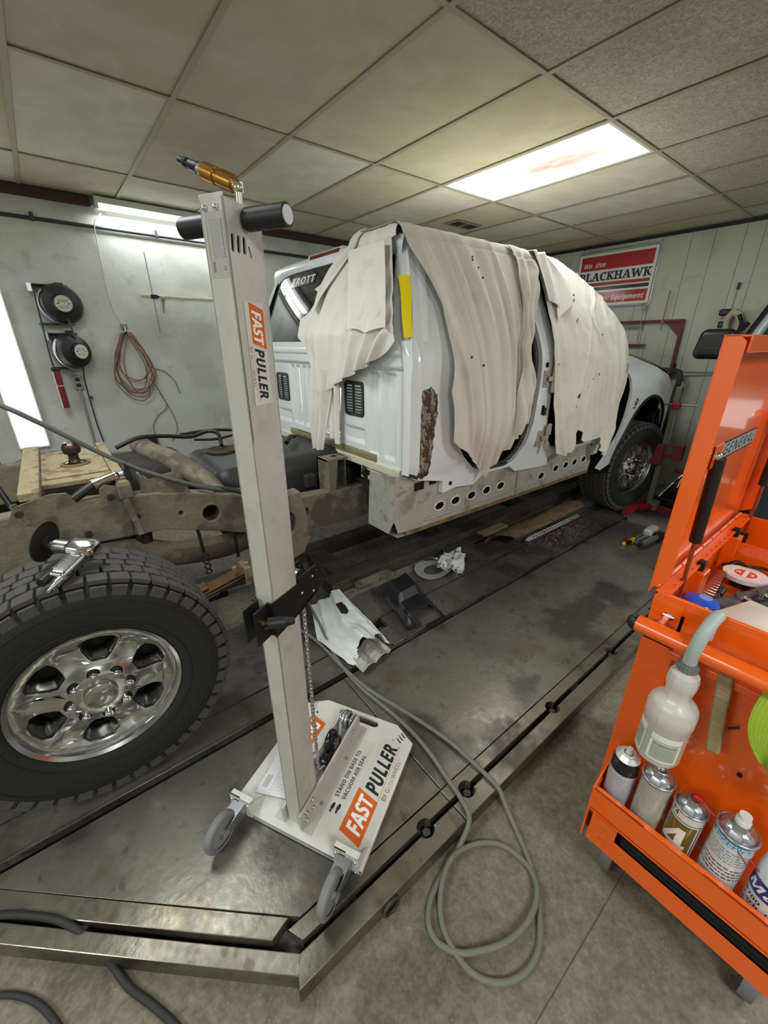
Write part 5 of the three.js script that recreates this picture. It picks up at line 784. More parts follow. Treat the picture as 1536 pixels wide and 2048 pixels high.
{ // cloth over the front door and windshield
  const top = [[2.48, 2.08], [2.75, 2.06], [2.9, 2.01], [3.1, 1.92], [3.27, 1.82], [3.42, 1.68], [3.48, 1.56]];
  const lef = [[0.84, 2.6], [0.95, 2.54], [1.2, 2.46], [1.5, 2.425], [1.74, 2.43], [1.95, 2.46], [2.07, 2.48]], rig = [[0.74, 3.3], [0.95, 3.42], [1.15, 3.42], [1.35, 3.48], [1.55, 3.49], [1.63, 3.46], [1.8, 3.3], [1.95, 3.05], [2.06, 2.75]];
  const bo = [[0, 0.87], [0.12, 0.84], [0.25, 0.87], [0.33, 0.95], [0.45, 0.9], [0.6, 0.9], [0.76, 0.9], [0.83, 0.8], [1, 0.74]];
  const rg = ridges(41, 10, 0, 1, 0.02, 0.06);
  const cl = thing('drop_cloth', 'white paint-marked drop cloth covering the front door and windshield', 'cloth', [2.95, 0.85, -1.42]);
  const P = (u, v) => {
    const xt = lerp(2.48, 3.48, u), y0 = pl(top, xt), y = lerp(y0, pl(bo, u), v), lx = pl(lef, y), rx = pl(rig, y); const x = lerp(xt, lerp(lx, rx, u), sst(0, 0.4, v));
    let z = tumble(y, 0.024); const s = u + 0.05 * Math.sin(v * 4); z += rg(s) * (0.012 + 0.022 * v) * (1 - 0.7 * sst(0.22, 0.4, u) * (1 - sst(0.7, 0.9, u))) + 0.02 * (fbm(u, v, 5, 4, 541) - 0.5);
    for (const [c, sl, w, a] of [[0.5, 0.25, 0.012, 0.008], [0.62, -0.3, 0.01, 0.009], [0.8, -0.18, 0.016, 0.016], [0.4, 0.5, 0.01, 0.006]]) z += a * Math.exp(-(((u - c + sl * (v - 0.5)) / w) ** 2)); return V(x, y, z);
  };
  mk('hanging_side', sheet(170, 140, (u, v) => { if (u > 0.3 && u < 0.4 && v > 0.955) return null; return P(u, v); }, 0.0025, [1.1, 1.3]), M.clothWhite, cl);
  mk('windshield_cover', sheet(70, 50, (u, v) => { const p = P(u, 0); return V(p.x + 0.03 * Math.sin(v * 1.57), p.y + 0.035 * Math.sin(Math.min(1, v * 3) * 1.57) + 0.006 * Math.sin(u * 30 + v * 4), p.z - 1.1 * v); }, 0.0025, [1.1, 1.1]), M.clothWhite, cl);
  const marks = [], q = rng(17);
  for (const [u, v, w, h] of [[0.36, 0.2, 0.035, 0.012], [0.38, 0.16, 0.014, 0.02], [0.34, 0.32, 0.05, 0.006], [0.62, 0.3, 0.03, 0.008], [0.6, 0.4, 0.014, 0.006], [0.55, 0.56, 0.02, 0.01], [0.47, 0.6, 0.01, 0.008], [0.3, 0.72, 0.03, 0.025], [0.28, 0.77, 0.02, 0.02], [0.42, 0.66, 0.012, 0.006]]) { const p = P(u, v); marks.push(rbox(w, h, 0.004, 0, 0, 0, 0.002).rotateZ(0.5 + q()).translate(p.x, p.y, p.z + 0.002)); }
  mk('paint_mark', marks, M.black, cl);
}
{
  const c = thing('drop_cloth', 'small beige cloth folded over the top of the centre door pillar', 'cloth', [2.55, 1.75, -1.55]);
  mk('front_fold', sheet(40, 60, (u, v) => { const y = v < 0.3 ? 2.088 - 0.02 * (v / 0.3) : lerp(2.066, 1.775 + 0.02 * Math.sin(u * 5), (v - 0.3) / 0.7), x = lerp(lerp(2.44, 2.41, v), lerp(2.58, 2.55, v), u), e = sideZ(2.05) + 0.02; const z = v < 0.3 ? lerp(e - 0.3, e, v / 0.3) : tumble(y, 0.06); return V(x, y + 0.006 * Math.sin(u * 9), z + 0.014 * Math.sin(u * 10 + v * 2)); }, 0.003, [0.3, 0.6]), M.cloth, c);
  mk('side_fold', sheet(30, 40, (u, v) => { const y = lerp(2.05, 1.69 + 0.14 * u, v), x = lerp(2.54 - 0.03 * v, 2.6 + 0.17 * v, u); return V(x, y, tumble(y, 0.05) + 0.012 * Math.sin(u * 6 + v * 4)); }, 0.003, [0.3, 0.5]), M.cloth, c);
}
{
  const tp = (y0, y1) => sheet(4, 30, (u, v) => { const y = lerp(y0, y1, v), k = clamp((y - 1.56) / 0.46), a = (0.35 + 0.4 * u) * Math.PI / 2, r = 0.06 + 0.045 * k; return V(1.345 + 0.17 * k + 0.02 * k * k - r * Math.cos(a) - 0.002 + 0.004 * Math.sin(v * 6), y, ZC + half(y) - r + r * Math.sin(a) + 0.006); }, 0.0015);
  one('tape_strip', 'long yellow tape strip holding cloth at the rear cab corner', 'tape', tp(1.85, 1.585), M.yellow);
  one('tape_strip', 'short yellow tape piece at the tail of the hanging cloth', 'tape', rbox(0.005, 0.035, 0.1, 1.262, 1.292, -2.19, 0.001), M.yellow);
}

// ---------------------------------------------------------------- tools on the tyre and chassis
{
  const t = thing('disc_sander', 'chrome pneumatic cut-off tool with a black disc lying on the rear tyre', 'air tool', [-0.1, 0.91, -1.5]);
  const g0 = V(-0.055, 0.945, -1.47);
  const q = new THREE.Quaternion().setFromEuler(new THREE.Euler(0.15, -0.62, -0.12)); const M4 = new THREE.Matrix4().compose(g0, q, V(1, 1, 1)); const L = g => g.applyMatrix4(M4);
  // local: +z toward the viewer (handle), -x the disc side
  mk('body', L(warp(rbox(0.085, 0.05, 0.07, 0, 0.012, -0.02, 0.016, 5), v => { if (v.z > 0) v.x *= 0.9; }, 0.8)), M.chrome, t);
  mk('grip', [L(rbox(0.05, 0.036, 0.11, 0.002, 0.002, 0.06, 0.014, 4)), ...Array.from({ length: 7 }, (_, i) => L(rbox(0.003, 0.004, 0.07, -0.015 + i * 0.0055, 0.02, 0.06, 0.0012)))], M.chrome, t);
  mk('neck', [L(cylX(0.021, 0.04, -0.06, 0.01, -0.02)), L(cylX(0.014, 0.03, -0.09, 0.01, -0.02))], M.steel, t);
  mk('disc', [L(cylX(0.065, 0.003, -0.108, 0.02, -0.02, 40)), L(cylX(0.022, 0.012, -0.1, 0.02, -0.02))], mat(0x1e1a18, 0.6), t);
  mk('lever', L(rbox(0.02, 0.01, 0.05, -0.022, -0.005, 0.075, 0.004)), M.steel, t);
  mk('exhaust_port', L(cylZ(0.013, 0.03, -0.022, 0, 0.125, 16)), M.black, t);
  mk('air_fitting', [L(cylZ(0.012, 0.022, 0.014, 0, 0.125, 6)), L(cylZ(0.008, 0.02, 0.014, 0, 0.143, 14)), L(cylZ(0.0055, 0.02, 0.014, 0, 0.158, 12))], M.zinc, t);
}
{
  const t = thing('angle_grinder', 'black and chrome angle die grinder resting on the chassis bracket', 'air tool', [0.1, 0.99, -1.94]);
  const a = V(-0.035, 1.0, -1.90), b = V(0.04, 1.035, -1.93), c = V(0.125, 1.055, -1.95), d = V(0.165, 1.06, -1.945);
  mk('handle', bar(a, b, 0.017, 16), M.black, t); mk('body', [bar(b, c, 0.021, 16, 0.017), sph(0.018, c.x, c.y, c.z)], M.chrome, t); mk('neck', bar(c, d, 0.011, 14), M.zinc, t);
  mk('disc', [bar(V(0.165, 1.06, -1.945), V(0.171, 1.061, -1.943), 0.04, 32), bar(V(0.158, 1.059, -1.947), V(0.165, 1.06, -1.945), 0.02, 20)], mat(0x25211f, 0.6), t);
}
one('air_hose', 'grey air hose slung across the chassis from the left edge', 'hose', tube([[-0.9, 1.62, -2.6], [-0.5, 1.5, -2.35], [-0.155, 1.35, -2.05], [-0.05, 1.27, -2.02], [0.097, 1.146, -1.99], [0.204, 1.07, -1.95], [0.349, 0.995, -1.9], [0.46, 0.945, -1.88], [0.54, 0.915, -1.885], [0.66, 0.89, -1.87], [0.72, 0.83, -1.83], [0.76, 0.6, -1.8], [0.79, 0.3, -1.82], [0.86, 0.12, -1.9], [0.98, RT + 0.012, -2.06]], 0.0095, 120, 10), mat(0x55554e, 0.7));
one('air_hose', 'dark hose loop lying over the chassis rail behind the post', 'hose', tube([[0.42, 0.945, -1.95], [0.48, 0.935, -1.9], [0.56, 0.915, -1.88], [0.66, 0.86, -1.86], [0.7, 0.8, -1.85], [0.72, 0.68, -1.84], [0.73, 0.56, -1.85]], 0.012, 50, 10), M.hoseDark);

// ---------------------------------------------------------------- the upright pulling tool (local metres; x along its base, z toward the cart)
{
  const t = thing('post_puller', 'tall aluminium pulling post on a white wheeled base plate', 'puller', [0.38, RT, -0.6], undefined, false); t.rotation.y = 0.495;
  const brand = canvasTex(1024, 296, (g, w, h) => {
    g.fillStyle = '#d2d1c6'; g.fillRect(0, 0, w, h); g.fillStyle = '#d9621c'; g.beginPath(); g.moveTo(60, 6); g.lineTo(450, 6); g.lineTo(388, 226); g.lineTo(0, 226); g.closePath(); g.fill();
    const put = (s, x, y, tw, col) => { g.save(); g.translate(x, y); g.transform(1, 0, -0.22, 1, 0, 0); g.font = 'bold 190px sans-serif'; const m = g.measureText(s).width; g.scale(tw / m, 1.02); g.fillStyle = col; g.fillText(s, 0, 0); g.lineWidth = 7; g.strokeStyle = col; g.strokeText(s, 0, 0); g.restore(); };
    put('FAST', 62, 190, 318, '#f4f3ee'); put('PULLER', 428, 200, 520, '#1b1b1c');
    g.fillStyle = '#c9633a'; g.fillRect(404, 218, 540, 4); g.font = '58px sans-serif'; g.fillStyle = '#2c2c2c'; g.fillText('BY ', 420, 284); let x = 420 + g.measureText('BY ').width; for (const [s, c] of [['G', '#2c2c2c'], ['UNI', '#c98a78'], ['WHEEL', '#4a4a48']]) { g.fillStyle = c; g.fillText(s, x, 284); x += g.measureText(s).width + 3; } g.font = '20px sans-serif'; g.fillText('TM', x + 2, 262);
    g.fillStyle = '#c9633a'; g.fillRect(955, 205, 24, 5); g.fillRect(964, 196, 5, 24);
  });
  // base plate with hand hole, corner slots, clipped far corners
  const vs = []; for (const [cz, s] of [[0.038, 1], [0.452, -1]]) for (let i = 0; i < 3; i++) vs.push(slot(0.452 + i * 0.014, cz + s * 0.004 + i * 0 - (i - 1) * 0.004 * s, 0.022, 0.007, s * 1.0)); 
  for (const [cz, s] of [[0.07, 1], [0.42, -1]]) vs.push(slot(0.442, cz, 0.008, 0.007, -s * 0.6));
  const plate = ext([[0, -0.01], [0.46, -0.01], [0.515, 0.075], [0.515, 0.405], [0.46, 0.49], [0, 0.49]], 0.008, [slot(0.483, 0.24, 0.15, 0.03, Math.PI / 2), ...vs], 0.0015).rotateX(-Math.PI / 2).translate(0, 0.0145, 0);
  mk('base_plate', plate, M.plateW, t);
  mk('plate_rim', [bx(0.0, 0.006, 0.002, 0.022, -0.488, 0.008), bx(0.006, 0.455, 0.002, 0.018, 0.002, 0.008), bx(0.006, 0.455, 0.002, 0.018, -0.488, -0.482), bx(0.505, 0.511, 0.002, 0.018, -0.4, -0.08)], M.alu, t);
  mk('seal', bx(0.02, 0.49, 0.0, 0.008, -0.46, -0.02), M.black, t);
  decal('brand_sticker', 0.39, 0.113, brand, V(0.247, 0.0245, -0.056), V(0, 1, 0), V(0, 0, -1), t);
  decal('brand_sticker', 0.36, 0.104, brand, V(0.245, 0.0245, -0.405), V(0, 1, 0), V(0, 0, 1), t);
  const feet = (g, x, y) => { g.save(); g.translate(x, y); for (const o of [0, 34]) { g.beginPath(); g.ellipse(o * 0.2 + 50, o * 1.6 + 24, 34, 17, 0.1, 0, 7); g.fill(); g.beginPath(); g.ellipse(o * 0.2 + 6, o * 1.6 + 22, 12, 11, 0, 0, 7); g.fill(); } g.restore(); };
  const st = canvasTex(768, 160, (g, w, h) => { g.fillStyle = '#cfcec4'; g.fillRect(0, 0, w, h); g.fillStyle = '#222'; feet(g, 6, 30); g.font = 'bold 54px sans-serif'; g.save(); g.translate(140, 62); g.scale(1.0, 1); g.fillText('STAND ON BASE TO', 0, 0); g.restore(); g.save(); g.translate(140, 132); g.fillText('VACUUM AIR SEAL', 0, 0); g.restore(); });
  decal('instruction_sticker', 0.29, 0.0604, st, V(0.255, 0.0245, -0.155), V(0, 1, 0), V(0, 0, -1), t);
  // twin angle brackets with bolts
  for (const s of [1, -1]) {
    const zi = -0.2555 + s * 0.031; const b = sub('angle_bracket', t, [0, 0, 0]); origin.set(b, V(0, 0, 0));
    mk('angle', [ext([[0.022, 0.022], [0.45, 0.022], [0.45, 0.085], [0.43, 0.095], [0.022, 0.095]], 0.006, [], 0.0008).translate(0, 0, zi + (s > 0 ? -0.001 : -0.005)), bx(0.022, 0.45, 0.022, 0.027, zi, zi + s * 0.04)], M.alu, b);
    for (const [x, y] of [[0.055, 0.07], [0.09, 0.045], [0.09, 0.085], [0.05, 0.04], [0.39, 0.06]]) mk('bolt', [cylZ(0.009, 0.004, x, y, zi + s * 0.0075, 18), sph(0.0065, x, y, zi + s * 0.010, 10, 8)], M.chrome, b);
    for (const x of [0.12, 0.3]) mk('bolt', [cyl(0.007, 0.004, x, 0.029, zi + s * 0.022, 6)], M.zinc, b);
  }
  // post, hollow, with vent slots cut through the broad face
  const x0 = 0.037, x1 = 0.134, z0 = -0.282, z1 = -0.229, H = 1.725;
  const cut = [[0.05, 1.66], [0.065, 1.66], [0.08, 1.66]].map(([x, y]) => slot(x, y, 0.02, 0.0085, Math.PI / 2 - 0.12)).concat([slot(0.0935, 1.652, 0.014, 0.005, Math.PI / 2 + 0.3)]);
  const po = sub('post', t, [0, 0, 0]); origin.set(po, V(0, 0, 0));
  mk('tube', [ext([[x0, 0.03], [x1, 0.03], [x1, H], [x0, H]], 0.003, cut, 0.0008).translate(0, 0, z1 - 0.0038), bx(x0, x1, 0.03, H, z0, z0 + 0.003), rbx(x0, x0 + 0.003, 0.03, H + 0.006, z0, z1, 0.0008), bx(x1 - 0.003, x1, 0.03, H, z0, z1)], M.alu, po);
  mk('inner_liner', bx(x0 + 0.006, x1 - 0.006, 1.6, 1.68, z0 + 0.006, z1 - 0.012), M.void, po);
  mk('end_cap', [rbx(x0 + 0.003, x1 - 0.003, H - 0.012, H - 0.004, z0 + 0.003, z1 - 0.004, 0.001)], M.alu, po);
  for (const z of [-0.27, -0.246]) mk('cap_screw', [cylX(0.0055, 0.003, x0 - 0.001, 1.711, z, 16), sph(0.004, x0 - 0.002, 1.711, z, 10, 8)], M.chrome, po);
  decal('brand_sticker', 0.192, 0.0555, brand, V(0.0845, 1.472, z1 + 0.0012), V(0, 0, 1), V(1, 0, 0), po);
  const lab = canvasTex(256, 640, (g, w, h) => { g.fillStyle = '#b6b3ab'; g.fillRect(0, 0, w, h); g.fillStyle = '#8f9a4a'; g.fillRect(14, 90, 10, 360); const q = rng(5); g.save(); g.translate(w, 0); g.rotate(Math.PI / 2); g.fillStyle = '#2d2b28'; g.font = 'bold 20px sans-serif'; for (let i = 0; i < 8; i++) { let x = 70; while (x < 430) { const l = 8 + q() * 26; g.fillStyle = i === 0 ? '#222' : '#77736c'; g.fillRect(x, 20 + i * 24, l, i === 0 ? 9 : 6); x += l + 6; } } g.fillStyle = '#222'; g.font = 'bold 42px sans-serif'; g.fillText('CE', 520, 60); g.fillStyle = '#555'; for (let x = 480; x < 580; x += 5) g.fillRect(x, 180, 2 + (q() > 0.5 ? 2 : 0), 40); g.restore(); });
  decal('rating_label', 0.04, 0.1, lab, V(x0 - 0.0006, 1.655, -0.2545), V(-1, 0, 0), V(0, 1, 0), po);
  // handle bar and hose coupling
  mk('handle_bar', [cylZ(0.0115, 0.2, 0.0855, 1.7, -0.2555, 24)], M.steel, t);
  for (const [za, zb] of [[-0.29, -0.375], [-0.22, -0.135]]) mk('handle_grip', [cylZ(0.0185, Math.abs(zb - za), 0.0855, 1.7, (za + zb) / 2, 28, 0.0185), cylZ(0.0165, 0.006, 0.0855, 1.7, za, 28)], M.black, t);
  mk('handle_plug', cylZ(0.0145, 0.003, 0.0855, 1.7, -0.1345, 24), mat(0xd2d4d4, 0.5), t);
  const c = sub('air_coupling', t, [0, 0, 0]); origin.set(c, V(0, 0, 0));
  const P = k => V(0.09, lerp(1.752, 1.807, k), lerp(-0.236, -0.366, k));
  mk('elbow', [bar(V(0.09, 1.71, -0.24), V(0.09, 1.745, -0.238), 0.006), sph(0.009, 0.09, 1.75, -0.238), bar(V(0.09, 1.75, -0.238), P(0.1), 0.0075), bar(V(0.098, 1.745, -0.238), V(0.098, 1.76, -0.238), 0.004)], mat(0xc4beac, 0.35, 0.8), c);
  mk('brass_body', [bar(P(0.08), P(0.3), 0.0145, 6), bar(P(0.3), P(0.36), 0.0125, 20), bar(P(0.36), P(0.55), 0.0145, 20), bar(P(0.55), P(0.58), 0.012, 20)], M.brass, c);
  mk('plug', [bar(P(0.58), P(0.66), 0.0105, 6)], M.zinc, c); mk('quick_plug', [bar(P(0.66), P(0.8), 0.0105, 16, 0.0085), bar(P(0.8), P(0.85), 0.0075, 16), bar(P(0.85), P(0.9), 0.0085, 16), bar(P(0.9), P(1), 0.0058, 14, 0.005)], mat(0x3d3e40, 0.35, 0.7), c); mk('plug_bore', bar(P(0.985), P(1.003), 0.0035, 12), M.void, c);
  // sliding collar: two black side plates, dog-leg clamp, knob
  const k = sub('sliding_collar', t, [0, 0, 0]); origin.set(k, V(0, 0, 0));
  const cp = [[0.028, 0.806], [0.145, 0.812], [0.185, 0.817], [0.21, 0.825], [0.235, 0.835], [0.248, 0.855], [0.247, 0.885], [0.236, 0.905], [0.226, 0.913], [0.137, 0.917], [0.137, 0.902], [0.028, 0.909]];
  const ch = [[0.148, 0.866], [0.203, 0.84], [0.203, 0.889], [0.228, 0.896], [0.239, 0.861], [0.228, 0.829]];
  for (const s of [1, -1]) { const z = s > 0 ? -0.2285 : -0.2865; mk('side_plate', ext(cp, 0.004, ch.slice(3).map(([x, y]) => ell(x, y, 0.004, 0.004, 10))).translate(0, 0, z), M.black, k); mk('clamp_leg', [rbx(-0.024, 0.03, 0.812, 0.909, z + (s > 0 ? -0.0135 : 0.0125), z + (s > 0 ? -0.0095 : 0.0165), 0.001), rbx(0.026, 0.03, 0.812, 0.909, z + (s > 0 ? -0.012 : 0.0), z + (s > 0 ? 0.003 : 0.015), 0.001)], M.black, k); }
  for (const [x, y] of ch.slice(0, 3)) mk('rivet', sph(0.0045, x, y, -0.2245, 10, 8), M.chrome, k);
  mk('guide_wheel', [cylZ(0.02, 0.03, 0.165, 0.905, -0.2555), cylZ(0.022, 0.02, 0.2, 0.86, -0.2555)], M.steel, k);
  mk('brass_nut', cylZ(0.0085, 0.012, 0.0, 0.87, -0.233, 16), M.brass, k);
  mk('clamp_knob', [bar(V(0.0, 0.87, -0.227), V(0.03, 0.862, -0.2), 0.013, 14, 0.015), bar(V(0.03, 0.862, -0.2), V(0.05, 0.857, -0.182), 0.015, 14, 0.008), ...[0, 1, 2, 3, 4].map(i => bar(V(0.0 + 0.012 * Math.cos(i * 1.256), 0.87 + 0.012 * Math.sin(i * 1.256), -0.225), V(0.035 + 0.01 * Math.cos(i * 1.256), 0.862 + 0.01 * Math.sin(i * 1.256), -0.195), 0.004, 8))], M.plastic, k);
  // chain, two falls
  const links = []; const run = (a, b, n) => { for (let i = 0; i < n; i++) { const p = a.clone().lerp(b, (i + 0.5) / n), d = b.clone().sub(a).normalize(); const g = new THREE.TorusGeometry(0.0064, 0.0023, 6, 12).scale(0.85, 1.6, 1); g.rotateY(i % 2 ? Math.PI / 2 : 0); g.applyMatrix4(new THREE.Matrix4().makeRotationFromQuaternion(new THREE.Quaternion().setFromUnitVectors(V(0, 1, 0), d))); links.push(g.translate(p.x, p.y, p.z)); } };
  run(V(0.176, 0.86, -0.245), V(0.178, 0.1, -0.247), 48); run(V(0.192, 0.85, -0.255), V(0.184, 0.16, -0.25), 43); run(V(0.178, 0.1, -0.247), V(0.25, 0.045, -0.245), 6);
  mk('chain', links, M.chrome, t);
  mk('hook', [tube([[0.3, 0.06, -0.262], [0.33, 0.1, -0.266], [0.31, 0.125, -0.268], [0.275, 0.115, -0.266], [0.265, 0.09, -0.262]], 0.011, 24, 8), rbox(0.07, 0.05, 0.03, 0.25, 0.06, -0.255, 0.012, 2), tor(0.026, 0.004, 0.3, 0.09, -0.24, 6, 20)], M.blackGloss, t);
  mk('pulley', [tor(0.028, 0.008, 0.405, 0.095, -0.262, 8, 28), cylZ(0.024, 0.01, 0.405, 0.095, -0.262), tor(0.03, 0.006, 0.405, 0.095, -0.248, 8, 28), cylZ(0.008, 0.05, 0.405, 0.095, -0.256)], M.zinc, t);
  mk('shackle', [rbox(0.05, 0.08, 0.006, 0.42, 0.065, -0.238, 0.002), tube([[0.36, 0.05, -0.262], [0.375, 0.1, -0.264], [0.39, 0.12, -0.264]], 0.007, 14, 8)], M.alu, t);
  // casters on upright brackets at the rear edge
  for (const z of [-0.44, -0.04]) {
    const w = sub('caster', t, [0, 0, 0]); origin.set(w, V(0, 0, 0));
    mk('mount_plate', [rbx(-0.008, 0.0, 0.018, 0.092, z - 0.042, z + 0.042, 0.002), rbx(-0.008, 0.014, 0.084, 0.092, z - 0.042, z + 0.042, 0.002), ext([[0, 0.022], [0.07, 0.022], [0, 0.08]], 0.005).translate(0.0, 0, z + (z > -0.2 ? 0.036 : 0.036))], M.plateW, w);
    mk('fork', [rbx(-0.012, -0.008, 0.03, 0.082, z - 0.024, z + 0.024, 0.001), ...[1, -1].map(s => ext([[-0.008, 0.082], [-0.008, 0.032], [-0.1, 0.052], [-0.115, 0.062], [-0.112, 0.075], [-0.06, 0.082]], 0.003, [], 0.0005).translate(0, 0, z + s * 0.021 - 0.0015)), rbx(-0.05, -0.008, 0.079, 0.082, z - 0.021, z + 0.021, 0.001)], M.zinc, w);
    mk('tyre', lathe([[0.044, -0.012], [0.054, -0.0135], [0.06, -0.009], [0.062, 0], [0.06, 0.009], [0.054, 0.0135], [0.044, 0.012]], 40).rotateX(Math.PI / 2).translate(-0.098, 0.065, z), mat(0x7d7c78, 0.7), w);
    mk('hub', [cylZ(0.044, 0.018, -0.098, 0.065, z, 36), cylZ(0.012, 0.05, -0.098, 0.065, z, 16)], mat(0x8b8d8e, 0.5), w);
    for (const [dy, dz] of [[0.028, 0.033], [0.075, 0.033], [0.028, -0.033], [0.075, -0.033]]) mk('bolt', sph(0.005, -0.009, dy, z + dz, 8, 6), M.chrome, w);
  }
}
{
  const pt = canvasTex(512, 360, (g, w, h) => { g.fillStyle = '#e4e4e2'; g.fillRect(0, 0, w, h); textLines(g, rng(3), 40, 300, 60, 24, 8, 5, '#9a9a98'); g.fillStyle = '#bdbdbb'; g.fillRect(60, 270, 120, 60); g.fillStyle = '#2a2a2a'; g.fillRect(360, 40, 60, 12); });
  const g = sheet(12, 8, (u, v) => { const a = V(0.06, 0, -0.44), b = V(0.255, 0, -0.46), c = V(0.085, 0, -0.31); const p = a.clone().addScaledVector(b.clone().sub(a), u).addScaledVector(c.clone().sub(a), v); p.y = RT + 0.027 + 0.006 * Math.sin(u * 3) * v + 0.004 * v; const x = 0.38 + p.x * 0.88 + p.z * 0.475, z = -0.6 - p.x * 0.475 + p.z * 0.88; return V(x, p.y, z); }, 0.002);
  one('manual', 'folded white instruction sheets lying on the puller base plate', 'paper', g, new THREE.MeshPhysicalMaterial({ map: pt, roughness: 0.7 }));
}

// ---------------------------------------------------------------- orange tool cart
{
  const t = thing('tool_cart', 'orange steel tool cart with its lid raised and a side can tray', 'tool cart', [1.34, 0, 0.02]);
  const X0 = 0.985, X1 = 1.71, Z0 = -0.228, Z1 = 0.27, TY = 1.035;
  const O = M.orange;
  mk('cabinet', [rbx(X0 + 0.018, X1, 0.17, 0.90, Z0 + 0.004, Z1 - 0.004, 0.006), rbx(X0, X0 + 0.02, 0.17, 1.0, Z0, Z0 + 0.072, 0.004), rbx(X0, X0 + 0.02, 0.17, 1.0, Z1 - 0.07, Z1, 0.004), rbx(X0, X0 + 0.02, 0.17, 0.24, Z0, Z1, 0.004), rbx(X0 - 0.012, X0 + 0.02, 0.885, 0.905, Z0 + 0.06, Z1 - 0.06, 0.003)], O, t);
  for (let i = 0; i < 4; i++) mk('drawer_front', rbx(X0 + 0.04, X1 - 0.02, 0.2 + i * 0.17, 0.355 + i * 0.17, Z1 - 0.006, Z1 + 0.01, 0.004), O, t);
  mk('top_tray', [rbx(X0, X0 + 0.008, 0.9, TY, Z0, Z1, 0.003), rbx(X1 - 0.008, X1, 0.9, TY, Z0, Z1, 0.003), rbx(X0, X1, 0.9, TY, Z0, Z0 + 0.008, 0.003), rbx(X0, X1, 0.9, TY, Z1 - 0.008, Z1, 0.003), bx(X0 + 0.006, X1 - 0.006, 0.9, 0.912, Z0 + 0.006, Z1 - 0.006), rbx(X0, X1, TY - 0.004, TY, Z0, Z0 + 0.03, 0.0015)], O, t);
  mk('corner_tab', [ext(rrect(Z0 + 0.002, Z0 + 0.062, 0.95, 1.032, 0.012), 0.003).rotateY(-Math.PI / 2).translate(X0 - 0.0005, 0, 0)], O, t);
  mk('tab_bolt', [cylX(0.011, 0.004, X0 - 0.004, 0.985, -0.188, 18), rbox(0.005, 0.004, 0.026, X0 - 0.006, 0.985, -0.188, 0.001)], M.chrome, t);
  // hinge strip with slots
  const hs = []; for (let i = 0; i < 17; i++) hs.push(slot(X0 + 0.05 + i * 0.039, 0.008, 0.012, 0.0035));
  mk('hinge_strip', ext([[X0, 0], [X1, 0], [X1, 0.026], [X0, 0.026]], 0.002, hs).rotateX(-Math.PI / 2).translate(0, TY + 0.0005, Z0 + 0.03), O, t);
  mk('hinge_knuckle', Array.from({ length: 9 }, (_, i) => cylX(0.004, 0.07, X0 + 0.045 + i * 0.0795, TY + 0.004, Z0 - 0.001, 10)), O, t);
  // hydraulic post sleeves inside the tray
  for (const x of [1.18, 1.5]) { mk('sleeve', [rbx(x, x + 0.05, 0.91, 1.02, Z0 + 0.012, Z0 + 0.046, 0.003)], O, t); mk('sleeve_block', rbx(x + 0.014, x + 0.036, 1.0, 1.045, Z0 + 0.02, Z0 + 0.038, 0.002), M.black, t); }
  mk('divider', rbx(1.52, 1.524, 0.91, 1.005, Z0 + 0.05, Z1 - 0.01, 0.001), O, t);
  // raised lid
  const lid = sub('lid', t, [1.34, TY, -0.235]); const LT = 1.575, LX1 = 1.735;
  mk('lid_panel', [rbx(X0, LX1, TY - 0.012, LT, -0.2415, -0.239, 0.001)], O, lid);
  mk('lid_flange', [ext([[0.001, TY + 0.0], [0.032, TY + 0.03], [0.034, LT - 0.012], [0.022, LT], [0.001, LT]], 0.004).rotateY(-Math.PI / 2).translate(X0 + 0.004, 0, -0.24), ext([[0.001, TY + 0.0], [0.04, TY + 0.02], [0.036, LT - 0.012], [0.022, LT], [0.001, LT]], 0.004).rotateY(-Math.PI / 2).translate(LX1 + 0.004, 0, -0.24), rbx(X0, LX1, LT - 0.004, LT, -0.241, -0.2, 0.0015), rbx(X0, LX1, LT - 0.03, LT, -0.202, -0.199, 0.001)], O, lid);
  mk('strut_bracket', [rbx(1.0, 1.06, 1.325, 1.372, -0.208, -0.204, 0.001), rbx(1.0, 1.004, 1.325, 1.372, -0.24, -0.204, 0.001)], O, lid); mk('strut_bracket', rbx(1.66, 1.72, 1.325, 1.372, -0.208, -0.204, 0.001), O, lid);
  mk('bracket_bolt', [sph(0.009, 1.022, 1.35, -0.203, 14, 10), sph(0.009, 1.69, 1.35, -0.203, 14, 10)], M.chrome, lid);
  const gt = canvasTex(640, 84, (g, w, h) => { g.fillStyle = '#1b1d1d'; g.fillRect(0, 0, w, h); g.fillStyle = '#9fb0aa'; g.fillRect(6, 8, w - 12, h - 16); g.font = 'italic bold 74px sans-serif'; g.fillStyle = '#1d2221'; g.save(); g.translate(14, 68); g.scale(w * 0.95 / g.measureText('U.S.GENERAL').width, 1); g.fillText('U.S.GENERAL', 0, 0); g.restore(); });
  decal('name_plate', 0.44, 0.045, gt, V(1.32, 1.32, -0.2375), V(0, 0, 1), V(0, 1, 0), lid, { clearcoat: 0.5 });
  for (const [bx_, tx] of [[1.085, 1.03], [1.745 - 0.06, 1.69]]) { const a = V(bx_, 0.965, -0.2), b = V(tx, 1.345, -0.2), m = a.clone().lerp(b, 0.48), gs = sub('gas_strut', t, [bx_, 0.96, -0.2]); mk('cylinder', bar(m, b, 0.0125, 20), M.black, gs); mk('rod', bar(a, m, 0.0048, 12), mat(0x9b6a50, 0.25, 0.8), gs); mk('ball_end', [sph(0.012, a.x, a.y, a.z), cyl(0.012, 0.03, a.x, a.y, a.z)], M.black, gs); }
  // push handle
  mk('push_handle', [cylZ(0.0195, 0.5, 0.93, 0.966, 0.02, 28)], O, t);
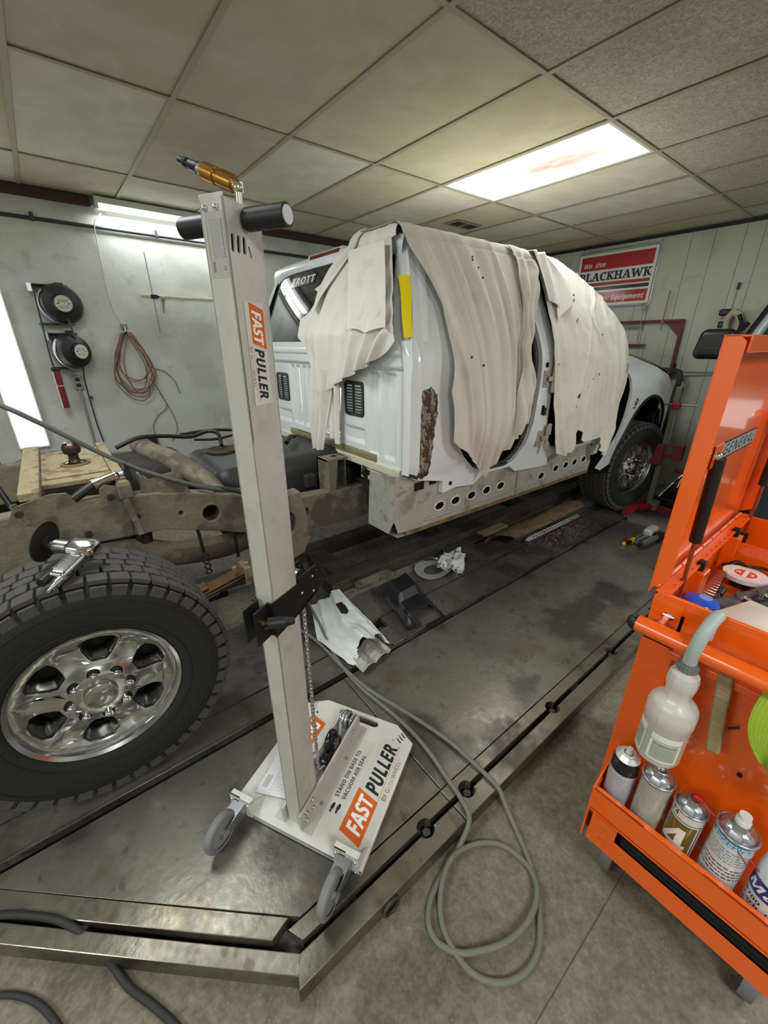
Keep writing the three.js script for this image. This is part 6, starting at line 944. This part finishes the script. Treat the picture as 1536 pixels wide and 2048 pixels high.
  mk('handle_end', [sph(0.0195, 0.93, 0.966, -0.232, 20, 14)], M.black, t);
  mk('handle_arm', [rbx(0.93, X0 + 0.01, 0.955, 0.977, -0.2, -0.185, 0.003), rbx(0.93, X0 + 0.01, 0.955, 0.977, 0.22, 0.235, 0.003)], O, t);
  // side can tray with a slotted skirt
  const y0 = 0.285, sk = ext([[-0.19, y0], [0.27, y0 + 0.0], [0.27, 0.43], [-0.19, 0.43]], 0.003, [[[-0.127, 0.345], [0.25, 0.345], [0.25, 0.414], [-0.127, 0.414]]]).rotateY(-Math.PI / 2).translate(0.877, 0, 0);
  mk('can_tray', [rbx(0.866, 0.871, 0.413, 0.482, -0.205, 0.28, 0.0015), rbx(0.866, 0.882, 0.478, 0.482, -0.205, 0.28, 0.0015), sk, rbx(0.868, X0, y0, 0.482, -0.205, -0.2, 0.0015), ext([[0.866, 0.482], [X0, 0.482], [X0, 0.55]], 0.004).translate(0, 0, -0.205), bx(0.87, X0, 0.398, 0.404, -0.202, 0.275)], O, t);
  mk('skirt_rivet', [[0.365, -0.155], [0.325, -0.155]].map(([y, z]) => rbox(0.004, 0.006, 0.012, 0.874, y, z, 0.002)), mat(0x8a6a3a, 0.5), t);
  mk('slide_rail', [bx(0.895, 0.9, y0, 0.398, -0.19, 0.27), cylZ(0.012, 0.36, 0.888, 0.372, 0.066), cylZ(0.008, 0.36, 0.887, 0.352, 0.066)], M.void, t);
  for (const [x, z] of [[1.06, -0.15], [1.06, 0.2], [1.62, -0.15], [1.62, 0.2]]) { const c = sub('caster', t, [x, 0, z]); mk('wheel', cylZ(0.055, 0.03, x - 0.01, 0.056, z), mat(0x6f716c, 0.6), c); mk('fork', [rbox(0.05, 0.09, 0.004, x, 0.09, z + 0.02, 0.001), rbox(0.05, 0.09, 0.004, x, 0.09, z - 0.02, 0.001), rbox(0.08, 0.02, 0.08, x, 0.15, z, 0.003), cyl(0.02, 0.02, x, 0.163, z)], M.zinc, c); }
}
// cans in the tray
function printTex(w, h, draw) { return canvasTex(w, h, draw); }
function canMesh(name, label, z, r, bodyH, texDraw, extra) {
  const x = 0.925, y = 0.404, t = thing(name, label, 'spray can', [x, y, z], 'cans in the side tray of the cart');
  const tx = canvasTex(512, 384, texDraw); const g = new THREE.CylinderGeometry(r, r, bodyH, 40, 1, true).rotateY(Math.PI * 0.58).translate(x, y + 0.006 + bodyH / 2, z); g.userData.keepUV = true;
  mk('label_body', g, new THREE.MeshPhysicalMaterial({ map: tx, roughness: 0.35, metalness: 0.1, clearcoat: 0.4 }), t);
  mk('bottom_rim', tor(r - 0.001, 0.003, 0, 0, 0, 6, 36).rotateX(Math.PI / 2).translate(x, y + 0.003, z), M.zinc, t);
  extra(t, x, y + 0.006 + bodyH, z, r); return t;
}
const domeTop = (t, x, y, z, r, rim = M.zinc) => { mk('top_rim', tor(r, 0.0032, 0, 0, 0, 8, 40).rotateX(Math.PI / 2).translate(x, y, z), rim, t); mk('dome', lathe([[r, 0], [r * 0.94, -0.002], [r * 0.88, 0.004], [r * 0.75, 0.014], [r * 0.55, 0.019], [r * 0.46, 0.02], [r * 0.42, 0.027], [r * 0.36, 0.027], [r * 0.34, 0.02], [0, 0.02]], 40).translate(x, y, z), rim, t); };
const lines = (g, q, x0, x1, y0, n, dy, col, hh = 4) => textLines(g, q, x0, x1, y0, dy, n, hh, col);
canMesh('spray_can', 'tall black and silver spray can at the left end of the tray', -0.166, 0.0315, 0.155, (g, w, h) => { g.fillStyle = '#101010'; g.fillRect(0, 0, w, h); g.fillStyle = '#b9bcc4'; g.fillRect(0, 30, w, h - 30); lines(g, rng(1), 30, 500, 60, 18, 14, '#8a8d96'); g.fillStyle = '#111'; g.fillRect(235, 330, 50, 14); }, (t, x, y, z, r) => {
  mk('shoulder', lathe([[r, 0], [r, 0.012], [r * 0.97, 0.02], [r * 0.9, 0.028]], 40).translate(x, y, z), M.blackGloss, t); mk('crown', lathe([[r * 0.9, 0.028], [r * 0.62, 0.04], [r * 0.55, 0.04], [r * 0.5, 0.036], [0, 0.036]], 40).translate(x, y, z), mat(0xd9dad6, 0.35, 0.4), t); mk('nozzle', [cyl(0.008, 0.022, x, y + 0.046, z, 16, 0.006), tor(0.014, 0.003, 0, 0, 0, 6, 20).rotateX(Math.PI / 2).translate(x, y + 0.039, z)], mat(0xe6e6e2, 0.4), t);
});
canMesh('spray_can', 'grey spray can with orange edges and handwriting under the bottle', -0.096, 0.033, 0.185, (g, w, h) => { g.fillStyle = '#c3643a'; g.fillRect(0, 0, w, h); g.fillStyle = '#a7a698'; g.fillRect(0, 14, w, h - 14); g.fillStyle = '#bf5f36'; g.fillRect(120, 0, 24, h); lines(g, rng(2), 160, 470, 40, 22, 14, '#b9b8ac', 5); g.fillStyle = '#c9c8ba'; g.save(); g.translate(330, 130); g.fillRect(-14, -30, 40, 130); g.rotate(Math.PI / 2); g.fillStyle = '#222'; g.font = 'italic 28px serif'; g.fillText('PRIME', -20, -2); g.restore(); }, (t, x, y, z, r) => { domeTop(t, x, y, z, r); mk('valve_cup', tor(0.014, 0.003, 0, 0, 0, 6, 20).rotateX(Math.PI / 2).translate(x, y + 0.027, z), M.zinc, t); });
canMesh('spray_can', 'white and gold spray can with a big number four and red straw', -0.024, 0.032, 0.168, (g, w, h) => { g.fillStyle = '#d9d6ca'; g.fillRect(0, 0, w, h); g.fillStyle = '#111'; g.fillRect(130, 60, 196, 280); g.fillStyle = '#f0eee6'; g.fillRect(138, 66, 180, 268); g.fillStyle = '#6f5f1c'; g.fillRect(146, 74, 164, 252); g.fillStyle = '#efece2'; g.font = 'bold 250px sans-serif'; g.fillText('4', 150, 296); g.fillStyle = '#222'; g.font = 'bold 44px sans-serif'; g.fillText('T4', 150, 48); lines(g, rng(4), 360, 500, 70, 14, 18, '#9a978c', 5); g.fillStyle = '#333'; for (let i = 0; i < 8; i++) g.fillRect(340, 330 + i * 6, 60, 3); }, (t, x, y, z, r) => { domeTop(t, x, y, z, r); mk('red_tip', [rbox(0.014, 0.014, 0.02, x, y + 0.033, z + 0.004, 0.004, 2)], mat(0xb0182c, 0.4), t); mk('straw', bar(V(x, y + 0.033, z + 0.01), V(x - 0.02, y - 0.03, z + 0.14), 0.0016, 8), mat(0xb0182c, 0.4), t); });
canMesh('spray_can', 'large white spray can with a blue band and white nozzle', 0.055, 0.0355, 0.19, (g, w, h) => { g.fillStyle = '#d4d6d2'; g.fillRect(0, 0, w, h); g.fillStyle = '#4f86bb'; g.fillRect(0, 0, w, 44); g.fillStyle = '#dfe6ea'; lines(g, rng(6), 150, 420, 20, 2, 14, '#e9eef0', 7); lines(g, rng(8), 120, 470, 70, 5, 16, '#71757a', 5); lines(g, rng(9), 130, 460, 170, 4, 20, '#3e4247', 7); lines(g, rng(10), 140, 440, 270, 5, 14, '#8a8f92', 4); }, (t, x, y, z, r) => { domeTop(t, x, y, z, r); mk('nozzle', [cyl(0.0135, 0.012, x, y + 0.03, z, 20), cyl(0.011, 0.014, x, y + 0.042, z, 20), sph(0.0015, x - 0.011, y + 0.043, z, 6, 5)], mat(0xdedcd6, 0.45), t); });
canMesh('spray_can', 'blue and white carb cleaner spray can at the right picture edge', 0.135, 0.0345, 0.135, (g, w, h) => { g.fillStyle = '#d6d6d2'; g.fillRect(0, 0, w, h); g.fillStyle = '#1d2f86'; g.fillRect(0, 0, w, 120); g.fillStyle = '#f2f2ef'; g.font = 'italic bold 92px sans-serif'; g.fillText('MaxPro', 120, 96); g.fillStyle = '#1a1a1a'; g.font = 'bold 40px sans-serif'; ['8700', 'Carb, Choke', '& Throttle', 'Body Cleaner'].forEach((s, i) => g.fillText(s, 130, 176 + i * 42)); lines(g, rng(12), 130, 480, 330, 3, 14, '#8a8a88', 4); }, (t, x, y, z, r) => { mk('cap', lathe([[r, 0], [r * 1.0, 0.006], [r * 0.97, 0.03], [r * 0.85, 0.055], [r * 0.6, 0.068], [0, 0.072]], 40).translate(x, y, z), mat(0xdfe6ea, 0.3), t); });
one('can_straw', 'thin red plastic straw taped along the white can', 'straw', bar(V(0.905, 0.615, 0.02), V(0.885, 0.56, 0.095), 0.0015, 8), mat(0x8d1a30, 0.4));
{ // spray bottle hooked over the handle
  const bxx = 0.925, bz = -0.118, by = 0.655, t = thing('spray_bottle', 'translucent white spray bottle with grey trigger hung on the cart handle', 'bottle', [bxx, by, bz]);
  const tilt = g => g.translate(-bxx, -by, -bz).rotateX(0.0).rotateZ(0).translate(bxx, by, bz);
  const poly = new THREE.MeshPhysicalMaterial({ color: 0xe9e7df, roughness: 0.35, transmission: 0.35, thickness: 0, clearcoat: 0.3 });
  mk('bottle', tilt(lathe([[0, 0], [0.036, 0], [0.042, 0.004], [0.0455, 0.012], [0.0455, 0.116], [0.0478, 0.12], [0.0478, 0.15], [0.0462, 0.16], [0.042, 0.168], [0.034, 0.1765], [0.0275, 0.184], [0.0255, 0.192], [0.0255, 0.205], [0.0275, 0.212], [0.029, 0.221], [0.029, 0.238], [0.0265, 0.249], [0.018, 0.256], [0.017, 0.26]], 48).translate(bxx, by, bz)), poly, t);
  mk('liquid', tilt(lathe([[0, 0.003], [0.035, 0.003], [0.0435, 0.012], [0.0435, 0.055], [0, 0.055]], 40).translate(bxx, by, bz)), mat(0xcfc4b0, 0.4), t);
  const lt = canvasTex(256, 256, (g) => { g.fillStyle = '#e4e3da'; g.fillRect(0, 0, 256, 256); g.fillStyle = '#a9b09a'; g.fillRect(22, 70, 212, 170); g.fillStyle = '#6f7a66'; g.fillRect(0, 58, 256, 6); g.font = 'bold 20px sans-serif'; g.fillStyle = '#56604e'; g.fillText('RECOMMENDED USE', 28, 98); lines(g, rng(14), 30, 226, 120, 7, 16, '#8b947e', 5); });
  const lg = new THREE.CylinderGeometry(0.0462, 0.0462, 0.075, 20, 1, true, 0, 1.35).rotateY(4.45).translate(bxx, by + 0.06, bz); lg.userData.keepUV = true; mk('label', lg, new THREE.MeshPhysicalMaterial({ map: lt, roughness: 0.5, side: THREE.DoubleSide }), t);
  const lg2 = new THREE.CylinderGeometry(0.0462, 0.0462, 0.085, 20, 1, true, 0, 0.8).rotateY(3.35).translate(bxx, by + 0.062, bz); lg2.userData.keepUV = true; mk('label', lg2, new THREE.MeshPhysicalMaterial({ map: lt, roughness: 0.5, side: THREE.DoubleSide }), t);
  const hd = mat(0x767a7a, 0.5), tr = mat(0xa9b6ae, 0.5);
  mk('screw_cap', [cyl(0.019, 0.016, bxx, by + 0.267, bz, 28, 0.0175), cyl(0.0165, 0.008, bxx, by + 0.279, bz, 28), ...Array.from({ length: 18 }, (_, i) => rbox(0.002, 0.014, 0.003, bxx + 0.0188 * Math.cos(i * 0.349), by + 0.267, bz + 0.0188 * Math.sin(i * 0.349), 0.0008))], hd, t);
  mk('sprayer_head', [rbox(0.022, 0.03, 0.024, bxx - 0.006, by + 0.297, bz + 0.002, 0.006, 2), tube([[bxx - 0.008, by + 0.285, bz], [bxx - 0.014, by + 0.325, bz + 0.003], [bxx - 0.006, by + 0.362, bz + 0.006], [bxx + 0.02, by + 0.384, bz + 0.01], [bxx + 0.045, by + 0.385, bz + 0.012]], 0.0125, 24, 12)], tr, t);
  mk('trigger', tube([[bxx + 0.045, by + 0.38, bz + 0.012], [bxx + 0.048, by + 0.35, bz + 0.012], [bxx + 0.04, by + 0.325, bz + 0.012]], 0.005, 12, 8), tr, t);
}
one('hammer_handle', 'pale wooden tool handle hanging behind the cart handle bar', 'tool', [rbox(0.02, 0.2, 0.026, 0, 0, 0, 0.005, 2).rotateX(-0.14).translate(0.962, 0.822, -0.046)], M.wood);
{
  const g = sheet(40, 40, (u, v) => { const z = lerp(0.005, 0.2, u) - 0.02 * Math.sin(v * 3.1) * (1 - u), y = lerp(0.955, 0.735 + 0.03 * Math.abs(u - 0.4), v); return V(0.945 - 0.016 * Math.sin(v * 3.14) - 0.01 * Math.sin(u * 14 + v * 3), y - 0.05 * (1 - sst(0, 0.25, u)) * v * -0.6, z + 0.03 * v * (1 - u)); }, 0.006, [0.2, 0.22]);
  one('shop_rag', 'lime green knitted rag hanging on the cart side at the right edge', 'rag', g, mat(0x9fb832, 0.9, 0, { bumpMap: T_clothB, bumpScale: 0.003 }));
}
one('loose_screw', 'small dark bolt stuck to the orange side of the cart', 'bolt', [bar(V(0.998, 0.787, -0.01), V(0.992, 0.775, -0.025), 0.003), cylX(0.005, 0.004, 1.0, 0.668, 0.022)], M.black);
// things in the top tray
{
  const b = thing('hand_cleaner_tub', 'blue plastic tub with a domed lid in the corner of the cart tray', 'tub', [1.14, 0.913, -0.17]);
  mk('tub', lathe([[0, 0], [0.034, 0], [0.036, 0.02], [0.035, 0.04]], 32).translate(1.14, 0.913, -0.165), mat(0x1544b0, 0.3), b); mk('tub_lid', lathe([[0.038, 0.036], [0.039, 0.052], [0.034, 0.06], [0.015, 0.066], [0, 0.066]], 32).translate(1.14, 0.913, -0.165), mat(0x1d5ad6, 0.25, 0, { clearcoat: 0.6 }), b); mk('lid_print', cyl(0.014, 0.001, 1.146, 0.9795, -0.16, 20), mat(0x7fa6e8, 0.4), b);
  const c = thing('socket_case', 'open grey plastic case holding chrome sockets and wrenches', 'case', [1.28, 0.913, -0.06]);
  const cs = g => g.rotateY(-0.35).translate(1.275, 0.913, -0.055);
  mk('case_body', cs(rbox(0.27, 0.05, 0.19, 0, 0.026, 0.03, 0.014, 2)), mat(0x55595b, 0.55), c);
  mk('case_recess', [cs(rbox(0.06, 0.004, 0.03, -0.03, 0.0515, -0.02, 0.0015)), cs(rbox(0.1, 0.004, 0.014, -0.06, 0.0515, 0.05, 0.0015)), cs(rbox(0.06, 0.004, 0.014, 0.06, 0.0515, -0.03, 0.0015))], M.black, c);
  for (let i = 0; i < 5; i++) mk('wrench', [cs(rbox(0.085, 0.006, 0.007, -0.075, 0.055, 0.012 + i * 0.02, 0.0025)), cs(cyl(0.0075, 0.006, -0.028, 0.055, 0.012 + i * 0.02, 12))], M.chrome, c);
  for (const [x, z, l] of [[0.01, -0.03, 0.06], [0.08, -0.01, 0.07], [0.0, 0.05, 0.02], [-0.05, -0.04, 0.02]]) mk('ratchet', [cs(cylZ(0.006, l, x, 0.057, z + l / 2, 14)), cs(cyl(0.011, 0.012, x, 0.058, z, 16))], M.chrome, c);
  const s = thing('socket_rail', 'row of chrome sockets on a black rail in the cart tray', 'sockets', [1.3, 0.913, -0.18]);
  mk('rail', bbar(V(1.21, 0.925, -0.172), V(1.4, 0.925, -0.187), 0.012, 0.03), M.black, s);
  for (let i = 0; i < 12; i++) { const k = i / 11; for (const o of [-0.008, 0.008]) mk('socket', cylZ(0.0068, 0.016, lerp(1.21, 1.4, k), 0.945, lerp(-0.172, -0.187, k) + o, 14), M.chrome, s); }
  one('pliers', 'black pliers lying beside the socket rail in the tray', 'pliers', [bar(V(1.19, 0.925, -0.14), V(1.3, 0.925, -0.17), 0.009, 10), bar(V(1.18, 0.925, -0.12), V(1.3, 0.925, -0.165), 0.008, 10), rbox(0.05, 0.02, 0.03, 1.32, 0.925, -0.165, 0.006)], M.plastic);
  one('note_paper', 'folded cream paper lying at the near edge of the cart tray', 'paper', sheet(16, 10, (u, v) => { const a = V(1.06, 0.985, -0.135), b = V(1.185, 0.995, -0.085), d = V(1.03, 0.985, -0.03); const p = a.clone().addScaledVector(b.clone().sub(a), u).addScaledVector(d.clone().sub(a), v); p.y += 0.012 * Math.sin(u * 3) * Math.sin(v * 3); return p; }, 0.0012), mat(0xd8d4c4, 0.8));
  const d = thing('abrasive_disc', 'round white and orange sticker disc behind the grey case', 'disc', [1.43, 0.95, -0.135]);
  const dt = canvasTex(256, 256, (g) => { g.fillStyle = '#e9ddd6'; g.fillRect(0, 0, 256, 256); g.fillStyle = '#d8552a'; g.beginPath(); g.arc(128, 128, 92, 0, 7); g.fill(); g.fillStyle = '#eee'; g.fillRect(112, 40, 34, 176); g.font = 'bold 70px sans-serif'; g.fillText('A', 50, 150); g.fillText('3', 160, 150); });
  mk('disc', new THREE.CylinderGeometry(0.052, 0.052, 0.012, 36).translate(1.432, 0.945, -0.135), mat(0xe2d8d0, 0.5), d); decal('disc_print', 0.072, 0.072, dt, V(1.432, 0.9516, -0.135), V(0, 1, 0), V(1, 0, 0), d); mk('disc_stand', cyl(0.03, 0.026, 1.432, 0.926, -0.135), M.black, d);
  one('charger_cable', 'black tangled cable and clear goggles strap at the back of the tray', 'cable', [tube([[1.47, 0.925, -0.19], [1.5, 0.95, -0.17], [1.5, 0.94, -0.14], [1.48, 0.935, -0.1], [1.5, 0.93, -0.06], [1.49, 0.925, 0.02]], 0.006, 30, 8), tube([[1.5, 0.93, -0.2], [1.48, 0.95, -0.15], [1.5, 0.955, -0.11], [1.495, 0.94, -0.05]], 0.004, 24, 8)], M.black);
  one('wood_block', 'small pale wooden block at the far side of the cart tray', 'block', rbox(0.05, 0.05, 0.08, 1.6, 0.94, -0.1, 0.003), M.wood);
}

// ---------------------------------------------------------------- ceiling register
{
  const t = thing('ceiling_vent', 'small dark ceiling air register above the truck roof', 'vent', [3.55, CEIL, -3.22]);
  const fr = ext([[3.38, 3.13], [3.73, 3.13], [3.73, 3.31], [3.38, 3.31]], 0.008, [[[3.4, 3.15], [3.545, 3.15], [3.545, 3.29], [3.4, 3.29]], [[3.565, 3.15], [3.71, 3.15], [3.71, 3.29], [3.565, 3.29]]]).rotateX(-Math.PI / 2).translate(0, CEIL - 0.009, 0);
  mk('frame', fr, mat(0x8f8b7a, 0.5), t); mk('duct', bx(3.39, 3.72, CEIL - 0.001, CEIL + 0.001, -3.3, -3.14), M.void, t);
  for (let i = 0; i < 6; i++) mk('slat', [bx(3.4, 3.545, CEIL - 0.006, CEIL - 0.004, -3.28 + i * 0.022, -3.27 + i * 0.022), bx(3.565, 3.71, CEIL - 0.006, CEIL - 0.004, -3.28 + i * 0.022, -3.27 + i * 0.022)], mat(0x3a3830, 0.6), t);
}
// ---------------------------------------------------------------- second vehicle behind the cart lid
{
  const t = thing('parked_truck', 'white vehicle with a black door mirror parked behind the cart lid', 'vehicle', [6.3, 0, 0.05]);
  const zc = 0.05, hw = 0.97;
  const prof = [[3.95, 0.55], [3.9, 0.9], [4.0, 1.12], [4.25, 1.28], [4.6, 1.36], [5.25, 1.42], [5.7, 1.48], [8.9, 1.48], [8.95, 0.55], [7.95, 0.52], [7.85, 0.8], [7.5, 0.95], [7.15, 0.8], [7.05, 0.52], [5.25, 0.52], [5.15, 0.8], [4.8, 0.95], [4.45, 0.8], [4.35, 0.52]];
  mk('body', ext(prof, hw * 2 - 0.08, [], 0.04).translate(0, 0, zc - hw + 0.04), M.car, t);
  mk('fender_flare', tube([[4.15, 1.25, zc - hw - 0.0], [4.0, 1.13, zc - hw - 0.005], [3.92, 0.95, zc - hw - 0.008], [3.93, 0.75, zc - hw], [3.97, 0.56, zc - hw]], 0.03, 40, 10), M.black, t);
  mk('grille', rbx(3.88, 3.94, 0.62, 0.98, zc - 0.6, zc + 0.6, 0.02), M.black, t);
  const ww = sub('windshield', t, [4.6, 1.4, zc]);
  mk('glass', sheet(8, 8, (u, v) => V(lerp(4.05, 4.57, v), lerp(1.42, 1.95, v), lerp(zc - 0.9 + 0.1 * v, zc + 0.9 - 0.1 * v, u)), 0.006), mat(0x223028, 0.05, 0, { clearcoat: 1 }), ww);
  for (const s of [1, -1]) { mk('pillar', bbar(V(4.02, 1.42, zc + s * 0.935), V(4.57, 1.98, zc + s * 0.83), 0.03, 0.04), M.car, ww); mk('pillar_trim', bbar(V(3.97, 1.42, zc + s * 0.965), V(4.53, 2.0, zc + s * 0.86), 0.03, 0.03), M.black, ww); }
  mk('cabin', [rbx(4.5, 6.8, 1.93, 2.0, zc - 0.78, zc + 0.78, 0.03), rbx(6.7, 6.8, 1.45, 1.95, zc - 0.85, zc + 0.85, 0.02), rbx(5.8, 5.9, 1.45, 1.95, zc - 0.87, zc - 0.8, 0.02), rbx(5.8, 5.9, 1.45, 1.95, zc + 0.8, zc + 0.87, 0.02)], M.car, t);
  mk('cowl', rbx(3.98, 4.25, 1.28, 1.43, zc - 0.85, zc + 0.85, 0.03), M.black, t);
  const m = sub('door_mirror', t, [4.2, 1.5, zc - 1.1]);
  mk('housing', warp(rbox(0.1, 0.22, 0.23, 4.17, 1.555, zc - 1.13, 0.05, 6), v => { v.x += 0.25 * (v.z - (zc - 1.13)) * 0.3; if (v.y > 1.6) v.z += 0.02; }, 0.8), mat(0x17191a, 0.4), m); mk('seam', rbox(0.004, 0.005, 0.2, 4.119, 1.525, zc - 1.13, 0.001), mat(0x3a3d3e, 0.4), m); mk('arm', rbox(0.07, 0.05, 0.16, 4.22, 1.5, zc - 0.97, 0.02, 2), M.black, m); mk('antenna_stub', bar(V(4.22, 1.62, zc - 1.02), V(4.3, 1.7, zc - 0.98), 0.02), M.black, m); mk('mirror_glass', rbox(0.003, 0.17, 0.18, 4.222, 1.555, zc - 1.12, 0.001), M.chrome, m);
  for (const [x, s] of [[4.8, 1], [4.8, -1], [7.5, 1], [7.5, -1]]) { const w = sub('wheel', t, [x, 0.38, zc + s * 0.83]); mk('tyre', lathe([[0.23, -0.11], [0.34, -0.12], [0.37, -0.1], [0.38, 0], [0.37, 0.1], [0.34, 0.12], [0.23, 0.11]], 40).rotateX(Math.PI / 2).translate(x, 0.38, zc + s * 0.83), M.tyre, w); mk('rim', cylZ(0.23, 0.18, x, 0.38, zc + s * 0.83), M.steel, w); }
}
// ---------------------------------------------------------------- person kneeling beyond the cart, only the jeans show
{
  const base = V(3.04, 0, -0.27);
  const J = { pel: [0, 0.42, 0.02, 0.125], che: [0.2, 0.78, 0.02, 0.135], nec: [0.3, 0.96, 0.02, 0.055], hd: [0.36, 1.08, 0.02, 0.095], kA: [0.32, 0.36, -0.13, 0.075], aA: [0.22, 0.05, -0.14, 0.05], tA: [0.36, 0.035, -0.15, 0.038], hA: [0.03, 0.4, -0.09, 0.095], hB: [0.03, 0.4, 0.13, 0.095], kB: [0.26, 0.08, 0.16, 0.075], aB: [-0.14, 0.07, 0.16, 0.05], tB: [-0.2, 0.04, 0.16, 0.036], sA: [0.24, 0.86, -0.17, 0.07], eA: [0.44, 0.66, -0.22, 0.05], wA: [0.62, 0.68, -0.12, 0.034], sB: [0.24, 0.86, 0.21, 0.07], eB: [0.44, 0.64, 0.26, 0.05], wB: [0.63, 0.66, 0.16, 0.034] };
  const field = (bones, cell, lo, hi, k) => {
    const n = Math.ceil(Math.max(hi.x - lo.x, hi.y - lo.y, hi.z - lo.z) / cell) + 1; const mc = new MarchingCubes(n, M.black, false, false, 400000); mc.isolation = 0; const size = (n) * cell;
    const sd = (p) => { let d = 1e9; for (const [a, b] of bones) { const A = a, B = b, ba = [B[0] - A[0], B[1] - A[1], B[2] - A[2]], pa = [p.x - A[0], p.y - A[1], p.z - A[2]]; const h = clamp((pa[0] * ba[0] + pa[1] * ba[1] + pa[2] * ba[2]) / (ba[0] ** 2 + ba[1] ** 2 + ba[2] ** 2 + 1e-9)); const e = Math.hypot(pa[0] - ba[0] * h, pa[1] - ba[1] * h, pa[2] - ba[2] * h) - lerp(A[3], B[3], h); const q = clamp(0.5 + 0.5 * (d - e) / k); d = lerp(d, e, q) - k * q * (1 - q); } return d; };
    const p = V(0, 0, 0); for (let z = 0; z < n; z++) for (let y = 0; y < n; y++) for (let x = 0; x < n; x++) { p.set(lo.x + (x / n) * size, lo.y + (y / n) * size, lo.z + (z / n) * size); mc.field[x + y * n + z * n * n] = -sd(p); }
    mc.update(); const c = mc.count, g = new THREE.BufferGeometry(), ps = new Float32Array(c * 3); for (let i = 0; i < c; i++) { ps[i * 3] = lo.x + (mc.positionArray[i * 3] + 1) / 2 * size; ps[i * 3 + 1] = lo.y + (mc.positionArray[i * 3 + 1] + 1) / 2 * size; ps[i * 3 + 2] = lo.z + (mc.positionArray[i * 3 + 2] + 1) / 2 * size; }
    g.setAttribute('position', new THREE.BufferAttribute(ps, 3)); g.setAttribute('normal', new THREE.BufferAttribute(mc.normalArray.slice(0, c * 3).map(v => v), 3)); g.computeVertexNormals(); return g.translate(base.x, base.y, base.z);
  };
  const b = (a, c, da = 0, dc = 0) => [[...J[a].slice(0, 3), J[a][3] + da], [...J[c].slice(0, 3), J[c][3] + dc]];
  const t = thing('person', 'person in blue jeans and dark shirt kneeling beyond the cart', 'person', [base.x, 0, base.z]);
  const fingers = []; for (const [w, s] of [['wA', 1], ['wB', -1]]) { const q = J[w]; fingers.push([[q[0], q[1], q[2], 0.034], [q[0] + 0.08, q[1], q[2], 0.03]]); for (let i = 0; i < 4; i++) { const z = q[2] + (i - 1.5) * 0.019, L = [0.06, 0.07, 0.066, 0.05][i]; fingers.push([[q[0] + 0.09, q[1], z, 0.0095], [q[0] + 0.09 + L * 0.55, q[1] - 0.006, z, 0.0085]], [[q[0] + 0.09 + L * 0.55, q[1] - 0.006, z, 0.0085], [q[0] + 0.09 + L, q[1] - 0.03, z, 0.0075]]); } fingers.push([[q[0] + 0.03, q[1], q[2] + s * 0.03, 0.011], [q[0] + 0.07, q[1] - 0.01, q[2] + s * 0.055, 0.009]]); }
  mk('body', [field([b('pel', 'che', -0.02, -0.02), b('che', 'nec', -0.02, 0), b('nec', 'hd'), [[0.35, 1.1, 0.02, 0.095], [0.4, 1.07, 0.02, 0.075]], [[0.46, 1.075, 0.02, 0.018], [0.475, 1.06, 0.02, 0.016]], b('sA', 'eA', -0.02, -0.01), b('eA', 'wA', -0.01, 0), b('sB', 'eB', -0.02, -0.01), b('eB', 'wB', -0.01, 0), b('hA', 'kA', -0.03, -0.02), b('kA', 'aA', -0.02, -0.01), b('hB', 'kB', -0.03, -0.02), b('kB', 'aB', -0.02, -0.01)], 0.014, V(-0.35, 0, -0.5), V(0.8, 1.3, 0.5), 0.03), field(fingers, 0.006, V(0.58, 0.55, -0.2), V(0.84, 0.8, 0.22), 0.004)], mat(0xb98a70, 0.6), t);
  mk('jeans', field([b('pel', 'pel', 0.01, 0.01), b('hA', 'kA', 0.012, 0.008), b('kA', 'aA', 0.008, 0.012), b('hB', 'kB', 0.012, 0.008), b('kB', 'aB', 0.008, 0.012), [[0.02, 0.5, 0.02, 0.13], [0.0, 0.42, 0.02, 0.135]]], 0.014, V(-0.35, 0, -0.5), V(0.8, 1.0, 0.5), 0.03), mat(0x5f82b4, 0.85, 0, { bumpMap: T_clothB, bumpScale: 0.002 }), t);
  mk('shirt', field([b('pel', 'che', -0.0, 0.012), b('che', 'nec', 0.01, 0.004), b('sA', 'eA', 0.01, 0.006), b('sB', 'eB', 0.01, 0.006), b('sA', 'sB', 0.005, 0.005)], 0.014, V(-0.35, 0.3, -0.5), V(0.8, 1.3, 0.5), 0.04), mat(0x23262b, 0.85), t);
  mk('shoe', field([b('aA', 'tA', 0.004, 0.004), b('aB', 'tB', 0.004, 0.004)], 0.012, V(-0.35, 0, -0.3), V(0.5, 0.3, 0.3), 0.02), M.black, t);
  mk('hair', field([[[0.325, 1.12, 0.02, 0.095], [0.35, 1.14, 0.02, 0.088]]], 0.012, V(0.15, 0.95, -0.2), V(0.5, 1.3, 0.2), 0.02), mat(0x2a1f18, 0.9), t);
}
renderer.render(scene, camera);
